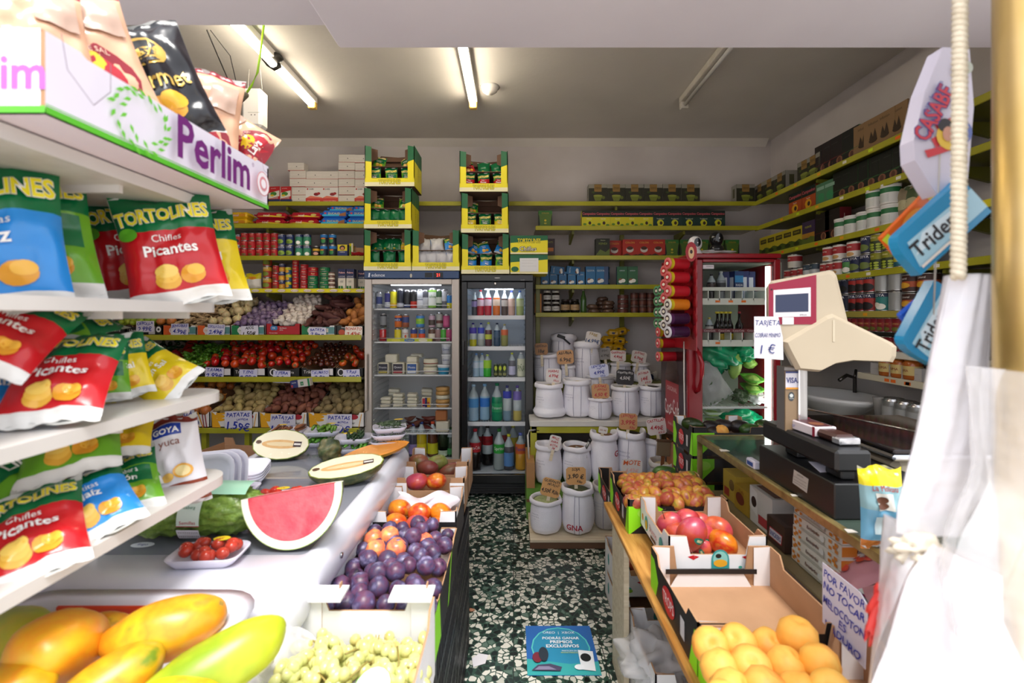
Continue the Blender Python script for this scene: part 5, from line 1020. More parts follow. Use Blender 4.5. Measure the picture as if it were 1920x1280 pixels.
YB=Kind('bean_box','box',carton(.15,.09,.165,'#b8a82a',[('r',.15,.62,.85,.85,'#3a3414'),('t','FUENTE',.5,.74,.12,'#c8b83a',.65),('p',[(0,0),(1,0),(1,.3),(.7,.4),(.4,.3),(0,.4)],'#4a5a20'),('e',.5,.2,.25,.1,'#2a3414')]))
PB=Kind('bean_box','box',carton(.15,.09,.18,'#3a2a4a',[('t','FUENTE',.5,.76,.12,'#c8c83a',.75),('r',0,.3,1,.5,'#a87a2a'),('p',[(0,0),(1,0),(1,.3),(.7,.35),(.4,.25),(0,.3)],'#5a6a2a')]))
wrow(YB,seq(1432,1494,5),Z3+.003,'%s of the five yellow-green boxes on the right wall shelf','yellow-green boxes');PB.put('purple and yellow box right of the five yellow-green boxes',(2.24,wy(1518),Z3+.003),(0,0,-90));DR.put('black box with pale round print, right of the purple box',(2.24,wy(1544),Z3+.003),(0,0,-90),'black and red boxes');DR.put('brown and black box right beside the white jars',(2.24,wy(1563),Z3+.003),(0,0,-90),'black and red boxes')
WJ=Kind('spice_jar','jar',None,(('body',can(.052,.105,'#d8d8d4',[(.62,.9,'#1f6a3a')],[('r',.3,.1,.8,.55,'#c8ccc8'),('e',.2,.2,.12,.1,'#6a3a24'),('l',[(.35,.45),(.75,.45)],.001,'#6a7a6a'),('l',[(.35,.3),(.75,.3)],.001,'#6a7a6a')],lid='#e6e4e0/r.3')),('lid',MB().lathe([(.001,.103),(.053,.103),(.053,.118),(.001,.12)],'#e6e4e0/r.3',18))))
wrow(WJ,[1581,1600,1624,1644,1672],Z3+.003,'%s of the white jars with green labels, bottom row','white and green jars');wrow(WJ,[1642,1670],Z3+.126,'%s of the two white jars with green labels in upper row','white and green jars')
for i,(px,c,d)in enumerate(((1695,'#8a7c64','pale brown'),(1712,'#4a5a3a','dark green'))):T('herb_bag',f'{d} clear herb packet right of the white jars','herb packet',bag(.15,.2,.05,[(0,1.01,c+'/r.3')],[('e',.5,.5,.3,.15,'#b8b08a')],i+6,nx=10,ny=12),(2.26,wy(px),Z3+.003),(0,0,-90),'herb packets')
RWL=Kind('food_tin','tin',can(.048,.105,'#dcd8d0',[(.42,.85,'#a8242a')],[('t','leche',.5,.68,.16,'#f0ece4',.7),('e',.55,.22,.22,.12,'#c89a60')]));gR='tins on the right wall shelves'
def wt(kind,pxs,z,lab,tiers=1,h=.1,sc=None,x=2.24):
    for t in range(tiers):wrow(kind,pxs,z+t*h,f'%s {lab}'+(f', {("bottom", "top")[t]} tier' if tiers>1 else ''),gR,sc=sc,x=x,jit=12)
T('food_tin','white and red tin above the low tins behind the red fridge','tin',can(.052,.11,'#d8d4cc',[(.5,.85,'#a8242a')],[('t','leche',.5,.7,.16,'#f0ece4',.7)]),(2.24,wy(1493),Z4+.1),(0,0,-90),gR)
wt(RWL,[1481,1494,1507],Z4+.002,'of the three low white and red tins behind the red fridge',sc=.9);wt(Kind('food_tin','tin',can(.045,.11,'#3a4a5a',[(.3,.6,'#c8ccd0')],[('t','coco',.5,.75,.16,'#d8dce0',.7)])),[1518,1531],Z4+.002,'of the two teal tins behind the scale display')
wt(RWL,[1551,1563,1576],Z4+.002,'of the red and white tins above the scale display',sc=.95);wt(RWL,[1557,1577,1604],Z4+.103,'of the red and white tins, upper row,',sc=1.02)
GDB=Kind('food_tin','tin',can(.045,.11,'#4a8a4a',[(.72,.94,'#22306a')],GY+[('e',.6,.25,.25,.16,'#f0ece0')]));wt(GDB,[1594],Z4+.002,'green and blue coconut tin above the scale display');GBL=Kind('food_tin','tin',can(.045,.11,'#1c2448',(),GY+[('e',.5,.35,.38,.2,'#6a7a3a')]));wt(GBL,[1609,1629],Z4+.002,'of the blue goya tins, bottom row');wt(GBL,[1630,1648],Z4+.113,'of the blue goya tins, upper row')
GYL=Kind('food_tin','tin',can(.048,.11,'#2c3a1a',[(.6,.94,'#8a8a20')],[('t','olives',.5,.8,.16,'#e8e0a0',.7)]+[('e',.2+.3*(k%3),.12+.14*(k//3),.12,.06,'#a8b83a')for k in range(9)]));wt(GYL,[1650,1672],Z4+.002,'of the olive-green tins',2,.112);wt(Kind('food_tin','tin',can(.048,.11,'#1c5a6a',[(.3,.7,'#c8b820')])),[1695,1712],Z4+.002,'of the teal tins beside the gum packet',2,.112)
GRB=Kind('food_tin','tin',can(.048,.115,'#a82a24',[(.72,.94,'#1c2444')],GY+[('l',[(.1,.66),(.9,.6)],.004,'#e0902a'),('e',.5,.3,.38,.22,'#1c1416')]));z=Z5+.002
DGB=Kind('food_tin','tin',can(.048,.115,'#181e34',(),GY+[('e',.5,.3,.35,.2,'#10120f')]));wt(DGB,[1563,1578,1590],z,'of the dark goya tins behind the scale head',2,.117)
wt(GRB,[1607,1621,1636],z,'of the red bean tins',2,.117);wt(Kind('food_tin','tin',can(.048,.115,'#2a7a74',[(.75,.94,'#1c2444')],GY+[('e',.6,.25,.25,.16,'#f0ece0'),('e',.4,.35,.2,.12,'#e8e0d0')])),[1660],z,'green coconut tin right of the red bean tins')
PLN=Kind('food_tin','tin',can(.048,.115,'#a8aaa8/r.3/m.3',(),[('l',[(.1,.2+.12*k),(.9,.2+.12*k)],.0012,'#5a5c5a')for k in range(6)]));wt(PLN,[1658],z+.117,'silver tin with fine print above the coconut tin');wt(PLN,[1685],z,'silver printed tin',2,.117)
YBD=Kind('food_tin','tin',can(.05,.1,'#3a1c14',[(.3,.62,'#a8481c')],[('t','Litoral',.5,.78,.16,'#f0e8e0',.7),('e',.5,.4,.3,.16,'#d8a02a')]));wt(YBD,[1712,1742],z,'of the brown and orange stew tins',2,.103)
SRT=Kind('food_tin','tin',can(.04,.075,'#7a1420',[(.45,.7,'#8a2a24')],[('t','tomate',.5,.6,.18,'#c8a060',.8),('e',.5,.25,.25,.14,'#6a6a2a')]));wt(SRT,seq(1578,1722,12),1.292,'of the small dark red tins',2,.11,sc=1.15)
OJ=Kind('preserve_jar','jar',None,jar(.045,.13,'#a85a24/r.15','#b88a4a/r.3',[('t','PUMA',.5,.5,.4,'#8a2a1c',.8)],'#c8b070'));wt(OJ,[1665,1688,1712],1.142,'of the orange jars on the short pale shelf')
T('long_box','long plain white box at the front of the short pale shelf','box',carton(.36,.07,.07,'#b8b4b0',[('l',[(.05,.5),(.95,.5)],.001,'#8a8680')]),(2.215,wy(1672,2.2),1.142),(0,0,-90))
# things above and by the sink
m=MB();m.lathe([(.001,-.11),(.1,-.1),(.2,-.03),(.23,0),(.25,.005),(.26,-.01),(.22,-.04),(.12,-.13),(.001,-.14)],'#d8d6d4/r.15',28,sx=.9,sy=1.3)
p=MB();p.lathe([(.07,-.9),(.06,-.2),(.08,-.12)],'#d8d6d4/r.15',18);tp=MB();tp.tube([(.17,.05,0),(.17,.05,.1),(.1,.03,.12),(.03,.0,.09)],.012,'#55504c/r.2/m.8',8);tp.tube([(.17,.05,.1),(.2,.08,.15)],.009,'#55504c/r.2/m.8',8)
T('wash_basin','white oval wash basin with tap behind the scale','basin',None,(2.15,3.1,.98),parts=(('basin',m),('pedestal',p),('tap',tp)))
sh=MB();sh.box(2.05,2.49,2.2,2.75,.86,.885,'#5a5650');sh.box(2.08,2.12,2.22,2.26,0,.86,'#5a5650');sh.box(2.08,2.12,2.68,2.72,0,.86,'#5a5650');T('side_table','dark side table under the grey tins by the right wall','table',sh)
GT=Kind('storage_tin','tin',soda(.055,.15,'#8a8a88/r.3/m.5',[(.2,.7,'#9c9c9a')]));
for i,px in enumerate((1676,1700,1724)):GT.put(ln(f'{nth(i, 3)} of the three plain grey tins on the dark side table'),(2.15,wy(px,2.15),.887),(0,0,0),'plain grey tins')
CP=Kind('plastic_cup','cup',MB().lathe([(.028,0),(.04,.13),(.042,.135),(.038,.13),(.026,.006),(.001,.006)],'#b8b4b0/a.6/r.2',16));CP.put('clear plastic cup left of the plain grey tins',(2.15,wy(1652,2.15),.887))

# ---------------- grain sacks and their bench
def bench():
    t=MB();t.box(.13,1.12,3.58,4.0,.645,.69,'#cfcac2',.004);a=MB();a.box(.14,1.11,3.6,3.62,.59,.645,'green_paint',.003);ps=[('top_board',t),('apron',a)]
    for x,y in ((.16,3.62),(1.09,3.62),(.16,4.4),(1.09,4.4)):l=MB();l.box(x-.025,x+.025,y-.02,y+.02,0,.645,'green_paint',.002);ps.append(('leg',l))
    s=MB();s.box(.13,1.36,4.0,4.45,.88,.91,'dark_green_paint');s.box(.13,1.12,4.0,4.02,.69,.88,'dark_green_paint');ps.append(('rear_step',s))
    T('sack_bench','green framed bench with white top carrying the grain sacks','bench',None,parts=ps)
bench()
m=MB();m.box(.11,1.1,2.99,3.4,.0,.045,'#6a4a34');m.box(.11,1.1,2.98,3.4,.045,.06,'pale_wood');T('floor_board','low wooden board under the front grain sacks','board',m)
m=MB();m.box(.1,1.1,3.42,3.86,0,.13,'#6a9a3a');m.box(.1,1.1,3.415,3.86,.13,.15,'#7a5a3a');m.box(.1,1.1,3.42,3.86,.15,.235,'#6a9a3a');m.box(.1,.16,3.41,3.86,.235,.42,'#a87a4a');T('low_step','green painted low step under the middle row of sacks','step',m)
def sack(w,h,fill,fh=.88,seed=1,grey=False,flare=1.0,lines=2,txt=None,square=0,collar=.05):
    """open woven sack with a rolled rim, heaped contents inside"""
    r=w/2;random.seed(seed*13);c='sack_cloth_grey' if grey else 'sack_cloth';m=MB();N=26
    ph=random.uniform(0,6)
    def wob(a,z):return 1+.035*math.sin(3*a+ph+z*9)+.02*math.sin(7*a+z*22)+.06*noise.noise(Vector((math.cos(a)*1.5,math.sin(a)*1.5,z*6+seed)))
    pr=[(.001,0),(r*.62,0),(r*.86*flare,h*.05),(r*.97*flare,h*.16),(r*1.0,h*.3),(r*.99,h*.45),(r*.96,h*.6),(r*.93,h*.72),(r*.88,h*.82),(r*.9,h*.86),(r*.99,h*.87),(r*1.02,h*.91),(r*.99,h*.97),(r*.93,h),(r*.86,h*.985),(r*.83,h*.93),(r*.82,h*fh)]
    q=pr[2:9];rib=[]
    for k in range(31):
        z=q[0][1]+(q[-1][1]-q[0][1])*k/30;j=max(i for i in range(len(q)-1)if q[i][1]<=z+1e-9);t=(z-q[j][1])/(q[j+1][1]-q[j][1]);rib.append(((q[j][0]*(1-t)+q[j+1][0]*t)*(1+(.014 if k%2 else-.014)),z))
    pr=pr[:2]+rib+pr[9:]
    m.lathe(pr,c,N,wob=wob);m.f=m.f[:-1];m.m=m.m[:-1];m.s=m.s[:-1]
    rim=lambda x,y,z:(x,y,z+(.035*math.sin(math.atan2(y,x)*2+ph)+.015*math.sin(5*math.atan2(y,x)))*h*.5*max(0,(z/h-.8)/.2))
    m.v=[rim(*p)for p in m.v]
    for k in range(lines):
        a0=-math.pi/2+(-.35 if k==0 else .05)+random.uniform(-.15,.15);pts=[]
        for i in range(12):
            z=h*(.05+.8*i/11);rr=r*(.88+.1*math.sin(min(1,i/4)*1.57))if i<9 else r*(.96-.03*(i-8));rr=rr*wob(a0,z)+.0015+(.004 if i>0 else 0);pts.append((rr*math.cos(a0),rr*math.sin(a0),z))
        m.tube(pts,.0014,'#6a6488',4)
    if txt:
        m.art(lambda u,v,o:Vector((r*1.05*math.sin((u-.5)*1.8+txt[1]),-r*1.05*math.cos((u-.5)*1.8+txt[1]),h*(txt[2]-.1+.2*v))),1.8*r,h*.2,[('t',txt[0],.5,.5,.8,'#b02a3a',.9,0,None,.02)],True)
    else:
        for q in range(3):m.art(lambda u,v,o:Vector((r*1.04*math.sin((u-.5)*1.6-.6),-r*1.04*math.cos((u-.5)*1.6-.6),h*(.6-.07*q+.04*v))),1.6*r,h*.05,[('t',('PRODUCTO','peso neto 25 kg','lote')[q],.4,.5,.8,'#8c88a0',.5)],True)
    g=MB();g.lathe([(r*.84,h*(fh-.02)),(r*.6,h*(fh+.035)),(r*.25,h*(fh+.06)),(.001,h*(fh+.065))],fill,20)
    return [('cloth',m),('contents',g)]
def put_sack(px0,px1,py0,py1,Y,lab,fill,seed,Yb=None,**k):
    """px0..px1 wide, from py0 at the rim to py1 at the foot, foot standing at depth Y"""
    z0=V(py1,Y-.02);w=(px1-px0)*Y/F;h=V(py0,Y)-z0
    ps=sack(w,h,fill,seed=seed,**k);ps=[(a,b)for a,b in ps]
    return T('grain_sack',lab,'sack',None,(U((px0+px1)/2,Y),Y,Yb if Yb is not None else z0),(0,0,0),'grain sacks',[(ps[0][0],ps[0][1]),(ps[1][0],ps[1][1])])
def sk2(px0,px1,py0,zb,Y,lab,fill,seed,**k):
    w=(px1-px0)*Y/F;h=V(py0,Y)-zb;ps=sack(w,h,fill,seed=seed,**k)
    return T('grain_sack',lab,'sack',None,(U((px0+px1)/2,Y),Y,zb),(0,0,0),'grain sacks',ps)
zr=.912
sk2(1000,1050,662,zr,4.12,'white sack with brown card at the left of the rear row','white_bean',1);sk2(1031,1080,626,zr,4.32,'tall white sack with a black scoop, at the very back left','black_bean',2)
sk2(1052,1078,684,zr-.05,4.06,'small sack behind the ALUBIA card','white_bean',3);sk2(1075,1125,640,zr-.02,4.14,'tall white sack carrying the FABE card','white_bean',4);sk2(1122,1145,679,zr,4.25,'small sack behind the grey card','lentil',5)
sk2(1145,1184,680,zr,4.14,'white sack carrying the red lettered garbanzo card','white_bean',6);sk2(1184,1218,681,zr,4.14,'white sack carrying the 6.99 card, right of the rear row','brown_bean',7);sk2(1098,1151,702,.80,4.0,'white sack carrying the blue lettered LENTEJAS card','lentil',8,collar=.1)
zf=.692;Yf=3.74
sk2(1003,1056,717,zf,Yf,'wide bottomed white sack carrying the HABAS card','white_bean',9,flare=1.22,lines=0);sk2(1056,1109,710,zf,Yf+.02,'white sack with printed text, second in the bench front row','white_bean',10);sk2(1102,1147,744,zf,Yf-.06,'short white sack carrying the JUDIAS PINTAS card','brown_bean',11)
sk2(1146,1199,722,zf,Yf+.02,'white sack of pale green peas behind the black card','green_pea',12);sk2(1196,1246,721,zf,Yf+.04,'white sack of black beans at the right end of the bench','black_bean',13,fh=.9)
zg=.237;Yg=3.53
sk2(1004,1054,830,zg,Yg,'white sack with small red lettered card, left under the bench','white_bean',14,lines=0,fh=.8);sk2(1055,1109,832,zg,Yg,'white sack with a metal scoop in it, under the bench','brown_bean',15,lines=0)
sk2(1107,1159,808,zg,Yg,'tall white sack of brown beans under the bench','brown_bean',16,lines=0,txt=('G',.75,.62),fh=.9);sk2(1157,1211,805,zg,Yg+.02,'tall white sack of dark lentils carrying the LENTEJA card','black_bean',17,lines=1,fh=.9);sk2(1206,1250,818,zg,Yg+.05,'white sack carrying the 4.49 card at the right under the bench','lentil',18,txt=('A',.75,.7))
sk2(1218,1268,862,zg-.1,3.36,'beige sack of pale beans with a hanging wooden paddle','white_bean',19,grey=True,lines=0)
zh=.062;Yh=3.12
sk2(993,1053,930,zh,Yh,'round white sack of split green peas, front left on the board','green_pea',20,lines=0,fh=.9);sk2(1052,1113,908,zh,Yh,'white sack of dark green soya in the front row','soy_green',21,txt=('GNA',-.3,.2),fh=.88);sk2(1112,1160,905,zh,Yh+.05,'beige sack of pale beans beside the plank, front row','white_bean',22,grey=True,lines=1,fh=.72)
sk2(1162,1212,905,zh-.0,Yh+.1,'white sack carrying the orange lettered MOTE card, behind the small mangoes','white_bean',23,lines=0)
def sc_card(px,py,Y,wp,hp,lines,paper,ink,rz,lab,stake=.1):return card(px,py,Y,wp,hp,lines,paper,ink,rz,lab,stake,.003,rnd=True,tilt=-6)
KC,WC='#c2905f','#d8d0ca'
sc_card(1015,654,4.0,24,22,[('VERDINA',.75,.26),('18€',.3,.4)],'#9c6c3c','#2a1c10',3,'brown card reading VERDINA 18€ in a rear sack');sc_card(1060,669,4.0,31,26,[('ALUBIA',.8,.28),('6.99€',.3,.36)],KC,INKK,4,'tan card reading ALUBIA in the small rear sack')
sc_card(1112,634,4.05,28,24,[('FABE',.8,.3),('14.99€',.28,.42,.5,'#2a4a7a')],WC,'#a88a3a',-10,'white card reading FABE 14.99€ in the tall rear sack');sc_card(1134,663,4.12,23,22,[('frijol',.75,.25),('4.99€',.35,.3)],'#9a948e','#5a5450',5,'grey card in the small rear sack')
sc_card(1159,667,3.98,29,21,[('GARBANZO',.8,.27),('4,49€',.4,.34),('KILO',.12,.16,.7)],WC,INKR,-2,'white card with red writing reading GARBANZO 4,49€');sc_card(1198,669,4.07,28,22,[('JUDIAS',.8,.26),('6.99€',.4,.34),('KILO',.12,.16,.7)],WC,INKR,-12,'white card with red writing reading 6.99€ at the rear right')
sc_card(1123,695,3.86,36,24,[('LENTEJAS',.84,.26),('ROJA',.66,.14),('4.99€',.38,.36),('KILO',.1,.17,.68)],'#d8daf0','#1c2f9c',6,'bright card with blue writing reading LENTEJAS 4.99€');sc_card(1038,704,3.7,29,26,[('HABAS',.82,.24),('4.99€',.48,.3),('KILO',.14,.18,.68)],WC,INKR,-3,'white card with red writing reading HABAS 4.99€')
sc_card(1172,707,3.68,33,28,[('GUISANTES SECO',.8,.18),('4.50€',.45,.3)],'#2e2a2c','#d8d4d0',-4,'black card with white writing reading 4.50€');sc_card(1208,707,3.72,26,27,[('ALUBIA',.8,.22),('14€',.4,.34),('KILO',.12,.18,.68)],WC,INKR,12,'tilted white card with red writing reading 14€')
sc_card(1126,733,3.6,33,27,[('JUDIAS',.82,.26),('PINTAS',.6,.2,.6),('4,50 €',.25,.34)],KC,INKR,2,'tan card with red writing reading JUDIAS PINTAS 4,50€');sc_card(1178,790,3.47,34,30,[('LENTEJA',.82,.24),('3.99€',.45,.38),('Kilo',.14,.2,.72)],KC,INKR,-3,'tan card with red writing reading LENTEJA 3.99€',.07)
sc_card(1231,799,3.4,36,31,[('CASTILLAS',.85,.22),('4.49€',.42,.34),('KILO',.12,.18,.72)],WC,INKR,8,'white card with red writing reading CASTILLAS 4.49€',.06);sc_card(1131,806,3.42,17,12,[('kilo 4€',.5,.34)],WC,'#a87a5a',-12,'tiny white card in the tall sack of brown beans',.02)
sc_card(1040,830,3.4,22,27,[('MAIZ',.82,.22),('PARA',.56,.2),('ROTA',.32,.2),('3€',.12,.2)],WC,INKR,-14,'small tilted white card with red writing, left sack under the bench',.08);sc_card(1080,892,3.1,37,32,[('SOJA',.85,.22),('3.90 €',.48,.36),('Kilo',.18,.2,.68)],'#cf9a5e',INKK,0,'tan card with black writing reading SOJA 3.90€',.09)
sc_card(1033,914,3.08,36,33,[('GUISANTE',.86,.2),('PELADO',.68,.18,.6),('4.50€ Kilo',.32,.3)],'#cf9a5e',INKK,-14,'tan card with black writing reading GUISANTE PELADO 4.50€',.05);sc_card(1185,877,3.28,38,31,[('MOTE',.8,.38,.5,'#d8602a'),('4.49€',.35,.34,.5,'#e0b0a8')],WC,INKR,-3,'white card with orange writing reading MOTE',.1)
m=MB();m.tube([(0,0,0),(.045,-.03,.1)],[.012,.01],'#8a8884/r.3/m.7',10);m.tube([(.045,-.03,.1),(.052,-.034,.116)],.013,'#1c1c1c',10);sc2=MB();sc2.prism([(-.05,0),(.03,0),(.03,.06),(-.05,.09)],.03,'#77736e/r.3/m.6',mt=RX(60)@TR(0,-.03,0));T('metal_scoop','metal scoop with black handle tip stuck in a sack','scoop',None,(U(1092,3.48),3.46,V(849,3.48)),parts=(('handle',m),('scoop_pan',sc2)))
m=MB();m.box(-.05,.05,-.008,0,0,.11,'#7c6a52',.006);m.box(-.055,.055,-.012,.004,.1,.118,'#5a4430',.003);m.box(-.012,.012,-.006,.0,-.1,.0,'#7a4a28');T('wooden_paddle','brown wooden paddle with plastic sleeve standing in the beige sack','paddle',m,(U(1241,3.3),3.28,V(853,3.3)),(0,4,0))
m=MB();m.box(-.035,.035,-.02,.02,0,.03,'#1a1a1c',.004);m.tube([(.02,0,.01),(.1,0,-.02)],.008,'#2a2a2c',8);T('black_scoop','black plastic scoop handle sticking out of the rear left sack','scoop',m,(U(1050,4.25),4.2,V(634,4.2)),(0,20,0))
YP=Kind('flour_packet','packet',pack(.1,.06,.07,'#c89a14/r.35',[('e',.5,.5,.14,.3,'#2a2a4a'),('r',.2,.7,.8,.85,'#e0b83a')]))
for i,(px,py)in enumerate(((1139,652),(1159,654),(1141,638),(1162,640),(1150,625),(1168,622))):YP.put(ln(f'{("left bottom", "right bottom", "left middle", "right middle", "left top", "right top")[i]} yellow flour packet piled behind the sacks'),(U(px,4.3),4.3,V(py,4.3)-.03),(0,random.uniform(-10,10),random.uniform(-14,14)),'yellow flour packets',1.15)
m=MB();m.box(U(1128,4.3),1.1,4.24,4.44,.905,V(660,4.3)-.02,'dark_green_paint');T('raised_block','dark block lifting the yellow flour packets behind the sacks','block',m)
m=MB();m.tube([(.12,3.5,.42),(.11,3.5,.6),(.125,3.52,.63),(.17,3.56,.625)],.007,'#d0ccc4',8);m.tube([(.14,3.54,.628),(.2,3.56,.622)],.003,'#1c1c1c',6);T('white_hose','thin white hose curving at the left leg of the sack bench','hose',m)
for i,(px,py,w,h,c,d)in enumerate(((1221,651,.1,.05,'#1c2a5a','dark blue pouch beside the yellow packets'),(1232,640,.06,.08,'#b8b4ac','pale bottle shape beside the crisps tubes'))):T('pouch',d,'pouch',bag(w,h,.04,[(0,1.01,c+'/r.3')],[],i+2,nx=8,ny=8),(U(px,4.2),4.25,.912),(0,0,0))
# ---------------- red drinks fridge, right
RX0,RX1,RY0,RY1,RZ1=1.125,1.72,2.98,3.52,1.90
RED='#8e1620/r.25';PG='#b9c8b4/r.4'
rz=lambda p:V(p,RY0+.1)
gx0,gx1,gz0,gz1=U(1318,RY0),U(1452,RY0),.35,V(491,RY0)
c=MB();t=.03
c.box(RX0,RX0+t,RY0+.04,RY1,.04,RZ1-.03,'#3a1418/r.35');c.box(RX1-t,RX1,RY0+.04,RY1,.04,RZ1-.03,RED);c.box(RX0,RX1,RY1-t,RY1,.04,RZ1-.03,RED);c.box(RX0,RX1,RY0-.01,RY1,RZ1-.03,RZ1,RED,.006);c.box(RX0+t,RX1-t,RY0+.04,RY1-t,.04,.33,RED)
art=MB();D=RY1-RY0-.06
art.face(WEST(RX0-.001,(RY0+RY1)/2+.03,1.0),D,1.6,[('r',0,0,1,1,'#2a0e12/r.3'),('p',[(.25,0),(.75,0),(.8,.15),(.78,.55),(.62,.68),(.58,.86),(.42,.86),(.38,.68),(.22,.55),(.2,.15)],'#3b1a10/r.2'),('p',[(.2,.3),(.8,.3),(.78,.52),(.22,.52)],'#a01820/r.3'),('p',[(.42,.86),(.58,.86),(.58,.91),(.42,.91)],'#8e1620'),
    ('t','ORIGINAL',.5,.49,.028,'#e8c8c8',.5),('t','Coca-Cola',.5,.41,.09,'#f0e4e4',.62,4,None,.01,1),('t','desde 1886',.5,.335,.02,'#e8c8c8',.4),('p',[(.3,.05),(.7,.05),(.72,.26),(.28,.26)],'#a8683a/r.4')])
li=MB();yb=RY1-t-.004
li.box(gx0-.02,gx1+.02,yb,yb+.003,.33,RZ1-.05,PG);li.box(gx0-.023,gx0-.02,RY0+.05,yb,.33,RZ1-.05,PG);li.box(gx1+.07,gx1+.073,RY0+.05,yb,.33,RZ1-.05,PG);li.box(gx0-.02,gx1+.07,RY0+.05,yb,.33,.335,PG);li.box(gx0-.02,gx1+.07,RY0+.05,yb,RZ1-.06,RZ1-.055,PG)
f=MB();f.box(RX0,gx0,RY0,RY0+.04,.1,RZ1-.035,RED,.006);f.box(gx1,RX1,RY0,RY0+.04,.1,RZ1-.035,RED,.006);f.box(gx0,gx1,RY0,RY0+.04,gz1,RZ1-.035,RED,.003);f.box(gx0,gx1,RY0,RY0+.04,.1,gz0,RED,.003)
g=MB();g.box(gx0,gx1,RY0+.012,RY0+.016,gz0,gz1,'glass');g.face(FRONT(gx0+.04,RY0+.011,gz1-.03),.07,.025,[('r',0,0,1,1,'#d8d0d4'),('t','ATENCION',.6,.6,.4,'#3a3a3a',.6)])
h=MB();h.tube([(gx0-.045,RY0+.01,V(735,RY0)),(gx0-.042,RY0-.04,V(728,RY0)),(gx0-.03,RY0-.06,V(700,RY0)),(gx0-.03,RY0-.06,V(680,RY0)),(gx0-.042,RY0-.04,V(660,RY0)),(gx0-.045,RY0+.01,V(652,RY0))],.014,'#a01a24/r.2',12)
lt=MB();lt.tube([(gx1-.004,RY0+.07,.4),(gx1-.004,RY0+.07,V(668,RY0))],.018,'#eefaf2/e5',12);lt.tube([(gx1-.004,RY0+.07,V(668,RY0)),(gx1-.004,RY0+.07,gz1-.02)],.016,'#dfeee4/e1.6',12)
ps=[('cabinet',c,None,(('side_picture',art),)),('liner',li),('door_frame',f,None,(('door_glass',g),('handle',h))),('light_tube',lt)]
def rack(z,strip=None):
    s=MB();s.box(gx0-.015,gx1-.03,RY0+.06,yb,z-.006,z,'#dfe6d8/r.4')
    n=6;W=gx1-.03-gx0+.015
    s.box(gx0-.015,gx1-.03,RY0+.058,RY0+.062,z-.03,z+.012,'#e4e8d8');s.box(gx0-.015,gx1-.03,RY0+.058,RY0+.062,z+.062,z+.085,'#e4e8d8' if not strip else '#6a1c20')
    for k in range(n+1):x=gx0-.015+W*k/n;s.box(x-.003,x+.003,RY0+.058,yb,z,z+.064,'#dfe6d8')
    for k in range(3 if not strip else 1):s.face(FRONT(gx0+.12+k*.085,RY0+.0572,z-.008),.03,.014,[('r',0,0,1,1,'#f07a1c')])
    if strip:s.face(FRONT((gx0+gx1)/2-.02,RY0+.0572,z+.0735),W,.023,[('t','Coca-Cola    Coca-Cola    Coca-Cola    Coca-Cola',.5,.5,.75,'#e8d8d4',.95)])
    return s
zA,zB,zC,zD=rz(563),rz(640),rz(760),rz(806)
ps+=[('bottle_rack',rack(zA)),('bottle_rack',rack(zB,True))]
for z in (zC,.5):s=MB();[s.box(gx0-.015+k*.022,gx0-.012+k*.022,RY0+.06,yb,z-.003,z,'#e6ebe2')for k in range(20)];s.box(gx0-.015,gx1-.01,RY0+.055,RY0+.062,z-.012,z+.002,'#eef2ea');ps.append(('wire_shelf',s))
T('drinks_fridge','dark red glass door fridge with cola bottle picture on its side','fridge',None,parts=ps)
gF='goods in the red fridge';Y=RY0+.16
TC=Kind('juice_carton','carton',carton(.065,.065,.2,'#2a88c4',[('r',0,.45,1,.62,'#1c3a6a'),('t','RADA',.5,.53,.1,'#f0f0f0',.85),('e',.4,.2,.2,.08,'#d8e0b0'),('r',0,.85,1,1,'#22407a')],[('r',0,0,1,1,'#1c2a6a'),('r',.2,.05,.8,.8,'#d8dce4')]))
TC.put('bright blue drink carton on the top rack of the red fridge',(U(1386,Y),Y,zA),(0,0,12),gF);TC.put('blue and white drink carton seen side on, top rack of the red fridge',(U(1402,Y+.03),Y+.03,zA),(0,0,75),gF);TC.put('narrow blue drink carton nearest the light, top rack of the red fridge',(U(1413,Y+.06),Y+.06,zA),(0,0,80),gF);TC.put('dark blue drink carton behind the clear bottle in the red fridge',(U(1368,Y+.06),Y+.06,zA),(0,0,60),gF)
bottle('drink_bottle','bottle',.2,.03,'#8a9094/r.1','#3a3c40','#c8d0d0',lz=(.3,.6)).put('clear bottle with grey label on the top rack of the red fridge',(U(1352,Y),Y,zA),(0,0,0),gF);bottle('drink_bottle','bottle',.18,.03,'#201c1c/r.1','#3a2420','#1c1c1c').put('dark bottle at the left of the top rack in the red fridge',(U(1334,Y),Y,zA),(0,0,0),gF)
BE=bottle('beer_bottle','bottle',.2,.024,'#1c1612/r.08','#c8b020','#d8c83a',lz=(.05,.25),neck=.55,fill=.96,capr=.014)
for i,px in enumerate((1345,1354,1363,1372)):BE.put(ln(f'{nth(i, 4)} of the four dark beer bottles in the red fridge'),(U(px,Y),Y+.01*i,zB),(0,0,0),gF)
bottle('beer_bottle','bottle',.2,.026,'#140e0c/r.08','#b02430','#a02430',lz=(.1,.3),neck=.55,fill=.96).put('small cola bottle with red label right of the beers in the red fridge',(U(1386,Y),Y,zB),(0,0,0),gF);bottle('drink_bottle','bottle',.16,.026,'#2a2a2a/r.1','#c8c0b8','#c8b83a').put('short dark bottle at the left of the second rack in the red fridge',(U(1330,Y),Y,zB),(0,0,0),gF)
def crumple(rx,ry,rz_,mat,seed,amp=.18):m=MB();m.blob(rx,ry,rz_,mat,seed,amp,2.6,nu=28,nv=20);return m
def lump(name,cat,px,py,Yq,r,mat,seed,lab,amp=.2,rot=(0,0,0),group=None):return T(name,lab,cat,crumple(*r,mat,seed,amp),(U(px,Yq),Yq,V(py,Yq)),rot,group)
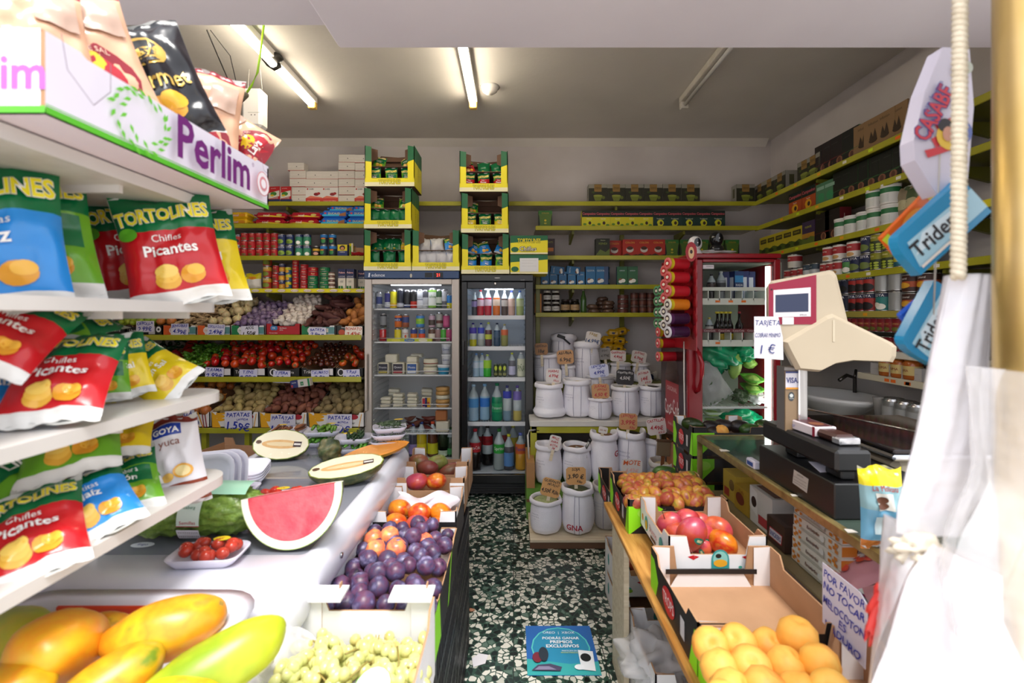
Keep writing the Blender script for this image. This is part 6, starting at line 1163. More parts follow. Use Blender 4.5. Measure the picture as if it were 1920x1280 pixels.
lump('green_carrier_bag','bag',1345,666,Y+.02,(.13,.1,.085),'green_film',3,'bright green plastic bag at the top left of the vegetable shelf',.3,(0,25,0));lump('green_carrier_bag','bag',1392,662,Y+.03,(.07,.08,.06),'green_film',7,'bright green plastic bag end hanging beside the light tube',.25)
MG=MB();MG.blob(.042,.045,.085,'cabbage',4,.08,3);T('wrapped_cucumber','upright pale green wrapped vegetable under the green bag','vegetable',MG,(U(1378,Y),Y,V(686,Y)),(0,8,0));lump('lettuce_bag','vegetable',1405,681,Y+.05,(.045,.05,.035),'cabbage',9,'round pale vegetable in film at the right under the green bag',.1)
def tray(w,l,h=.022,mat='#ece8ee/r.35',t=.003):
    """shallow foam tray with a flared rim"""
    m=MB();c=.25;n=5
    def ring(k,z):
        W,L=w/2*k,l/2*k;r=min(W,L)*c*2;pts=[]
        for qx,qy,a0 in ((1,1,0),(-1,1,90),(-1,-1,180),(1,-1,270)):
            for i in range(n):a=R(a0+90*i/(n-1));pts.append((qx*(W-r)+r*math.cos(a),qy*(L-r)+r*math.sin(a),z))
        return pts
    rs=[ring(.78,0),ring(.86,h*.3),ring(1,h),ring(.975,h+.002),ring(.84,h*.35+t),ring(.77,t)];N=len(rs[0]);vs=[p for r in rs for p in r];fs=[]
    for k in range(len(rs)-1):
        for i in range(N):j=(i+1)%N;fs.append((k*N+i,k*N+j,(k+1)*N+j,(k+1)*N+i))
    fs+=[tuple(range(N-1,-1,-1)),tuple(range(5*N,6*N))]
    return m.add(vs,fs,mat,True)
def cover(w,l,z,bulge=.01,mat='cling',sticker=None):
    m=MB();f=lambda u,v:((u-.5)*w*.97,(v-.5)*l*.97,z+bulge*math.sin(math.pi*u)*math.sin(math.pi*v));m.sheet(f,8,8,mat)
    if sticker:m.art(lambda u,v,o:Vector((sticker[0]+(u-.5)*.04,sticker[1]+(v-.5)*.025,z+bulge+.0015+o)),.04,.025,[('e',.5,.5,.5,.5,'#e8c820'),('t','1€' if len(sticker)<3 else sticker[2],.5,.5,.5,'#b02a20',.7)])
    return m
GTm='#6ab83a/r.4'
for i,(px,py,d)in enumerate(((1410,712,'upper'),(1410,730,'lower'))):
    T('veg_tray',f'{d} of the two green trays of wrapped vegetables in the red fridge','tray',None,(U(px,Y),Y,V(py,Y)),(12,0,0),'green trays in the red fridge',(('foam_tray',tray(.12,.16,.02,GTm)),('contents',crumple(.045,.06,.03,'cabbage',i+3,.12)),('film',cover(.12,.16,.035))))
m=bag(.2,.26,.09,[(0,1.01,'herb')],[],5,nx=14,ny=14);T('herb_bag','clear bag of green herbs leaning across the vegetable shelf','herb packet',None,(U(1352,Y-.04),Y-.02,zC+.02),(0,-30,0),None,(('herbs',m),('clear_bag',bag(.215,.28,.1,[(0,1.01,'clear_bag')],[],5,'clear_bag',nx=14,ny=14))))
lump('clear_bag','bag',1388,742,Y,(.055,.06,.045),'herb',12,'small crumpled bag of dark greens right of the herb bag',.3);lump('white_bag','bag',1420,745,Y+.02,(.06,.06,.04),'milky_film',14,'crumpled white bag beside the light tube',.35)
lump('green_carrier_bag','bag',1392,783,Y+.04,(.13,.08,.05),'green_film',17,'green plastic bag below the wire shelf',.3)
for i,(py)in enumerate((789,774)):
    T('sprout_tray',f'{("lower", "upper")[i]} pale tray of green sprouts below the wire shelf','tray',None,(U(1334,Y),Y,V(py,Y)),(8,0,0),'sprout trays',(('foam_tray',tray(.12,.12,.022,'#c8dcc0/r.4')),('contents',crumple(.05,.05,.014,'cabbage',i+8,.1))))
# crisps tubes hanging rack on the fridge side
def tube_can(c,rim,lid,art):
    m=MB();r,L=.037,.15;Q=RY(90)
    m.lathe([(r*.98,0),(r,.004,'#b8b4ae/r.3/m.7'),(r,.012,c),(r,L*.8,c),(r,L*.95,rim),(r*1.02,L*.955,lid),(r*1.02,L,lid),(r*.8,L+.001,lid),(.001,L-.002,lid)],c,22,mt=Q)
    # text runs along the tube
    m.art(lambda u,v,o:Vector((L*(.08+.7*u),-(r+o+.0005)*math.cos((v-.5)*2),(r+o+.0005)*math.sin((v-.5)*2))),L*.7,2*r,art,True)
    m.art(lambda u,v,o:Vector((L+.001+o,(u-.5)*r*2,(v-.5)*r*2)),2*r,2*r,[('e',.5,.5,.3,.3,'#c02028' if lid[1]=='d' else '#4a3a3a'),('e',.5,.5,.2,.14,'#f0e8d8')])
    return m
TA=lambda c2:[('t','Pringles',.6,.72,.22,c2,.8),('e',.75,.4,.16,.2,'#e0b03a'),('e',.6,.35,.14,.16,'#e8c050'),('r',.1,.3,.3,.8,'#e0dcd8'),('l',[(.12,.4),(.28,.4)],.001,'#2a2a2a')]
PT={'r':Kind('crisps_tube','crisps tube',tube_can('#b41c28/r.3','#d8c020','#d86a6a/r.4',TA('#e0a0a0'))),'o':Kind('crisps_tube','crisps tube',tube_can('#d87a1c/r.3','#e0c828','#e0d8c8/r.4',TA('#f0d8a0'))),'p':Kind('crisps_tube','crisps tube',tube_can('#3a1a3a/r.3','#5a2a5a','#e0dce0/r.4',TA('#c8a0c8'))),'g':Kind('crisps_tube','crisps tube',tube_can('#2f8a4a/r.3','#d8d030','#5a9a6a/r.4',TA('#c0e0b0'))),'w':Kind('crisps_tube','crisps tube',tube_can('#5a1a2a/r.3','#d8c8c0','#e6e2e4/r.4',TA('#c8a0c8')))}
tn5={'r':'red','o':'orange','p':'purple','g':'green','w':'white-lidded'}
Yp=2.9
for i,(k,py)in enumerate(zip('rrropp',(495,520.5,546,571,597,622))):PT[k].put(ln(f'{tn5[k]} crisps tube in front column of the hanging rack, {nth(i, 6, "topmost", "lowest", "from the top")}'),(U(1288,Yp),Yp,V(py,Yp)),(0,0,197),'crisps tubes on the hanging rack',.95)
Yq=3.05
for i,(k,py)in enumerate(zip('rrrww',(509,534,559,584,609))):PT[k].put(ln(f'{tn5[k]} crisps tube in second column of the hanging rack, {nth(i, 5, "topmost", "lowest", "from the top")}'),(U(1278,Yq),Yq,V(py,Yq)),(0,0,200),'crisps tubes on the hanging rack',.95)
Yr=3.22
for j,px in enumerate((1268,1260)):
    for i,py in enumerate((544,564,585,606)):PT['g'].put(ln(f'green crisps tube, {("nearer", "farther")[j]} green column of the hanging rack, {nth(i, 4, "topmost", "lowest", "from the top")}'),(U(px,Yr+j*.12),Yr+j*.12,V(py,Yr)),(0,0,200),'crisps tubes on the hanging rack',.9)
for i,py in enumerate((622,643,668)):PT['r'].put(ln(f'{nth(i, 3, "topmost", "lowest", "from the top")} of the three red crisps tubes low beside the grain sacks'),(U(1268,Yr),Yr,V(py,Yr)),(0,0,186),'crisps tubes on the hanging rack',.9)
m=MB();a,b_,Yk2=U(1283,3.0),U(1290,3.0),2.93
prof=[(.0,V(470,2.95))];
m.box(RX0-.012,RX0-.006,2.82,3.38,V(655,2.95),V(485,2.95),'#a01824/r.3');
for k in range(6):m.lathe([(.0,-.006),(.045,-.006),(.045,0),(.0,0)],'#a01824/r.3',16,mt=TR(RX0-.006,2.86,V(495+k*25.4,2.95))@RY(90))
hd=MB();hd.lathe([(.001,-.006),(.055,-.006),(.055,0),(.001,0)],'#a01824/r.3',20,mt=TR(RX0-.03,2.86,V(474,2.9))@RY(90)@RZ(0),sy=.8);hd.face(FRONT(RX0-.05,2.8,V(476,2.9)),.07,.12,[('e',.5,.5,.5,.5,'#a01824'),('e',.5,.45,.25,.3,'#d8b080'),('e',.5,.5,.12,.1,'#3a2420')])
T('hanging_rack','red hanging display strip for crisps tubes on the fridge side','rack',None,parts=(('strip',m),('header_card',hd)))
m=MB();pts=[(RX0-.02,3.0,1.12+.0),(RX0-.015,3.0,.8),(RX0-.03,3.03,.5),(RX0-.05,3.08,.15),(RX0-.06,3.1,.02)];m.tube([(RX0-.012,3.02,V(640,3.02))]+pts,.005,'#c8c0b8',6);T('white_cable','thin white cable running down the side of the red fridge','cable',m)
# cameras on top
def cam_thing(px,py,Yc,col,face,base,lab):
    b=MB();b.lathe([(.001,0),(.045,0),(.05,.008),(.042,.03),(.03,.045),(.001,.05)],base,24);h=MB();h.blob(.045,.045,.05,col,1,0,nu=24,nv=16,mt=TR(0,0,.082))
    l=MB();l.art(lambda u,v,o:Vector(((u-.5)*.05,-.047-.0-o+.35*((u-.5)*.05)**2*20,.085+(v-.5)*.06)),.05,.06,[('e',.5,.5,.45,.5,face),('e',.5,.45,.08,.08,'#c8c8c8/r.1')],True)
    return T('security_camera',lab,'camera',None,(U(px,Yc),Yc,py),parts=(('base',b),('head',h),('lens_face',l)))
cam_thing(1303,RZ1,3.1,'#e6e2e2/r.3','#121214/r.1','#e0dcdc/r.3','white ball shaped camera on top of the red fridge');cam_thing(1343,RZ1+.03,3.1,'#121214/r.12','#0c0c0e/r.1','#1a1a1c/r.2','black dome camera on top of the red fridge');T('plastic_film','crumpled clear plastic under the black dome camera','plastic',crumple(.13,.1,.02,'clear_bag',5,.25),(U(1340,3.1),3.12,RZ1+.018))

# ---------------- glass counter on the right
CZ,CX0,CX1,CY0,CY1=.94,.87,1.5,.5,2.18;SH=.685
ps=[]
g=MB();g.box(CX0+.01,CX1,CY0,CY1-.005,CZ-.008,CZ,'counter_glass');ps.append(('glass_top',g))
g=MB();g.box(CX0+.004,CX0+.008,CY0,CY1-.01,SH,CZ-.02,'glass');ps.append(('front_glass',g));g=MB();g.box(CX0+.01,CX1,CY1-.012,CY1-.007,SH,CZ-.02,'glass');ps.append(('end_glass',g))
for lab_,(x0,x1,y0,y1,z0,z1)in (('top_rail',(CX0-.008,CX0+.012,CY0,CY1,CZ-.028,CZ+.002)),('end_rail',(CX0,CX1,CY1-.015,CY1+.004,CZ-.022,CZ+.002)),('bottom_rail',(CX0-.006,CX0+.014,CY0,CY1,SH-.02,SH+.004)),('corner_post',(CX0-.006,CX0+.014,CY1-.02,CY1+.002,SH,CZ-.02))):r_=MB();r_.box(x0,x1,y0,y1,z0,z1,'old_brass',.004);ps.append((lab_,r_))
b=MB();b.box(CX0+.002,CX0+.02,CY0,CY1,.3,SH-.02,'brass');b.box(CX0,CX0+.022,CY0,CY1,0,.3,'#2a1c14');b.box(CX0+.02,CX1,CY1-.02,CY1,0,SH-.02,'#4a3826');b.box(CX0+.02,CX1,CY0,CY1,SH-.02,SH-.004,'#8a7a5a/r.4');ps.append(('base',b))
for k,(y,s)in enumerate(((1.92,.02),(1.44,.012),(1.2,.014))):q=MB();q.prism([(-s,-s*.6),(s,-s*.4),(s*.7,s*.7),(-s*.6,s)],.001,'#e8e0d4',mt=UP(CX0+.004,y,CZ+.0035));ps.append(('tape_scrap',q))
T('display_counter','long glass sweet counter with tarnished brass rails','counter',None,parts=ps)
gC='sweets boxes inside the counter'
def incase(name,cat,lab,y,x,m,rz=-90,z=SH,group=gC):return T(name,lab,cat,m,(x,y,z),(0,0,rz),group)
incase('sweet_box','box','yellowish open box of sweets at the far end of the counter',2.06,.96,carton(.12,.2,.12,'#c8a840',[('r',.1,.1,.5,.4,'#a83a2a'),('e',.7,.6,.2,.2,'#8a6a3a')]));incase('sweet_box','box','second yellow and brown box, left of the white biscuit box',1.93,.95,carton(.12,.2,.1,'#b8922c',[('e',.4,.5,.3,.25,'#7a3420'),('t','Toffy',.5,.8,.2,'#8a2a1c',.7)]))
incase('sweet_box','box','white box of red wrapped bars near the far end of the counter',1.78,.95,carton(.16,.22,.14,'#dcd6d0',[('p',[(0,.4),(.35,.25),(.35,.9),(0,1)],'#efeae6'),('r',.4,.1,.9,.35,'#b83a40'),('e',.2,.6,.12,.15,'#3a2420')],top=[('r',.08,.08,.92,.92,'#6a3a2c'),('l',[(.1,.3),(.9,.35)],.02,'#c86a5a'),('l',[(.1,.7),(.9,.65)],.02,'#e0d0c0')]));
incase('sweet_box','box','brown Snickers bar box inside the counter',1.645,.93,carton(.11,.2,.09,'#4a3228',[('p',[(.12,.2),(.85,.2),(.9,.62),(.17,.62)],'#c02a34'),('p',[(.15,.24),(.82,.24),(.87,.58),(.2,.58)],'#e8e4e8'),('t','SNICKERS',.51,.41,.26,'#2a3a9a',.62,0,None,.02)],top=[('r',.1,.1,.9,.9,'#2e1e18'),('l',[(.2,.5),(.8,.5)],.02,'#8a6a4a')]));incase('sweet_box','box','brown chocolate bar box with red print behind the Snickers box',1.68,1.06,carton(.16,.18,.13,'#5a3c30',[('t','Maltesers',.45,.6,.2,'#c83a3a',.8)]))
EM=Kind('nougat_box','box',carton(.23,.15,.036,'embajador',[(('r',.02+.06*i,.1+.27*j,.08+.06*i,.37+.27*j,'#e08a2a'))for i in (0,2,12.5,14.5)for j in (0,2)]+[('r',.08,.37,.14,.64,'#e08a2a'),('r',.86,.37,.92,.64,'#e08a2a'),('t','Embajador',.48,.6,.42,'#5a1c14',.5,0,None,.02,1),('r',.2,.06,.7,.3,'#c8c4b8'),('e',.66,.55,.05,.28,'#f4f4f0')],[('r',0,.1,.3,.9,'#e08a2a'),('r',.6,.1,.9,.9,'#e08a2a'),('t','Embajador',.5,.5,.4,'#5a1c14',.9,0,None,.02,1)],top=[('r',.1,.1,.9,.9,'#e6e0d8')]))
for i in range(5):EM.put(ln(f'{nth(i, 5, "lowest", "topmost", "from the bottom")} of the five orange and white Embajador nougat boxes'),(.94+.004*i,1.45+.003*i,SH+i*.0375),(0,0,-90),'nougat boxes')
random.seed(8)
SWB=[Kind('sweet_bag','sweet bag',bag(.15,.19,.04,[(0,1.01,c+'/r.2')],[('t',t_,.5,.8,.12,'#f0e8e0',.8)]+[('e',random.uniform(.2,.8),random.uniform(.15,.6),.1,.06,c2+'/r.2')for _ in range(7)],s,nx=10,ny=12))for c,c2,t_,s in (('#b82a34','#e06a3a','Gummies',1),('#c88a94','#d84a3a','Gelatina',2),('#b8b0b4','#c82a7a','Caramelos',3),('#a82430','#d8383a','Fresas',4),('#3a8a5a','#c8c8a0','Menta',5))]
for i,(y,x,k,tl)in enumerate(((1.36,1.0,4,60),(1.33,.95,1,72),(1.3,1.08,0,60),(1.23,.98,2,75),(1.2,1.1,1,65),(1.16,.93,1,78),(1.12,1.03,0,74),(1.05,.95,3,80),(1.0,1.08,3,70),(.94,.96,3,78),(.9,1.1,0,70),(.83,.98,3,76),(.76,1.06,0,75),(.7,.96,3,78))):
    SWB[k].put('glossy bag of red or pink sweets heaped in the near half of the counter',(x-.02,y,SH+.025+.03*(i%3)),(-tl+14,random.uniform(-8,8),-90+random.uniform(-30,30)),'bags of sweets in the counter')
# handwritten notice on the counter front
m=MB();w_,h_=.142,.155;m.prism([(-.5*w_,-.42*h_),(.45*w_,-.5*h_),(.5*w_,.4*h_),(.35*w_,.5*h_),(-.5*w_,.5*h_)],.0012,'#d9d5e6')
m.face(TR(0,0,0),w_,h_,[('t',t_,.5,v_,.17,'#1c2fa8',.92,0,None,.012,1.5)for t_,v_ in (('POR FAVOR',.86),('NO TOCAR',.68),('MELOCOTON',.46),('ES',.3),('MADURO',.13))])
T('notice','handwritten notice POR FAVOR NO TOCAR MELOCOTON ES MADURO on the counter','notice',m).matrix_basis=WEST(.742,1.042,V(1150,1.042))
# scale with raised display
def poly_body(prof,x0,x1,mat,mt=None,bev=0):
    """side profile in (y, z) swept along x"""
    m=MB();m.prism(prof,x1-x0,mat,mt=(mt or I4)@Matrix(((0,0,1,x1),(1,0,0,0),(0,1,0,0),(0,0,0,1))));return m
Ys=1.48
sx=lambda p:U(p,Ys);sz=lambda p:V(p,Ys)
H=MB();front=[(1440,536),(1446,526),(1556,506),(1566,508),(1570,520),(1590,600),(1678,648),(1681,660),(1678,678),(1600,675),(1560,680),(1545,690),(1535,697),(1492,693),(1474,664),(1470,655),(1441,622)]
def body(poly,y0,y1,mat,bev=.012):
    n=len(poly);cx_=sum(p[0]for p in poly)/n;cy_=sum(p[1]for p in poly)/n;vs=[]
    for (y,k)in ((y0,1-bev/.12),(y0+bev,1),(y1-bev,1),(y1,1-bev/.12)):vs+=[(cx_+(px-cx_)*k+(y-Ys)*.5,y,cy_+(pz-cy_)*k)for px,pz in poly]
    fs=[tuple(range(n)),tuple(range(4*n-1,3*n-1,-1))]+[(r_*n+i,r_*n+(i+1)%n,(r_+1)*n+(i+1)%n,(r_+1)*n+i)for r_ in range(3)for i in range(n)]
    return MB().add(vs,fs,mat)
head=body([(sx(a),sz(b_))for a,b_ in [(1440,536),(1446,526),(1556,506),(1564,508),(1570,516),(1600,640),(1560,672),(1500,668),(1474,655),(1441,625)]][::-1],Ys,Ys+.16,'cream_plastic')
arm=body([(sx(a),sz(b_))for a,b_ in [(1548,592),(1560,588),(1672,642),(1681,650),(1680,668),(1674,679),(1600,676),(1565,682),(1535,697),(1492,693),(1472,655),(1465,640)]][::-1],Ys-.012,Ys+.17,'cream_plastic')
arm.box(sx(1556),sx(1560),Ys-.0135,Ys-.011,sz(640),sz(600),'#c8bba2')
scr=MB();FMt=FRONT(sx(1484.5),Ys-.0012,sz(566))@Matrix.Shear('XY',4,(0,0));fmS=lambda u,v,o:Vector((sx(1440.5+(1530-1440.5)*u),Ys-.0015-o,sz((608-(608-533)*v)+(0 if v<.5 else-18*u*2*(v-.5)))));
scr.art(fmS,.15,.14,[('p',[(0,0),(1,0),(1,1),(0,1)],'#8e1034/r.15'),('p',[(.1,.18),(.88,.2),(.88,.8),(.1,.84)],'#d8d2d6/r.3'),('p',[(.14,.3),(.83,.32),(.83,.7),(.14,.72)],'#2a3450/r.1'),('e',.06,.86,.02,.02,'#1c1014'),('r',.28,0,.52,.18,'#e0dada'),('t','EPELSA',.72,.24,.05,'#4a4a4a',.2)])
bk=MB();bk.box(sx(1425),sx(1452),Ys+.01,Ys+.04,sz(640),sz(597),'cream_plastic',.008)
pst=MB();pst.box(sx(1483),sx(1507),Ys+.03,Ys+.035,sz(812),sz(697),'#8a7358');pst.box(sx(1483),sx(1508),Ys+.036,Ys+.08,sz(812),sz(690),'#8a8684/r.3/m.6');pst.box(sx(1509),sx(1527),Ys+.03,Ys+.08,sz(812),sz(690),'steel',.004);pst.box(sx(1506),sx(1509),Ys+.024,Ys+.03,sz(812),sz(690),'#e8e8ea/r.1/m.9')
pst.face(FRONT(sx(1495),Ys+.0295,sz(715)),.041,.058,[('r',0,0,1,1,'#e4e0e8'),('r',0,.9,1,1,'#2a3a7a'),('t','VISA',.5,.5,.42,'#1c2a7a',.9,0,None,.02),('r',0,0,1,.1,'#e0982a')]);pst.face(FRONT(sx(1494),Ys+.0295,sz(746)),.02,.03,[('e',.5,.5,.5,.5,'#3a4044'),('e',.5,.6,.3,.2,'#c8ccc8'),('t','Guardia',.5,.3,.18,'#d8dcd8',.7)])
cbk=MB();yA,yB=1.27,1.62
cbk.box(.885,.985,yA,yB+.03,CZ+.13,CZ+.19,'#161618/r.35',.008);cbk.box(.92,.96,yB-.12,yB-.05,CZ+.1,CZ+.135,'#161618/r.35',.004);cbk.box(.92,.96,yA+.03,yA+.1,CZ+.1,CZ+.135,'#161618/r.35',.004)
T('scale_display','cream scale display head with dark red panel on a steel post','scale display',None,parts=(('head',head,None,(('screen',scr),)),('arm',arm),('rear_knob',bk),('post',pst),('post_foot',cbk)))
dr=MB();dr.box(.88,1.16,1.27,1.66,CZ+.002,CZ+.1,'#121214/r.35',.003);dr.face(WEST(.8795,1.42,CZ+.055),.08,.05,[('p',[(0,.1),(.9,0),(1,.9),(.1,1)],'#a8a29c'),('t','SAMSUNG',.5,.8,.14,'#3a3a3a',.7),('l',[(.1,.6),(.9,.58)],.001,'#5a5a5a'),('l',[(.1,.4),(.9,.38)],.001,'#5a5a5a'),('l',[(.1,.25),(.9,.23)],.001,'#5a5a5a')])
dr.box(1.0,1.12,1.262,1.27,CZ+.02,CZ+.08,'#161618/r.3');T('cash_drawer','black metal cash drawer on the counter under the scale display','cash drawer',dr)
m=MB();m.box(-.012,.012,-.03,.03,0,.03,'#c8c4d0',.004);m.box(-.013,.013,-.02,.02,.008,.022,'#2a4a8a');T('small_roll','small white and blue roll at the back corner of the black cash drawer','roll',m,(.865+.02,1.71,CZ+.002))
ch_=MB();ch_.box(-.035,.035,-.09,.05,0,.03,'#d8ccd0/r.25',.003);ch_.face(UP(0,-.02,.0305),.07,.14,[('r',.1,.05,.9,.95,'#4a2024'),('e',.5,.3,.3,.15,'#7a4a34'),('r',0,.8,1,1,'#8a2038')]);ch_.face(WEST(-.0352,-.02,.015),.14,.03,[('r',0,0,.08,1,'#8a1c34'),('r',.92,0,1,1,'#8a1c34'),('t','Valor',.25,.5,.6,'#8a8ac0',.25)])
br=MB();br.box(-.03,.03,-.17,-.085,0,.026,'#3a201c/r.3',.008);br.box(-.032,.032,-.185,-.15,.0,.02,'foil',.004)
T('dried_fruit_pack','opened white and maroon pack with foil wrapped brown block','food pack',None,(.945,1.5,CZ+.192),(0,0,4),None,(('box',ch_),('block',br)))
pp=MB();pp.prism([(0,0),(.08,.01),(.09,.06),(.01,.07)],.001,'#dcd8e8',mt=UP(.9,1.36,CZ+.102)@RX(8));T('receipt','white paper slip lying on the black cash drawer','paper',pp)
# weighing scale body behind
sb=MB();sb.box(1.17,1.56,1.42,1.86,CZ+.002,CZ+.12,'cream_plastic',.02);pl=MB();pl.box(1.15,1.58,1.4,1.9,CZ+.14,CZ+.155,'#2a2426/r.08/m.5',.004);pl.box(1.145,1.585,1.395,1.905,CZ+.122,CZ+.14,'#c8c8cc/r.12/m1',.006);gu=MB();gu.tube([(1.15,1.9,CZ+.15),(1.15,1.9,CZ+.19),(1.3,1.45,CZ+.19),(1.3,1.42,CZ+.16)],.004,'#d8d8dc/r.1/m1',8)
T('weighing_scale','cream weighing scale with dark steel pan, right of the display post','scale',None,parts=(('base',sb),('pan',pl),('guard_wire',gu)))
m=MB();w_,h_=.09,.13
m.prism([(-.5*w_,-.5*h_),(.52*w_,-.55*h_),(.5*w_,0),(.34*w_,.5*h_),(-.5*w_,.5*h_)],.001,'#d8d4da');m.face(TR(0,0,0),w_,h_,[('t',t_,.47,v_,s_,'#2a3a7a',.88,0,None,0,.3)for t_,v_,s_ in (('TARJETA',.83,.18),('COBRAR MINIMO',.55,.15),('1 €',.22,.3))])
T('notice','handwritten card payment notice TARJETA COBRAR MINIMO 1 € on the scale','notice',m,(U(1441,1.46),1.46,V(632,1.46)),(90,0,0))
lk=bag(.1,.19,.06,[(0,.12,'#c87a3a/r.3'),(.12,.5,'#6aa8c8/r.3'),(.5,.78,'#8ab0b8/r.3'),(.78,1.01,'#e8d820/r.2')],[('t','La Molisana',.5,.76,.1,'#a82a1c',.6),('r',.25,.5,.6,.7,'#d8d8d0'),('r',.2,.2,.85,.42,'#b8ccd0'),('e',.35,.62,.12,.04,'#5a3420'),('e',.35,.55,.12,.04,'#5a3420')],4)
T('olive_pouch','yellow, blue and orange pouch standing on the counter beside the bags','pouch',lk,(U(1655,1.12),1.12,CZ+.002),(-4,0,-6))

# ---------------- right bench with fruit cartons
PZ=.66
pl=MB();pl.box(.41,.85,.45,2.1,PZ-.022,PZ,'plank',.003);ps=[('plank',pl)]
for y in (1.95,.9):
    for x in (.43,.8):l=MB();l.box(x,x+.02,y-.15,y+.06,0,PZ-.022,'pale_wood');ps.append(('leg_panel',l))
T('plank_bench','long wooden plank bench carrying fruit cartons before the glass counter','bench',None,parts=ps)
def fruit_box(x0,x1,y0,y1,z,h,out,lab,front=(),side=(),posts=True,notch=.35,post_h=1.25,inner='kraft',fh=None,bh=None,post_mat=None,group='fruit cartons',tabs=None):
    """open fruit carton: floor, four cut-down walls, doubled corners"""
    w,l=x1-x0,y1-y0;t=.005;H=h*post_h;a=w*.22;a2=l*.16;pmat=post_mat or out
    fl=MB();fl.box(0,w,0,l,0,t,inner);ps=[('bottom',fl)]
    def wall(L,hh,e):return [(0,0),(L,0),(L,H),(L-e+.012,H),(L-e,hh),(e,hh),(e-.012,H),(0,H)]
    for nm,mt,L,e,arr,hh in (('front_wall',TR(0,0,0)@RX(90),w,a,front,(fh or h*(1-notch))),('rear_wall',TR(w,l,0)@RZ(180)@RX(90),w,a,(),(bh or h*(1-notch)))):
        m=MB();m.prism(wall(L,hh,e),t,out,inner,'kraft',mt=mt);
        if arr:m.art(lambda u,v,o:mt@Vector((u*L,v*h,o)),L,h,arr)
        ps.append((nm,m))
    for s in (0,1):
        mt=TR(0,l,0)@RZ(-90)@RX(90)if s==0 else TR(w,0,0)@RZ(90)@RX(90)
        m=MB();m.prism([(0,0),(l,0),(l,H),(l-a2,H),(l-a2-.02,h*.92),(a2+.02,h*.92),(a2,H),(0,H)],t,out,inner,'kraft',mt=mt)
        if side:m.art(lambda u,v,o:mt@Vector((u*l,v*h,o)),l,h,side)
        ps.append(('side_wall',m))
    if posts:
        for ix,iy in ((0,0),(1,0),(0,1),(1,1)):
            c=MB();xx=t if ix==0 else w-t;yy=t if iy==0 else l-t;sx_=1 if ix==0 else-1;sy_=1 if iy==0 else-1
            c.prism([(0,t),(.05,t),(.05,H*.98),(0,H)]if sx_*sy_>0 else [(0,t),(0,H),(.05,H*.98),(.05,t)][::-1],.003,pmat,pmat,'kraft',mt=TR(xx,yy+sy_*.004,0)@(I4 if sx_>0 else Matrix.Scale(-1,4,(1,0,0)))@RX(90));ps.append(('corner_flap',c))
    return T('fruit_box',lab,'fruit box',None,(x0,y0,z),group=group,parts=ps)
TRF=[('r',0,0,1,1,'#1c1a1c'),('p',[(0,0),(.02,0),(.35,.9),(.3,1),(0,1)],'#8fe01a'),('e',.17,.75,.08,.18,'#a8e84a'),('t','EN SU PUNTO',.62,.3,.2,'#f0f0f0',.5,0,None,.02)]
TRS=[('r',0,0,1,1,'#1c1a1c'),('p',[(0,0),(.14,0),(.2,.5),(.1,1),(0,1)],'#8fe01a'),('p',[(.86,0),(1,0),(1,1),(.95,1)],'#8fe01a'),('r',.7,.25,.78,.75,'#c8c4c8'),('e',.45,.5,.14,.36,'#c8242c'),('t','TROPS',.45,.5,.4,'#f0e8e8',.24)]
fruit_box(.445,.83,1.79,2.12,PZ,.105,'#1c1a1c','black and green TROPS carton heaped with small mangoes',TRF,TRS)
fruit_box(.49,.80,1.46,1.785,.70,.085,'white_card','white carton of large red mangoes with strawberry drawings',[('p',[(.19,.5),(.25,.38),(.31,.5),(.25,.56)],'#c81c28'),('p',[(.74,.5),(.8,.38),(.86,.5),(.8,.56)],'#c81c28'),('l',[(.2,.9),(.27,.45)],.0006,'#c89a90'),('l',[(.85,.9),(.79,.5)],.0006,'#c89a90'),('e',.52,.42,.09,.36,'#3a9a98'),('r',.43,.08,.61,.4,'#3a9a98'),('e',.52,.42,.075,.3,'#8ac8c0'),('e',.52,.28,.07,.14,'#e8a82a'),('e',.5,.55,.03,.08,'#1c1c1c'),('e',.72,.14,.02,.05,'#3a9a8a')],
          [('e',.1,.5,.03,.16,'#d86a2a'),('e',.25,.45,.06,.32,'#3a9a98'),('e',.25,.4,.04,.2,'#e8a82a'),('t','Bueno',.5,.5,.4,'#c89098',.3),('r',.42,.15,.6,.28,'#5a3a30'),('e',.78,.5,.06,.32,'#3a9a98'),('e',.9,.4,.03,.12,'#c81c28')],notch=.42)
fruit_box(.43,.80,1.08,1.445,PZ,.1,'#1c1a1c','empty brown TROPS carton in the middle of the plank bench',TRF,TRS,post_mat='white_card',bh=.03)
m=MB();m.prism([(.05,0),(.31,0),(.28,.05),(.08,.05)],.002,'white_card',mt=TR(.0,0,0)@RX(90));m.box(.04,.32,-.003,0,.05,.064,'#1c1a1c');T('paper_liner','white folded liner flap at the back of the empty carton','liner',m,(.43,1.43,PZ-.004))
fruit_box(.43,.81,.70,1.075,PZ,.1,'#1c1a1c','black TROPS carton full of large yellow peaches',TRF,TRS,post_mat='white_card')
PCH=Kind('peach','peach',MB().lathe([(.001,-.033),(.018,-.034),(.034,-.02),(.0385,0),(.035,.02),(.02,.034),(.008,.033),(.001,.028)],'peach',20,wob=lambda a,z:1-.05*math.exp(-((a-3.1)/.25)**2)))
random.seed(31);
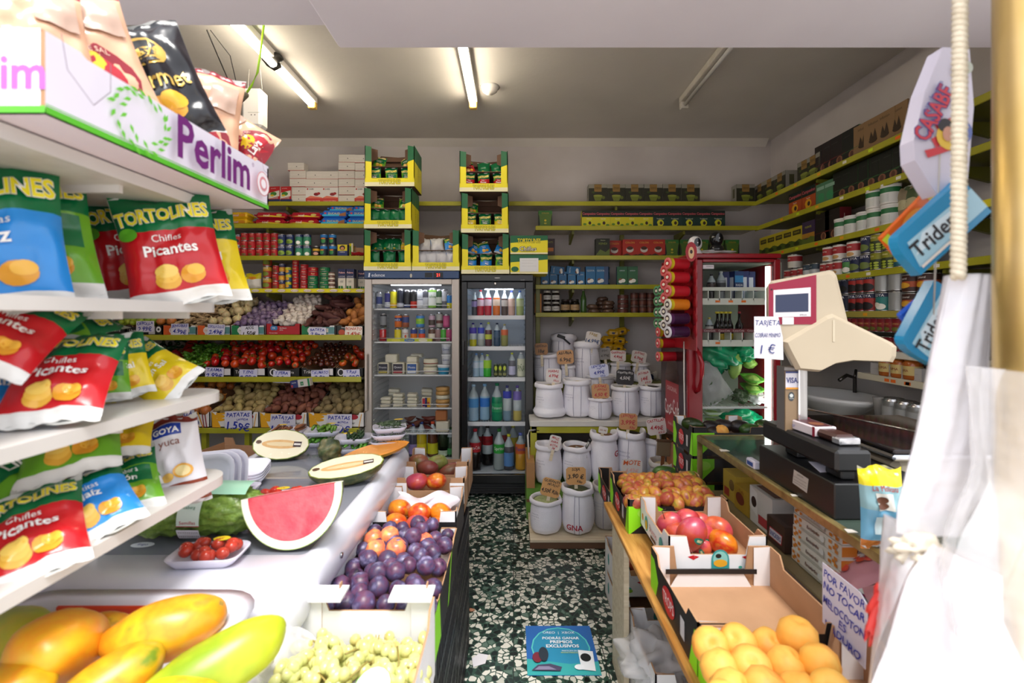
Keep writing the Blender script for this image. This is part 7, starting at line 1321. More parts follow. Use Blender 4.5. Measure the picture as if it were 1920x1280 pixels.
for i,(px,py,Yq)in enumerate(((1332,1212,1.02),(1385,1208,1.02),(1440,1212,1.02),(1496,1196,1.0),(1350,1255,.94),(1408,1254,.94),(1475,1252,.94),(1538,1245,.92),(1372,1300,.87),(1434,1296,.87),(1500,1300,.87),(1560,1300,.85),(1360,1330,.8),(1420,1340,.8),(1490,1340,.8))):
    PCH.put(ln(f'yellow-orange peach in the nearest TROPS carton, {("back", "second", "third", "nearest")[min(3, i//4)]} row, {nth(i % 4, 4)}'),(U(px,Yq),Yq,V(py,Yq)),(random.uniform(-40,40),random.uniform(-40,40),random.uniform(0,360)),'peaches',random.uniform(.92,1.08))
for i in range(12):PCH.put('yellow peach in the lower layer of the nearest TROPS carton',(.48+.085*(i%4),.74+.09*(i//4),PZ+.045),(20,30,i*40),'peaches in the lower layer',.95)
def mango(mat,rx,rz_,seed,taper=.1):m=MB();m.blob(rx,rx*.86,rz_,mat,seed,.03,1.3,taper,.12,20,14);return m
def sticker():m=MB();m.art(lambda u,v,o:Vector(((u-.5)*.03,-.0435-o+(u-.5)**2*.02,(v-.5)*.02+.01)),.03,.02,[('e',.5,.5,.5,.5,'#1c7a68'),('r',.25,.3,.75,.7,'#c8cca0')],True);return m
RM=[Kind('large_mango','mango',None,(('fruit',mango('red_mango',.042,.055,s)),('sticker',sticker())))for s in (1,4)];RMO=Kind('large_mango','mango',mango('orange_mango',.042,.054,6))
for px,py,Yq,k,sc_,d,rt in ((1253,983,1.66,0,.95,'crimson mango at the back left of the white carton',(20,40,0)),(1275,1000,1.6,1,1.0,'pinkish mango below the back left one',(80,10,60)),(1295,1003,1.56,0,1.15,'large red mango at the front left with a round sticker',(10,20,10)),(1285,978,1.68,1,1.0,'red mango with dark sticker at the back middle',(0,60,0)),(1305,980,1.7,0,1.0,'purple-orange mango at the back',(60,60,30)),
     (1318,1005,1.6,1,.85,'small red mango with a white sticker in the centre',(10,0,-10)),(1342,990,1.66,0,1.0,'pink and orange mango at the back right',(60,90,30)),(1352,1016,1.56,2,1.02,'orange mango at the front right',(70,70,10)),(1310,1025,1.58,1,.8,'half hidden purple mango at the front notch',(20,60,0))):
    (RM+[RMO])[k].put(ln(d+' of the white mango carton' if 'carton' not in d else d),(U(px,Yq),Yq,V(py,Yq)),rt,'large mangoes',sc_)
m=MB();m.tube([(0,0,0),(-.01,0,.03),(.004,0,.035)],[.0016,.001,.001],'#6a4a2a',5);T('mango_stalk','thin dry stalk rising from the back left crimson mango','stalk',m,(U(1243,1.66),1.64,V(968,1.66)))
SM=[Kind('small_mango','mango',mango('small_mango',.026,.037,s))for s in (2,5,8)];random.seed(77)
for i in range(9):
    for j in range(6):
        x=.475+i*.041+(j%2)*.018;y=1.82+j*.052;z=PZ+.1+.03*math.sin(math.pi*(j+.5)/6)*math.sin(math.pi*(i+.5)/9)+random.uniform(0,.012)
        if x<.82:random.choice(SM).put('small mottled yellow, red or green mango heaped in the far black carton',(x+random.uniform(-.006,.006),y+random.uniform(-.008,.008),z),[random.uniform(-180,180)for _ in range(3)],'small mottled mangoes',random.uniform(.85,1.2))
fruit_box(.46,.84,2.13,2.5,PZ-.1,.1,'#1c1a1c','second black carton behind the small mango carton',TRF,TRS)
AV=Kind('avocado','avocado',mango('avocado',.036,.052,3,-.2));AVB=Kind('avocado','avocado',mango('black_avocado',.036,.052,5,-.2))
AV.put('dark green avocado on the heap of small mangoes',(U(1245,2.1),2.1,V(886,2.1)),(80,0,80),'avocados');AV.put('dark green mango-like avocado at the near right of the heap',(U(1288,1.86),1.84,V(938,1.86)),(80,0,80),'avocados',.9)
# cartons of avocados stacked at the far end of the counter
for k in range(4):fruit_box(U(1281,2.45),U(1281,2.45)+.36,2.32,2.6,.92-.13*k-.12,.115,'#1c1a1c',f'black and green avocado carton, {nth(k, 4, "topmost", "lowest", "from the top")} of the stack behind the counter',[('r',0,0,1,1,'#1c1a1c'),('p',[(0,0),(.1,0),(.3,.6),(.3,1),(0,1)],'#7fd01a'),('e',.15,.7,.1,.2,'#a8e84a')],TRS,notch=.3,post_mat='white_card')
ax=U(1281,2.45)
for i,(px,py,Yq,k,d)in enumerate(((1298,795,2.5,AV,'large dark green avocado at the left of the top carton'),(1335,800,2.5,AVB,'blackish avocado, left of the dark trio'),(1358,798,2.52,AVB,'blackish avocado in the middle of the dark trio'),(1388,799,2.5,AVB,'blackish avocado, right of the dark trio'),(1408,806,2.44,AV,'long green avocado lying at the front'),(1430,798,2.46,AV,'green avocado beside the black box corner'),(1345,812,2.42,AVB,'dark avocado at the front edge'))):
    k.put(d,(U(px,Yq),Yq,V(py,Yq)),(85,0,(40,100,80,110,95,150,90)[i]),'avocados',1.15)
PCH.put('single orange peach among the avocados',(U(1353,2.4),2.4,V(809,2.4)),(20,20,0),None,.9)
m=MB();m.box(ax+.1,ax+.4,2.3,2.62,0,.4,'#3a2a20');T('wooden_crate','dark crate under the stack of avocado cartons','crate',m)
# cartons under the bench
BUE=[('e',.12,.8,.06,.07,'#d86a2a'),('p',[(.32,.5),(.4,.42),(.46,.5),(.4,.56)],'#c81c28'),('e',.14,.28,.09,.08,'#3a9a98'),('e',.2,.22,.05,.06,'#8ab83a'),('e',.75,.42,.16,.3,'#3a9a98'),('e',.75,.4,.1,.2,'#e8a82a'),('l',[(.15,.75),(.38,.5)],.0006,'#c89a90')]
for k in (0,1):fruit_box(.5,.79,2.22,2.52,.0+k*.152,.148,'white_card',f'{("lower", "upper")[k]} white fruit patterned carton on the floor beyond the bench',BUE,[('e',.3,.5,.06,.2,'#3a9a98'),('e',.7,.5,.05,.12,'#c81c28')],notch=.3,post_h=1.05)
RM[0].put('crimson mango inside the upper white carton on the floor',(.58,2.34,.26),(30,60,0),None,1)
fruit_box(.46,.80,1.5,1.85,0,.34,'white_card','white carton with clear plastic in it on the floor under bench',(),(),notch=.15,post_h=1.0,inner='white_card');lump('plastic_sheet','plastic',1232,1240,1.66,(.12,.13,.07),'clear_bag',5,'crumpled clear plastic inside the white floor carton',.35)
# floor sticker and scraps
w_,l_=.31,.31;m=MB();m.box(-w_/2,w_/2,-l_/2,l_/2,0,.0012,'#2a66b0')
m.face(UP(0,0,.0013),w_,l_,[('e',.5,.52,.43,.44,'#5ac8c0'),('e',.5,.52,.41,.42,'#2a8ab0'),('p',[(0,0),(1,0),(1,.25),(.6,.2),(0,.3)],'#3aa8a8'),('t','OREO  |  XBOX',.5,.83,.07,'#e8ecf0',.5),('t','PODRÁS GANAR',.52,.72,.075,'#e8ecf0',.55,0,None,.02),('t','PREMIOS',.52,.63,.085,'#e8ecf0',.45,0,None,.03),('t','EXCLUSIVOS',.53,.54,.085,'#e8ecf0',.55,0,None,.03),('t','PARTICIPA EN',.62,.44,.035,'#e8ecf0',.3),('t','WWW.OREO.EU',.62,.4,.035,'#d8e04a',.3),
    ('p',[(.74,.08),(.93,.05),(.95,.42),(.74,.45)],'#e4e8ec'),('e',.83,.3,.075,.08,'#14181c'),('e',.72,.12,.07,.05,'#e8ecf0'),('p',[(.06,.06),(.45,.05),(.48,.12),(.32,.18),(.15,.16)],'#4a4460'),('p',[(.1,.07),(.4,.07),(.3,.13),(.16,.13)],'#8a84a0'),('e',.15,.3,.07,.1,'#7a2a3a'),('e',.24,.36,.07,.14,'#2a3440')])
T('floor_sticker','scuffed blue promotional sticker lying flat on the floor tiles','floor sticker',m,(.215,2.09,0))
m=MB();m.prism([(0,0),(.05,.02),(.06,.07),(.02,.08),(-.01,.05)],.001,'#dcd8dc',mt=UP(-.17,1.98,.003));T('paper_scrap','torn white paper scrap on the floor beside the black crates','paper',m);m=MB();m.blob(.015,.01,.006,'#b07a5a',2,.2);T('onion_skin','small brown scrap on the floor beside the black crates','scrap',m,(-.21,2.36,.006))
# ---------------- chest freezer on the left
fx0,fx1,fy0,fy1,fz_=-1.15,-.475,1.0,2.17,.90
def rrect(x0,x1,y0,y1,r,n=6):
    pts=[]
    for cx_,cy_,a0 in ((x1-r,y1-r,0),(x0+r,y1-r,90),(x0+r,y0+r,180),(x1-r,y0+r,270)):
        for i in range(n):a=R(a0+90*i/(n-1));pts.append((cx_+r*math.cos(a),cy_+r*math.sin(a)))
    return pts
def loft(rings,mat,caps=(True,True),mats=None):
    N=len(rings[0]);vs=[p for r in rings for p in r];fs,ms=[],[]
    for k in range(len(rings)-1):
        for i in range(N):j=(i+1)%N;fs.append((k*N+i,k*N+j,(k+1)*N+j,(k+1)*N+i));ms.append(mats[k]if mats else mat)
    if caps[0]:fs.append(tuple(range(N-1,-1,-1)));ms.append(mat)
    if caps[1]:fs.append(tuple(range((len(rings)-1)*N,len(rings)*N)));ms.append(mat)
    return MB().add(vs,fs,ms,True)
def rr(x0,x1,y0,y1,r,z):return [(x,y,z)for x,y in rrect(x0,x1,y0,y1,r)]
FW='#cfcfd8/r.3'
body_=loft([rr(fx0+.02,fx1-.02,fy0+.03,fy1-.02,.03,.04),rr(fx0+.02,fx1-.02,fy0+.03,fy1-.02,.03,.38),rr(fx0+.02,fx1-.02,fy0+.03,fy1-.02,.03,.72),rr(fx0+.02,fx1-.02,fy0+.03,fy1-.02,.03,.8)],FW,mats=[FW,'#c02a20/r.3',FW])
rim=loft([rr(fx0+.01,fx1-.01,fy0+.015,fy1-.01,.05,.79),rr(fx0,fx1,fy0,fy1,.06,.815),rr(fx0,fx1,fy0,fy1,.06,.865),rr(fx0+.012,fx1-.012,fy0+.02,fy1-.012,.055,.893),rr(fx0+.03,fx1-.03,fy0+.06,fy1-.03,.04,fz_),rr(fx0+.055,fx1-.045,fy0+.165,fy1-.06,.02,fz_),rr(fx0+.06,fx1-.05,fy0+.17,fy1-.065,.02,fz_-.02)],'#d8d8e2/r.25',(False,False))
gl=MB();gl.box(fx0+.05,fx1-.04,fy0+.16,fy1-.055,fz_-.006,fz_-.001,'freezer_glass')
ra=MB();ra.box(fx0+.09,fx0+.105,fy0+.17,fy1-.07,fz_-.001,fz_+.006,'#b8b4b0/r.2/m.7');ra.box(fx0+.055,fx1-.05,1.69,1.705,fz_-.001,fz_+.007,'#c8c4c8/r.2/m.6')
ins=MB();ins.box(fx0+.06,fx1-.05,fy0+.17,fy1-.07,.78,.80,'#3a3a40')
lock=MB();lock.lathe([(.001,0),(.008,0),(.008,.004),(.001,.004)],'#b8b8bc/r.2/m1',12,EAST(fx1+.0005,1.28,.84));lock.face(EAST(fx1-.018,1.5,.83),.1,.04,[('r',0,0,1,1,'#e8e4e4')])
lg=MB();lg.art(lambda u,v,o:Vector((-1.0+.06*u,1.2+.03*v,fz_+.0005+o)),.06,.03,[('e',.5,.5,.5,.5,'#e8e8f0'),('t','frigo',.5,.5,.5,'#3a3a8a',.7)])
T('chest_freezer','white glass topped chest freezer with a red band on its side','freezer',None,parts=(('body',body_),('rim',rim),('sliding_lid',gl,None,(('logo_sticker',lg),)),('lid_rail',ra),('inner_floor',ins),('lock',lock)))
TZ=fz_+.001
def onz(px,py,z=TZ):Y=F*(EYE-z)/(py-HY);return U(px,Y),Y
# half melons
def half_melon(L,r,lab,px,py,rotv,seed):
    x,y=onz(px,py);m=MB();n,k=24,10;vs,fs=[],[]
    for j in range(k+1):
        t=math.pi/2*j/k
        for i in range(n):a=2*math.pi*i/n;vs.append((L*math.cos(a)*math.cos(t),r*math.sin(a)*math.cos(t),-r*math.sin(t)))
    for j in range(k):
        for i in range(n):q=(i+1)%n;fs.append((j*n+i,(j+1)*n+i,(j+1)*n+q,j*n+q))
    m.add(vs,fs,'melon_skin',True);f=MB()
    f.art(lambda u,v,o:Vector(((u-.5)*2*L,(v-.5)*2*r,o)),2*L,2*r,[('e',.5,.5,.5,.5,'#8a9a3a'),('e',.5,.5,.485,.48,'melon_flesh'),('e',.5,.5,.34,.15,'melon_seed'),('e',.5,.5,.26,.07,'#e8cfa0'),('r',.72,.42,.86,.6,'#3a1c1c'),('r',.73,.48,.85,.54,'#e8e0d8'),('e',.1,.55,.05,.06,'#5a3a20')])
    fm_=MB();fm_.sheet(lambda u,v:((u-.5)*2*L*1.0,(v-.5)*2*r*math.sqrt(max(0,1-(2*u-1)**2)),.004+.002*math.sin(u*40)),16,4,'cling')
    return T('half_melon',lab,'melon',None,(x,y,TZ+r*.9),rotv,'half melons',(('skin',m),('cut_face',f),('film',fm_)))
half_melon(.112,.068,'half melon facing the street, on the far left of the freezer lid',527,860,(48,4,8),1)
half_melon(.13,.068,'half melon with streaked dark skin, on the right of the freezer lid',650,905,(16,-6,14),2)
# watermelon quarter
def wmelon():
    x,y=onz(540,1030);rw=.145;m=MB();n,k=16,14;vs,fs=[],[]
    for j in range(k+1):            # quarter sphere: cut face at y=0, flat top at z=0
        th=math.pi*j/k
        for i in range(n+1):ph=math.pi/2*i/n;d=(math.cos(th),math.sin(th)*math.sin(ph)*.75,-math.sin(th)*math.cos(ph));vs.append(tuple(rw*c_ for c_ in d))
    for j in range(k):
        for i in range(n):a=j*(n+1)+i;fs.append((a,a+1,a+n+2,a+n+1))
    m.add(vs,fs,'rind_green',True)
    f=MB()
    def half(rad,mat,o,dz=0):f.add([(rad*math.cos(math.pi*i/28),-o,-rad*math.sin(math.pi*i/28)+dz)for i in range(29)],[tuple(range(28,-1,-1))],mat)
    half(rw,'#9ab06a',.0005);half(rw*.985,'rind_white',.001);half(rw*.85,'flesh_red',.0016)
    f.add([(rw*math.cos(math.pi*i/20),rw*.75*math.sin(math.pi*i/20),.0005)for i in range(21)],[tuple(range(21))],'rind_white');f.add([(rw*.85*math.cos(math.pi*i/20),rw*.62*math.sin(math.pi*i/20),.001)for i in range(21)],[tuple(range(21))],'flesh_red')
    T('watermelon_quarter','big red watermelon quarter with its cut face to the street','watermelon',None,(x,y+.02,TZ+.143),(-14,-9,4),None,(('rind',m),('cut_face',f)),scale=(.9,.9,.98))
wmelon()
def vtray(px,py,w,l,cont,lab,rzz=0,z=TZ,stick=None,h=.022,tilt=0,x=None,y=None):
    if x is None:x,y=onz(px,py,z)
    ps=[('foam_tray',tray(w,l,h,'#d9d6e4/r.4'))]+[('contents',c_)for c_ in (cont or [])]
    if cont:ps.append(('film',cover(w,l,h+.008,.012,'cling',stick)))
    return T('foam_tray',lab,'tray',None,(x,y,z),(tilt,0,rzz),'foam trays on the freezer',ps)
def balls(n,r,w,l,mat,seed,z=.014):
    random.seed(seed);m=MB()
    for i in range(n):m.blob(r*1.15,r,r,mat,i,.02,nu=10,nv=7,mt=TR(random.uniform(-w,w),random.uniform(-l,l),z+r*.6+random.uniform(0,r*.8)))
    return m
def strips(n,L,r,w,mat,seed,z=.02,ang=20):
    random.seed(seed);m=MB()
    for i in range(n):
        a=R(random.uniform(-ang,ang));cx_,cy_,cz_=random.uniform(-w,w),random.uniform(-.02,.02),z+random.uniform(0,.018);d=Vector((math.sin(a),math.cos(a),0))*L/2
        m.tube([Vector((cx_,cy_,cz_))-d,Vector((cx_+.004,cy_,cz_+.003)),Vector((cx_,cy_,cz_))+d],[r*.6,r,r*.5],mat,7)
    return m
vtray(522,945,.17,.12,[balls(24,.014,.055,.035,'#c02a18/r.15',2)],'foam tray of cherry tomatoes with yellow sticker, middle of the freezer lid',14,stick=(.01,.02))
vtray(448,926,.12,.1,[balls(14,.013,.035,.025,'#b02818/r.15',3)],'small foam tray of cherry tomatoes left of the middle tray',5)
vtray(392,1050,.17,.1,[balls(16,.014,.055,.03,'#b83a28/r.2',5)],'foam tray of tomatoes with yellow sticker, nearest on the freezer lid',4,stick=(.02,.02))
T('paper_pad','folded white paper under the nearest tomato tray','paper',MB().box(-.07,.07,-.03,.03,0,.003,'#d8d4dc'),(*onz(405,1036),TZ-.0005),(0,0,6))
for i in range(4):T('foam_tray',ln(f'{nth(i, 4, "lowest", "topmost", "from the bottom")} of the empty white foam trays stacked beside the melon'),'tray',tray(.2,.14,.03,'#dcdae6/r.4'),(*onz(446,905),TZ+i*.009),(8,0,10),'empty foam trays')
for i in range(3):T('foam_tray',f'empty white foam tray leaning behind the wrapped lettuce, {("back", "middle", "front")[i]}','tray',tray(.17,.21,.03,'#dcdae6/r.4'),(U(392,1.4)-.01*i,1.44-.02*i,TZ+.07),(68,0,24),'leaning foam trays')
lt_=MB();random.seed(6)
for i,(dx,r_)in enumerate(((-.07,.063),(.07,.058))):lt_.blob(.11,r_,r_*.98,'lettuce',i+4,.09,6,nu=52,nv=36,mt=TR(dx,0,0))
fl_=MB();fl_.lathe([(.01,-.185),(.05,-.16),(.066,-.1),(.067,0),(.064,.1),(.048,.155),(.012,.17)],'cling',24,mt=RY(90));tp_=MB()
tp_.sheet(lambda u,v:(-.06+.2*u,-.0685*math.cos(.9+1.3*v),.0685*math.sin(.9+1.3*v)),14,8,'#9fd0b4/r.3');stk=MB()
stk.art(lambda u,v,o:Vector((.0+.05*u,-(.0675+o)*math.cos((v-.5)*1.4),(.0675+o)*math.sin((v-.5)*1.4))),.05,.095,[('r',0,.35,1,1.05,'#d8e8dc'),('l',[(0,.35),(1,.35)],.002,'#c0405a'),('l',[(0,1),(1,1)],.002,'#c0405a'),('t','Semillas',.5,.45,.12,'#c0405a',.8),('t','Iceberg',.5,.8,.1,'#3a7a5a',.8),('r',.0,-.05,1,.27,'#e6e2ea'),('t','|||||||||||',.5,.12,.2,'#2a2a34',.85)],True)
x,y=onz(352,1008);T('wrapped_lettuce','long film wrapped pack of green lettuce with a white label','lettuce',None,(x,y+.02,TZ+.07),(0,3,6),None,(('leaves',lt_),('film',fl_),('green_band',tp_),('label_sticker',stk)),scale=1.1)
# wrapped squash, papaya slice, pumpkin slice
x,y=onz(618,865);T('wrapped_squash','dark green wrapped squash wedge in the middle of the lid','squash',None,(x,y,TZ+.045),(0,-24,20),None,(('fruit',crumple(.045,.035,.05,'melon_skin',4,.15)),('film',crumple(.049,.039,.054,'cling',9,.2))))
def slice_(mat_skin,mat_flesh,L,r,lab,px,py,rotv,name='papaya_slice'):
    m=MB();n=18;vs=[];
    for i in range(n+1):
        t=i/n;q=math.sin(math.pi*t)**.6;c_=(t-.5)*L
        for a in (180,215,250,290,325,360):vs.append((c_,r*q*math.cos(R(a)),r*q*math.sin(R(a))*.8))
    fs=[(i*6+k,(i+1)*6+k,(i+1)*6+k+1,i*6+k+1)for i in range(n)for k in range(5)];m.add(vs,fs,mat_skin,True)
    f=MB();f.add(vs,[(i*6,i*6+5,(i+1)*6+5,(i+1)*6)for i in range(n)],mat_flesh)
    x,y=onz(px,py);fi=MB();fi.blob(L/2*1.02,r*1.02,r*.6,'cling',3,.1,2,nu=20,nv=12,mt=TR(0,0,-r*.3))
    T(name,lab,'papaya',None,(x,y,TZ+r*.75),rotv,None,(('skin',m),('flesh',f),('film',fi)))
slice_('papaya','papaya_flesh',.28,.045,'long orange papaya slice in film at the far right of the lid',705,858,(20,-9,18));slice_('papaya_flesh','papaya_flesh',.2,.04,'orange pumpkin slice with yellow sticker behind the far melon',522,838,(10,-2,4),'pumpkin_slice')
Gv='green_pepper'
x,y=onz(541,826);vtray(0,0,.17,.13,[strips(22,.08,.006,.06,'carrot_tray',3)],'foam tray of brown roots with yellow sticker at the far left',10,stick=(-.03,.02),x=x,y=y,z=TZ+.03)
vtray(0,0,.17,.14,None,'empty foam tray under the tray of brown roots',14,x=x+.01,y=y+.01,z=TZ)
x,y=onz(603,836)
for i in (0,1):vtray(0,0,.16,.12,[strips(14,.09,.009,.055,Gv,7+i)],f'{("lower", "upper")[i]} foam tray of dark green okra pods, second stack',6+i*6,x=x,y=y+.02,z=TZ+i*.048,stick=(.03,.03)if i else None)
x,y=onz(660,848)
for i in (0,1):vtray(0,0,.16,.12,[strips(14,.1,.008,.055,'dark_pepper' if i else Gv,17+i)],f'{("lower", "upper")[i]} foam tray of dark green beans, third stack',8+i*4,x=x,y=y+.02,z=TZ+i*.042,stick=(-.02,-.02)if i else None)
x,y=onz(722,850)
for i in range(4):vtray(0,0,.145,.115,[strips(30,.09,.0025,.05,'herb',27+i,ang=70)],ln(f'{nth(i, 4, "lowest", "topmost", "from the bottom")} foam tray of grey green herbs in the tall right stack'),8+i*3,x=x+.004*i,y=y+.03,z=TZ+i*.03,stick=(.04,.03)if i in (1,3)else None)

# ---------------- fruit cartons along the aisle, on black crates
def black_crate(w,l,h):
    m=MB();B='#17161a/r.4'
    m.box(0,w,0,l,0,.012,B)
    for s in (0,1):
        for z in (0,h*.45,h-.02):m.box(s*(w-.012),s*(w-.012)+.012,0,l,z,z+(.02 if z else .03),B);m.box(0,w,s*(l-.012),s*(l-.012)+.012,z,z+(.02 if z else .03),B)
        for i in range(int(l/.028)):y=i*.028;m.box(s*(w-.010)+.001,s*(w-.010)+.009,y,y+.009,.02,h-.01,B)
        for i in range(int(w/.028)):x=i*.028;m.box(x,x+.009,s*(l-.010)+.001,s*(l-.010)+.009,.02,h-.01,B)
        for q in (0,1):m.box(s*(w-.03),s*(w-.03)+.03,q*(l-.03),q*(l-.03)+.03,0,h,B,.004)
    return m
bc=Kind('plastic_crate','crate',black_crate(.3,.46,.205))
for i,y in enumerate((.72,1.19,1.66)):
    for k in range(3):bc.put(ln(f'black slatted plastic crate, {("bottom", "middle", "top")[k]} of the {("nearest", "middle", "farthest")[i]} stack beside the freezer'),(-.5,y,k*.212),(0,0,0),'black plastic crates')
cz=.636
GRN_=[('r',0,0,1,1,'#1c1a1c'),('p',[(.6,0),(1,0),(1,.9),(.75,.8)],'#8fe01a')];SDG=[('r',0,0,1,1,'#1c1a1c'),('p',[(0,0),(.25,0),(.2,1),(0,1)],'#8fe01a'),('p',[(.5,0),(.55,0),(.7,1),(.66,1)],'#8fe01a')]
fruit_box(-.50,-.195,1.13,1.62,cz,.12,'#1c1a1c','black and green carton of dark plums',GRN_,SDG,notch=.2,post_h=1.05,post_mat='white_card')
fruit_box(-.505,-.2,1.635,1.885,cz+.03,.12,'white_card','open carton of orange mangoes with white paper inside',[('r',0,.45,.22,.9,'#1c1a1c'),('r',.78,.45,1,.9,'#1c1a1c')],[('r',0,0,1,1,'#2a2628')],notch=.55,post_h=1.2,post_mat='white_card')
fruit_box(-.495,-.2,1.9,2.06,cz+.05,.13,'kraft','brown carton with a few red mangoes, behind the orange mangoes',[('r',0,.35,.2,1,'white_card'),('r',.8,.35,1,1,'white_card')],(),notch=.25,post_h=1.15,post_mat='white_card')
fruit_box(-.49,-.2,2.07,2.3,cz+.05,.13,'kraft','farthest brown carton holding dusky red and green mangoes',(),(),notch=.2,post_h=1.25,post_mat='white_card')
lp=MB();lp.sheet(lambda u,v:(-.12+.24*u+.02*math.sin(v*9),.05*v+.012*math.sin(u*12),.03+.09*v+.012*math.sin(u*8+2)),18,8,'#e8e6ee/r.5');T('paper_liner','crumpled white paper behind the orange mangoes','liner',lp,(-.35,1.81,cz+.03))
ORM=[Kind('large_mango','mango',mango('orange_mango',.043,.05,s))for s in (2,7)];RDM=Kind('large_mango','mango',mango('red_mango',.045,.055,9))
for px,py,Yq,k,d in ((750,955,1.8,ORM[0],'orange mango at the back left'),(786,962,1.76,ORM[1],'orange-red mango at the back middle'),(827,962,1.78,ORM[1],'yellow-orange mango with a dark navel at the back right'),(742,982,1.7,ORM[1],'orange mango at the front left'),(784,986,1.69,RDM,'red mango at the front middle'),(822,990,1.7,ORM[0],'partly hidden orange mango at the front right')):
    k.put(ln(d+' of the orange mango carton'),(U(px,Yq),Yq,V(py,Yq)),(60,random.uniform(-30,30),random.uniform(-30,30)),'orange mangoes')
DMG=[Kind('dusky_mango','mango',mango('dusky_mango',.04,.055,s))for s in (3,8)];GMG=Kind('green_mango','mango',mango('green_mango',.042,.056,4))
for px,py,Yq,k,d in ((783,865,2.2,DMG[0],'dusky red mango at the left of the farthest brown carton'),(800,877,2.14,DMG[1],'glossy brown-red mango at the front of the farthest brown carton'),(818,868,2.2,GMG,'green mango in the farthest brown carton'),(845,882,2.16,DMG[0],'dull mango half hidden at the right of the farthest carton')):
    k.put(d,(U(px,Yq),Yq,V(py,Yq)),(80,20,60 if px<810 else 110),'dusky mangoes')
RDM.put('crimson mango peeping over the wall of the nearer brown carton',(U(780,1.98),1.98,V(903,1.98)),(80,0,80),None,.9);ORM[0].put('orange mango peeping over the wall of the nearer brown carton',(U(817,1.98),1.98,V(902,1.98)),(80,0,80),None,.9)
PLM=[Kind('plum','plum',tomato(.027,'plum',0,1.05)),Kind('plum','plum',tomato(.025,'plum',0,.95))];PPL=Kind('pale_plum','plum',tomato(.029,'pale_plum',0,1.0));random.seed(12)
for j in range(9):
    for i in range(6):
        x=-.475+i*.05+(j%2)*.022;y=1.17+j*.052
        if x<-.21:random.choice(PLM).put('dark bluish purple plum heaped in the black and green carton',(x+random.uniform(-.006,.006),y,cz+.11+.035*math.sin(math.pi*(i+.5)/6)+random.uniform(-.01,.018)),[random.uniform(-90,90)for _ in range(3)],'dark plums',random.uniform(.9,1.15))
for px,py,Yq,d in ((700,1010,1.52,'pinkish pale plum at the back left of the plum carton'),(730,1005,1.5,'orange-pink pale plum in the back middle of plum carton'),(705,1030,1.42,'cream-yellow plum below the pinkish one'),(743,1028,1.42,'bright yellow plum among the dark plums'),(795,1017,1.5,'orange plum half hidden at the back right')):
    PPL.put(d,(U(px,Yq),Yq,V(py,Yq)),(random.uniform(-40,40),random.uniform(-40,40),0),'pale plums',1.08)
fruit_box(-.505,-.185,.74,1.1,cz+.015,.17,'white_card','tall white carton of pale green grapes nearest the aisle',(),(),notch=.1,post_h=1.1,inner='white_card')
for s_,x in ((0,-.5),(1,-.29)):
    m=MB();m.box(x,x+.1,1.075,1.135,cz+.2,cz+.206,'white_card');m.box(x+.08,x+.083,1.12,1.135,cz+.206,cz+.216,'kraft');T('folded_flap',f'white folded corner flap at the {("left", "right")[s_]} of the grape carton rim','carton flap',m)
def bunch(n,seed):
    random.seed(seed);m=MB();st_=MB();st_.tube([(0,0,-.02),(.01,.01,.02),(0,.03,.035),(-.02,.05,.045)],.002,'#8a7a3a',6)
    for i in range(n):
        a,r_=random.uniform(0,6.28),random.uniform(0,.055)**1;z=random.uniform(-.02,.025)+.02*(1-r_/.055)
        m.blob(.0115,.0115,.0145,'grape',i,0,nu=10,nv=7,mt=TR(r_*math.cos(a),r_*math.sin(a)*1.25,z)@RX(random.uniform(-60,60))@RY(random.uniform(-60,60)))
    for k in range(5):a=random.uniform(0,6.28);st_.tube([(0,0,.0),(.04*math.cos(a),.04*math.sin(a),.03)],.0012,'#a08a4a',5)
    return ('grapes',m),('stem',st_)
BN=[Kind('grape_bunch','grapes',None,bunch(60,s))for s in (1,2,3)]
for i,(x,y,z)in enumerate(((-.43,.83,.1),(-.34,.8,.1),(-.26,.82,.1),(-.44,.93,.11),(-.35,.92,.115),(-.25,.93,.11),(-.42,1.01,.1),(-.31,1.02,.1),(-.23,1.0,.1),(-.44,.77,.09),(-.3,.76,.09))):
    BN[i%3].put('bunch of pale green grapes in the tall white carton',(x,y,cz+z),(0,0,i*67),'grape bunches',1.1)
m=MB();m.art(lambda u,v,o:Vector((.07*(u-.5),.09*(v-.5),o)),.07,.09,[('e',.5,.5,.5,.5,'#8ad04a'),('e',.5,.5,.47,.48,'#f0eef0')]);m.box(-.02,.02,-.03,.03,-.002,0,'#f0eef0');T('fruit_label','oval white label with green rim lying on the grapes','label',m,(-.265,.87,cz+.165),(12,0,0))
pb=MB();pb.sheet(lambda u,v:(-.03+.1*u+.02*math.sin(v*8),.28*v,.1*u*(1-u)*2+.01*math.sin(v*20+u*6)),10,16,'clear_bag');T('plastic_liner','clear crinkled plastic lining edge left of the grapes','liner',pb,(-.53,.76,cz+.13))

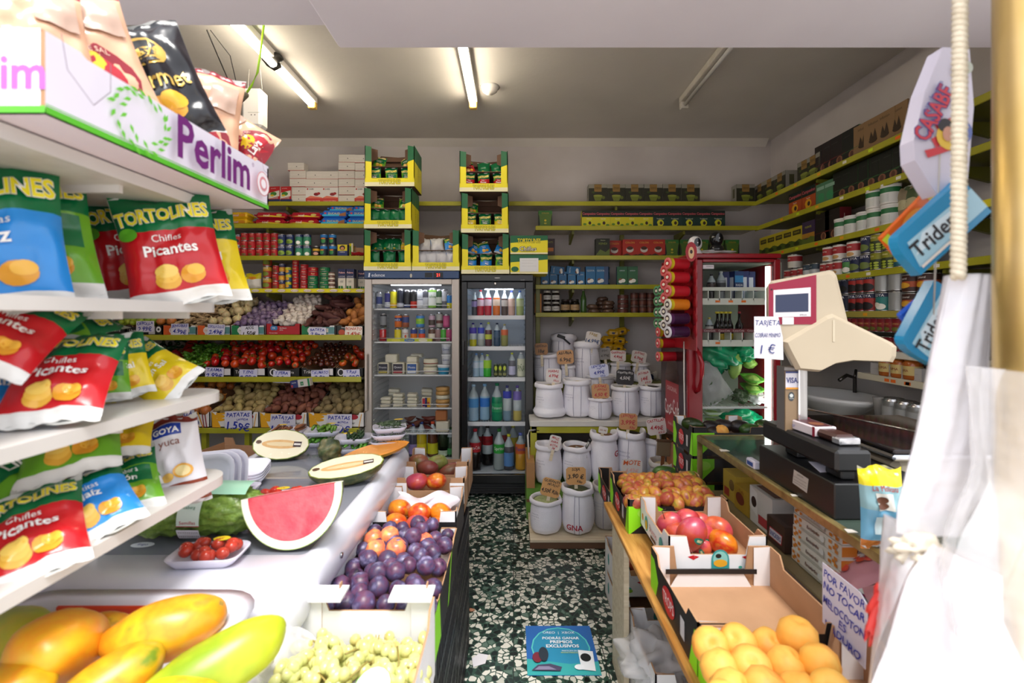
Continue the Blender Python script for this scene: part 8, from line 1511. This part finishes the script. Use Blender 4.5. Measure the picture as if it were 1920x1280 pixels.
# ---------------- papayas in a white bin
bx0,bx1,by0,by1,bzt=-1.02,-.53,.56,.975,.92
bn=loft([rr(bx0+.04,bx1-.04,by0+.04,by1-.03,.05,.66),rr(bx0+.01,bx1-.01,by0+.01,by1-.01,.07,bzt-.01),rr(bx0-.02,bx1+.02,by0-.02,by1+.01,.09,bzt),rr(bx0+.02,bx1-.02,by0+.02,by1-.03,.07,bzt),rr(bx0+.03,bx1-.03,by0+.03,by1-.05,.06,.68)],'#e6e4ec/r.3',(True,True))
orr=MB();orr.box(bx0+.1,bx1-.03,by1-.044,by1-.036,.84,bzt-.004,'#d8401c/r.3',.003)
st2=MB();st2.box(bx0+.06,bx1-.06,by0+.06,by1-.05,0,.66,'#c8c4c0/r.4',.02);T('fruit_bin','white plastic bin with orange inner wall holding papayas','bin',None,parts=(('tub',bn),('orange_panel',orr),('stand',st2)))
def papaya(mat,r,L,seed,scar=False):
    m=MB();m.blob(r,r*.95,L,mat,seed,.035,1.6,.16,.1,28,20,matfn=(lambda v,u:'papaya_scar' if (v>.93 or (v>.82 and noise.noise(Vector((v*14,u*9,3)))>.18))else mat)if scar else None);return m
PP=[Kind('papaya','papaya',papaya('papaya',.056,.1,2)),Kind('papaya','papaya',papaya('papaya',.056,.105,5,True)),Kind('papaya','papaya',papaya('green_papaya',.05,.12,7))]
for px,py,Yq,k,rt,s,d in ((52,1172,.86,2,(90,0,60),1.0,'dark green and yellow papaya at the far left'),(128,1196,.8,0,(60,0,20),1.2,'large round yellow-orange papaya at the left'),(203,1160,.88,0,(90,0,80),.6,'small orange papaya peeping between two larger ones'),(316,1160,.84,1,(88,0,118),1.0,'yellow papaya with brown scars on its blunt end'),(408,1228,.78,2,(80,0,128),1.05,'long green and yellow papaya at the right'),(212,1262,.74,0,(80,0,140),.85,'bright yellow papaya at the front middle'),(22,1275,.72,0,(70,0,70),.9,'orange-yellow papaya cut by the corner'),(330,1300,.72,0,(90,0,90),.8,'papaya lying low between the others')):
    PP[k].put(ln(d+' of the white bin'),(U(px,Yq),Yq-.01,V(py+14,Yq)),rt,'papayas',s*.93)
T('wrapping_paper','white and brown crumpled paper between the papaya bin and the grapes','paper',crumple(.05,.14,.03,'#e8e2e4/r.6',6,.3),(-.56,.83,.80),(0,20,-20))

# ---------------- snack gondola at the left edge
XF=-.70;XB=-1.06
def gshelf(z,yend=1.13,r=.1,tipx=XF,d=.36):
    m=MB();x0,x1=XB,tipx;n=10;poly=[(x0,.2),(x1,.2),(x1,yend-r)]+[(x1-r+r*math.cos(R(90*i/n)),yend-r+r*math.sin(R(90*i/n)))for i in range(1,n+1)]+[(x0,yend)]
    m.prism(poly,.022,'white_metal','grubby_metal','white_metal',mt=TR(0,0,z));return m
ps=[];ZS=(1.115,1.318,1.53,1.765)
for i,z in enumerate(ZS):
    sr=[]
    for y in (.62,.86,1.04):s_=MB();s_.box(XB,XF-.03,y,y+.008,z-.036,z-.022,'white_metal');sr.append(('support_rod',s_))
    ps.append(('shelf',gshelf(z,(1.17,1.17,1.13,1.13)[i],(.07,.09,.06,.1)[i]),None,sr))
bp_=MB();bp_.box(XB-.03,XB,.2,1.06,.3,2.0,'#cfc9d4/r.5');up_=MB();up_.box(XB-.035,XB+.012,1.06,1.085,.0,2.0,'white_metal',.005);
for k in range(20):up_.box(XB+.0125,XB+.013,1.068,1.077,.4+k*.08,.42+k*.08,'#5a5650')
bs_=MB();bs_.box(XB-.03,XF+.0,.2,1.1,0,.3,'white_metal');ps+=[('back_panel',bp_),('upright',up_),('base',bs_)]
T('snack_gondola','white metal shop shelf with four rounded shelves of snack bags','shelving',None,parts=ps)
# fruit tray carton holding crisps on top
PBx0,PBx1,PBy0,PBy1,PBz,PBh=-1.02,-.617,.612,1.17,ZS[3]+.003,.108
def leaf(u,v,a,s):ca,sa=math.cos(a),math.sin(a);return ('p',[(u+s*1.3*(x*ca-y*sa),v+s*6*(x*sa+y*ca))for x,y in ((0,0),(.4,.2),(1,0),(.4,-.2))],'#6cc03a')
random.seed(5);LV=[]
for ring,k_ in ((.10,20),(.075,15)):
    for i in range(k_):
        a=6.28*i/k_+ring*10
        if ring>.08 or abs(math.sin(a))>-1:LV.append(leaf(.275+ring*.9*math.cos(a),.5+ring*4.3*math.sin(a),a+random.uniform(.6,1.6),.025))
PA=[('r',0,0,1,.085,'#5ab82e'),('r',0,.1,1,.112,'#5ab82e')]+LV+[('t','Perlim',.6,.52,.98,'#6a1c6e',.41,0,None,.025),('t','®',.825,.75,.12,'#6a1c6e'),('e',.9,.45,.05,.27,'#d89098'),('e',.9,.45,.045,.25,'#f0e8ec'),('e',.9,.45,.03,.16,'#d89098'),('e',.9,.45,.02,.1,'#f0e8ec'),('l',[(.005,.98),(.02,.58),(.09,.3),(.14,.6),(.14,.98)],.0012,'#8a7a8a'),('l',[(.88,.99),(.9,.75),(.98,.68)],.0012,'#8a7a8a'),('t','PE',.96,.9,.06,'#3a9a5a')]
w_,l_=PBx1-PBx0,PBy1-PBy0;bt_=MB();bt_.box(0,w_,0,l_,0,.005,'#d8ccd0/r.6');ps=[('bottom',bt_)]
m=MB();mt=TR(w_,0,0)@RZ(90)@RX(90);m.prism([(0,0),(l_,0),(l_,PBh),(l_-.05,PBh),(l_-.06,PBh*.95),(.06,PBh*.95),(.05,PBh),(0,PBh)],.006,'#e6e0ec/r.4','kraft','kraft',mt=mt);m.art(lambda u,v,o:mt@Vector((u*l_,v*PBh,o)),l_,PBh,PA);ps.append(('side_wall',m))
m=MB();mt2=TR(0,0,0)@RX(90);m.prism([(0,0),(w_-.0065,0),(w_-.0065,PBh*1.03),(0,PBh*1.03)],.006,'#ece8f2/r.4','kraft','kraft',mt=mt2);m.art(lambda u,v,o:mt2@Vector((u*w_,v*PBh,o)),w_,PBh,[('r',0,0,1,.085,'#5ab82e'),('t','Perlim',.8,.5,.6,'#c060c8',.5,0,None,.02)]);ps.append(('front_wall',m))
for nm,a_ in (('rear_wall',(0,w_,l_-.006,l_)),('side_wall',(0,.006,0,l_))):m=MB();m.box(a_[0],a_[1],a_[2],a_[3],0,PBh*.95,'kraft');ps.append((nm,m))
T('fruit_tray_carton','white Perlim carton with green leaves, on top of the snack shelves','carton',None,(PBx0,PBy0,PBz),(0,0,0),None,ps)
PK='#d8a888'+GF
LAY=dict(bands=[(0,.93,PK),(.93,1.01,'#8a1424'+GF)],items=[('e',.5,.2,.42,.26,'#8a1424'+GF),('e',.5,.18,.3,.2,'#b01c2c'+GF),('e',.5,.3,.18,.09,'#e8c02a'+GF),('t','Lays',.5,.16,.15,'#f4efe8',.6,0,None,.02),('t','PUNTO DE SAL',.5,.39,.055,'#e8c8b0',.7),('r',.62,.55,.95,.85,'#b89a88'+GF),('t','Campesinas',.4,.7,.05,'#b06a50',.4)])
BLKB=dict(bands=[(0,1.01,'#1a181c'+GF)],items=[('e',.52,.68,.22,.13,'#c8a04a/r.3/m.3'),('e',.52,.68,.19,.11,'#1a181c'),('t','Lays',.52,.68,.13,'#d8b45a',.4,0,None,.02),('t','Gourmet',.45,.43,.2,'#d8b45a/r.3/m.3',.85,8,None,.01,1),('e',.5,.2,.2,.09,'#d8982a'+GF),('e',.6,.26,.14,.07,'#e8b03a'+GF),('e',.4,.14,.14,.06,'#c8841c'+GF)])
LB=Kind('crisps_bag','crisps bag',bag(.21,.27,.08,seed=3,wr=1.4,**LAY));BB=Kind('crisps_bag','crisps bag',bag(.17,.24,.07,seed=6,wr=1.7,**BLKB))
def bput(kind,px,py,Yq,rot,lab,group,sc=1):
    """centre of the bag at the given column, row and depth"""
    o=kind.put(ln(lab),(0,0,0),(0,0,0),group,sc);o.rotation_mode='XYZ'
    m_=RZ(rot[2])@RX(rot[0])@RY(rot[1]);c_=Vector((U(px,Yq),Yq,V(py,Yq)))-(m_@Vector((0,0,.125*(sc if not isinstance(sc,tuple)else sc[2]))));o.location=c_;o.rotation_euler=m_.to_euler();return o
gL='crisps bags in the top carton'
bput(LB,45,80,.74,(-15,-10,40),'peach and maroon crisps bag at the near end of the Perlim carton',gL,.8);bput(LB,150,100,.83,(-10,-18,34),'large peach crisps bag left of the black bag',gL,.85)
bput(BB,288,150,.93,(-8,-22,30),'black and gold crisps bag standing in the Perlim carton',gL,1.0);bput(LB,375,222,1.04,(-6,4,26),'peach and red crisps bag right of the black bag',gL,.78);bput(LB,450,262,1.15,(-8,-58,20),'small peach crisps bag at the far end of the Perlim carton',gL,.56)
# bags on the shelves; rot: lean back, roll, turn
def shelf_bags(rows_,where):
    for (px,py,Yq,rot,kk,sc,d)in rows_:
        kind=BAG[kk][(int(px)//7)%2];bput(kind,px,py,Yq,rot,d+' '+where,'snack bags on the gondola',sc)
shelf_bags(((-25,442,.74,(-10,-6,40),'blue',1.0,'blue and white snack bag at the near end'),(50,440,.84,(-10,-8,40),'limon',1.0,'green snack bag with yellow lettering behind the blue one'),(185,462,1.14,(-6,-13,30),'picante',1.0,'leftmost red snack bag'),(252,462,1.07,(-6,-13,28),'picante',.98,'middle red snack bag'),
            (322,466,.99,(-8,-12,25),'picante',.95,'rightmost red snack bag, fully visible'),(376,484,1.12,(-10,-12,24),'sal',.93,'yellow snack bag at the far end')),'of the second shelf from the top')
shelf_bags(((10,622,.74,(-50,30,50),'picante',.75,'red and green bag lying at the near end, upper layer'),(105,618,.92,(-68,50,30),'limon',.72,'crumpled green topped bag lying above the others'),(-5,728,.8,(-40,-4,40),'blue',.8,'blue snack bag cut by the edge'),(52,705,.86,(-36,-4,35),'picante',.75,'red snack bag mostly hidden'),
            (122,706,.80,(-46,-5,16),'picante',.78,'wide red snack bag facing the street'),(190,696,.95,(-14,-6,26),'limon',.5,'narrow green snack bag behind the wide red one'),(226,688,.98,(-14,-14,24),'sal',.54,'yellow snack bag leaning at the middle'),(290,700,1.04,(-26,-58,14),'sal',.62,'yellow snack bag toppled towards the far end')),'of the third shelf from the top')
shelf_bags(((40,880,.86,(-60,-40,40),'limon',.9,'dark green bag lying at the back left'),(110,870,.94,(-62,-30,40),'limon',.8,'green bag lying in the back'),(138,826,.9,(-58,-22,14),'limon',.8,'green Limón bag lying on top'),(222,815,1.0,(-64,-20,10),'sal',.68,'yellow bag lying at the top right'),(215,868,1.04,(-40,-24,20),'limon',.75,'green bag behind the white yuca bags'),
            (232,908,.96,(-50,-24,16),'limon',.66,'green Limón bag in front, below the yuca bags'),(90,925,.84,(-58,-35,30),'sal',.72,'green topped bag in the middle layer'),(165,940,.84,(-52,-30,24),'blue',.68,'blue and white bag in the front'),(55,1000,.74,(-58,-24,20),'picante',.74,'red snack bag nearest on the bottom shelf')),'of the lowest shelf')
YUC=Kind('snack_bag','snack bag',bag(.15,.235,.06,[(0,.04,'#e0dce0'+GF),(.04,.24,'#8a3a22'+GF),(.24,.92,'#e2dee2'+GF),(.92,1.01,'#7a3028'+GF)],[('r',.3,.8,.75,.92,'#1c3a9a'+GF),('t','GOYA',.52,.86,.09,'#f4f4f4',.42,0,None,.03),('t','yuca',.55,.7,.12,'#8a4a3a',.5),('e',.7,.38,.16,.08,'#e8a83a'+GF),('e',.45,.34,.1,.05,'#f0c060'+GF),('e',.7,.38,.12,.06,'#f4dc9a'+GF),('t','ORIGINAL',.5,.16,.07,'#f0e0d8',.6,0,None,.02)],9,wr=1.3))
bput(YUC,322,862,1.08,(-14,-12,22),'white and brown GOYA yuca snack bag at the far end of the lowest shelf','yuca bags',.86);bput(YUC,290,855,1.1,(-14,-6,34),'second white yuca snack bag tucked behind the first','yuca bags',.86)

# ---------------- right doorway
m=MB();m.lathe([(.047,0),(.047,2.6)],'brass',32);T('door_column','shiny brass tube of the door frame at the right','column',m,(.665,.58,0))
m=MB();m.box(.70,.95,.52,.60,0,2.6,'#e8e2dc/r.4',.01);T('door_jamb','white door jamb right of the brass tube','jamb',m)
def rope(p0,p1,r,turns,mat):
    m=MB();
    for s_ in (0,1):
        n=turns*7;pts=[]
        for i in range(n+1):t=i/n;a=2*math.pi*turns*t+s_*math.pi;p=Vector(p0).lerp(Vector(p1),t);pts.append((p.x+r*.55*math.cos(a),p.y+r*.55*math.sin(a),p.z))
        m.tube(pts,r*.72,mat,7)
    return m
Yr=.64;T('rope','twisted cream rope hanging before the brass tube','rope',rope((U(1803,Yr),Yr,2.3),(U(1797,Yr),Yr,V(520,Yr)),.0075,48,'rope'))
def film_shape(pts_l,pts_r,Yq,mat,name,lab,cat,th=.03,seed=1,nu=12,art=None):
    """soft plastic hung between a left and right outline (columns, rows), gently folded"""
    n=len(pts_l)-1
    def edge(P,v):i=min(n-1,int(v*n));f_=v*n-i;return P[i][0]*(1-f_)+P[i+1][0]*f_,P[i][1]*(1-f_)+P[i+1][1]*f_
    def fn(u,v):
        a,b_2=edge(pts_l,v),edge(pts_r,v);px,py=a[0]*(1-u)+b_2[0]*u,a[1]*(1-u)+b_2[1]*u
        fo=.25 if seed==2 else 1;dy=-th*math.sin(math.pi*u)**.7+fo*(.006*math.sin(u*13+seed+v*2)+.004*math.sin(u*31+v*9))
        return (U(px,Yq),Yq+dy,V(py,Yq))
    m=MB();m.sheet(fn,nu*2,24,mat);bk_=MB();m.sheet(lambda u,v:(fn(1-u,v)[0],2*Yq-fn(1-u,v)[1],fn(1-u,v)[2]),nu,16,mat)
    if art:m.art(lambda u,v,o:Vector(fn(u,1-v))+Vector((0,-o-.001,0)),.15,.3,art,True)
    return T(name,lab,cat,m)
film_shape([(1782,515),(1755,640),(1722,800),(1700,880),(1683,950),(1680,998)],[(1846,518),(1848,640),(1850,800),(1850,900),(1850,960),(1846,975)],.66,'milky_film','bag_roll','tall roll of milky plastic produce bags hanging from the rope','bag roll',.028,2)
film_shape([(1742,1015),(1700,1080),(1665,1180),(1640,1250),(1620,1340),(1600,1450)],[(1760,1010),(1800,1080),(1860,1180),(1925,1260),(1990,1340),(2040,1450)],.62,'milky_film','plastic_bag','white translucent carrier bag hanging at the lower right','bag',.08,5)
film_shape([(1850,690),(1852,800),(1858,900),(1800,1000),(1780,1080),(1800,1200)],[(1960,700),(1990,800),(2000,900),(2000,1000),(2000,1100),(2000,1200)],.55,'clear_bag','plastic_bag','large clear crumpled bag against the brass tube','bag',.05,8)
T('bag_knot','knotted cream plastic above the carrier bag','knot',crumple(.03,.022,.018,'#d8ccb8/r.5',7,.35),(U(1722,.64),.64,V(1030,.64)));T('red_wrapper','red and white wrapper beside the carrier bag','wrapper',crumple(.012,.01,.05,'#d83a34/r.3',3,.3),(U(1672,.66),.68,V(1150,.66)),(0,20,0))
Yc2=.8;poly=[(1768,88),(1818,92),(1826,200),(1815,335),(1758,366),(1748,352),(1716,300),(1714,262),(1735,170)]
m=MB();m.prism([(U(a,Yc2),V(b_,Yc2))for a,b_ in poly][::-1],.03,'#cfc8d6/r.3',mt=TR(0,Yc2,0)@RX(90));fmC=lambda u,v,o:Vector((U(1714+110*u,Yc2),Yc2-.0005-o,V(366-278*v,Yc2)))
m.art(fmC,.1,.256,[('p',[(.28,.38),(.72,.46),(.8,.4),(.36,.32)],'#c8343c'),('p',[(.34,.47),(.76,.55),(.84,.5),(.42,.42)],'#c8343c'),('p',[(.16,.3),(.56,.34),(.6,.3),(.22,.25)],'#c8343c'),('e',.62,.4,.26,.1,'#e0b83a'),('e',.5,.47,.12,.045,'#2a2224'),('e',.55,.41,.09,.05,'#c89078'),('e',.84,.42,.12,.07,'#5a6aa8'),('t','CASABE',.3,.55,.16,'#c83a44',1.0,62,'#3a3a8a',.02),('t','pan de yuca',.28,.66,.05,'#5a5a9a',.6,60),('e',.8,.85,.15,.05,'#b8bcae')])
T('casabe_pack','lilac white CASABE packet hanging beside the brass tube','packet',m)
def gum(px,py,ang,L,Wd,lab,Yg=.78):
    m=MB();n=8;hw,hl=Wd/2,L/2;poly=[(-hl,-hw),(hl,-hw),(hl,hw),(-hl+.02,hw)]+[(-hl+.02-.02*math.sin(R(90*i/5)),hw-.04+.04*math.cos(R(90*i/5)))for i in range(1,6)]
    m.prism(poly,.02,'#2a8ab8/r.2');m.face(TR(0,0,0),L,Wd,[('p',[(.05,.15),(1,.15),(1,.7),(.12,.75)],'#a8d0e0/r.2'),('p',[(.1,.4),(.8,.35),(.9,.6),(.3,.7)],'#d8e8f0/r.2'),('t','Trident',.42,.48,.5,'#1c1a1e',.66,0,None,.02),('r',.06,.1,.7,.16,'#e8dcd0')])
    T('gum_packet',lab,'gum packet',m,(U(px,Yg),Yg,V(py,Yg))).rotation_euler=(RX(90)@RZ(ang)).to_euler()
gum(1765,425,42,.16,.075,'upper blue Trident gum packet hanging by the rope');gum(1752,605,62,.13,.07,'lower blue Trident gum packet half behind the bag roll',.8)
m=MB();m.prism([(-.065,-.02),(.065,-.02),(.065,.015),(-.06,.02)],.012,'#e0641c/r.25');m.face(I4,.13,.035,[('r',0,0,.12,1,'#c8d02a'),('e',.5,.5,.2,.4,'#e88a1c'),('r',.12,.3,.26,.75,'#e8c0c0')]);m.face(I4,.13,.035,[('r',.85,0,1,1,'#e8c02a')])
T('gum_packet','orange and yellow narrow gum packet left of the upper Trident packet','gum packet',m,(U(1712,.84),.84,V(412,.84))).rotation_euler=(RX(90)@RZ(48)).to_euler()
m=MB();m.box(-.045,.045,0,.01,-.02,.02,'#2a5ac0/r.3',.003,mt=TR(U(1735,.83),.83,V(575,.83))@RY(-40));m.tube([(U(1750,.8),.8,V(590,.8)),(U(1765,.8),.8,1.85)],.0015,'#b8b0a8',5);T('blue_hanger','bright blue card strip on a thin string above the lower Trident packet','card',m)
for o in LINKS:COL.objects.link(o)
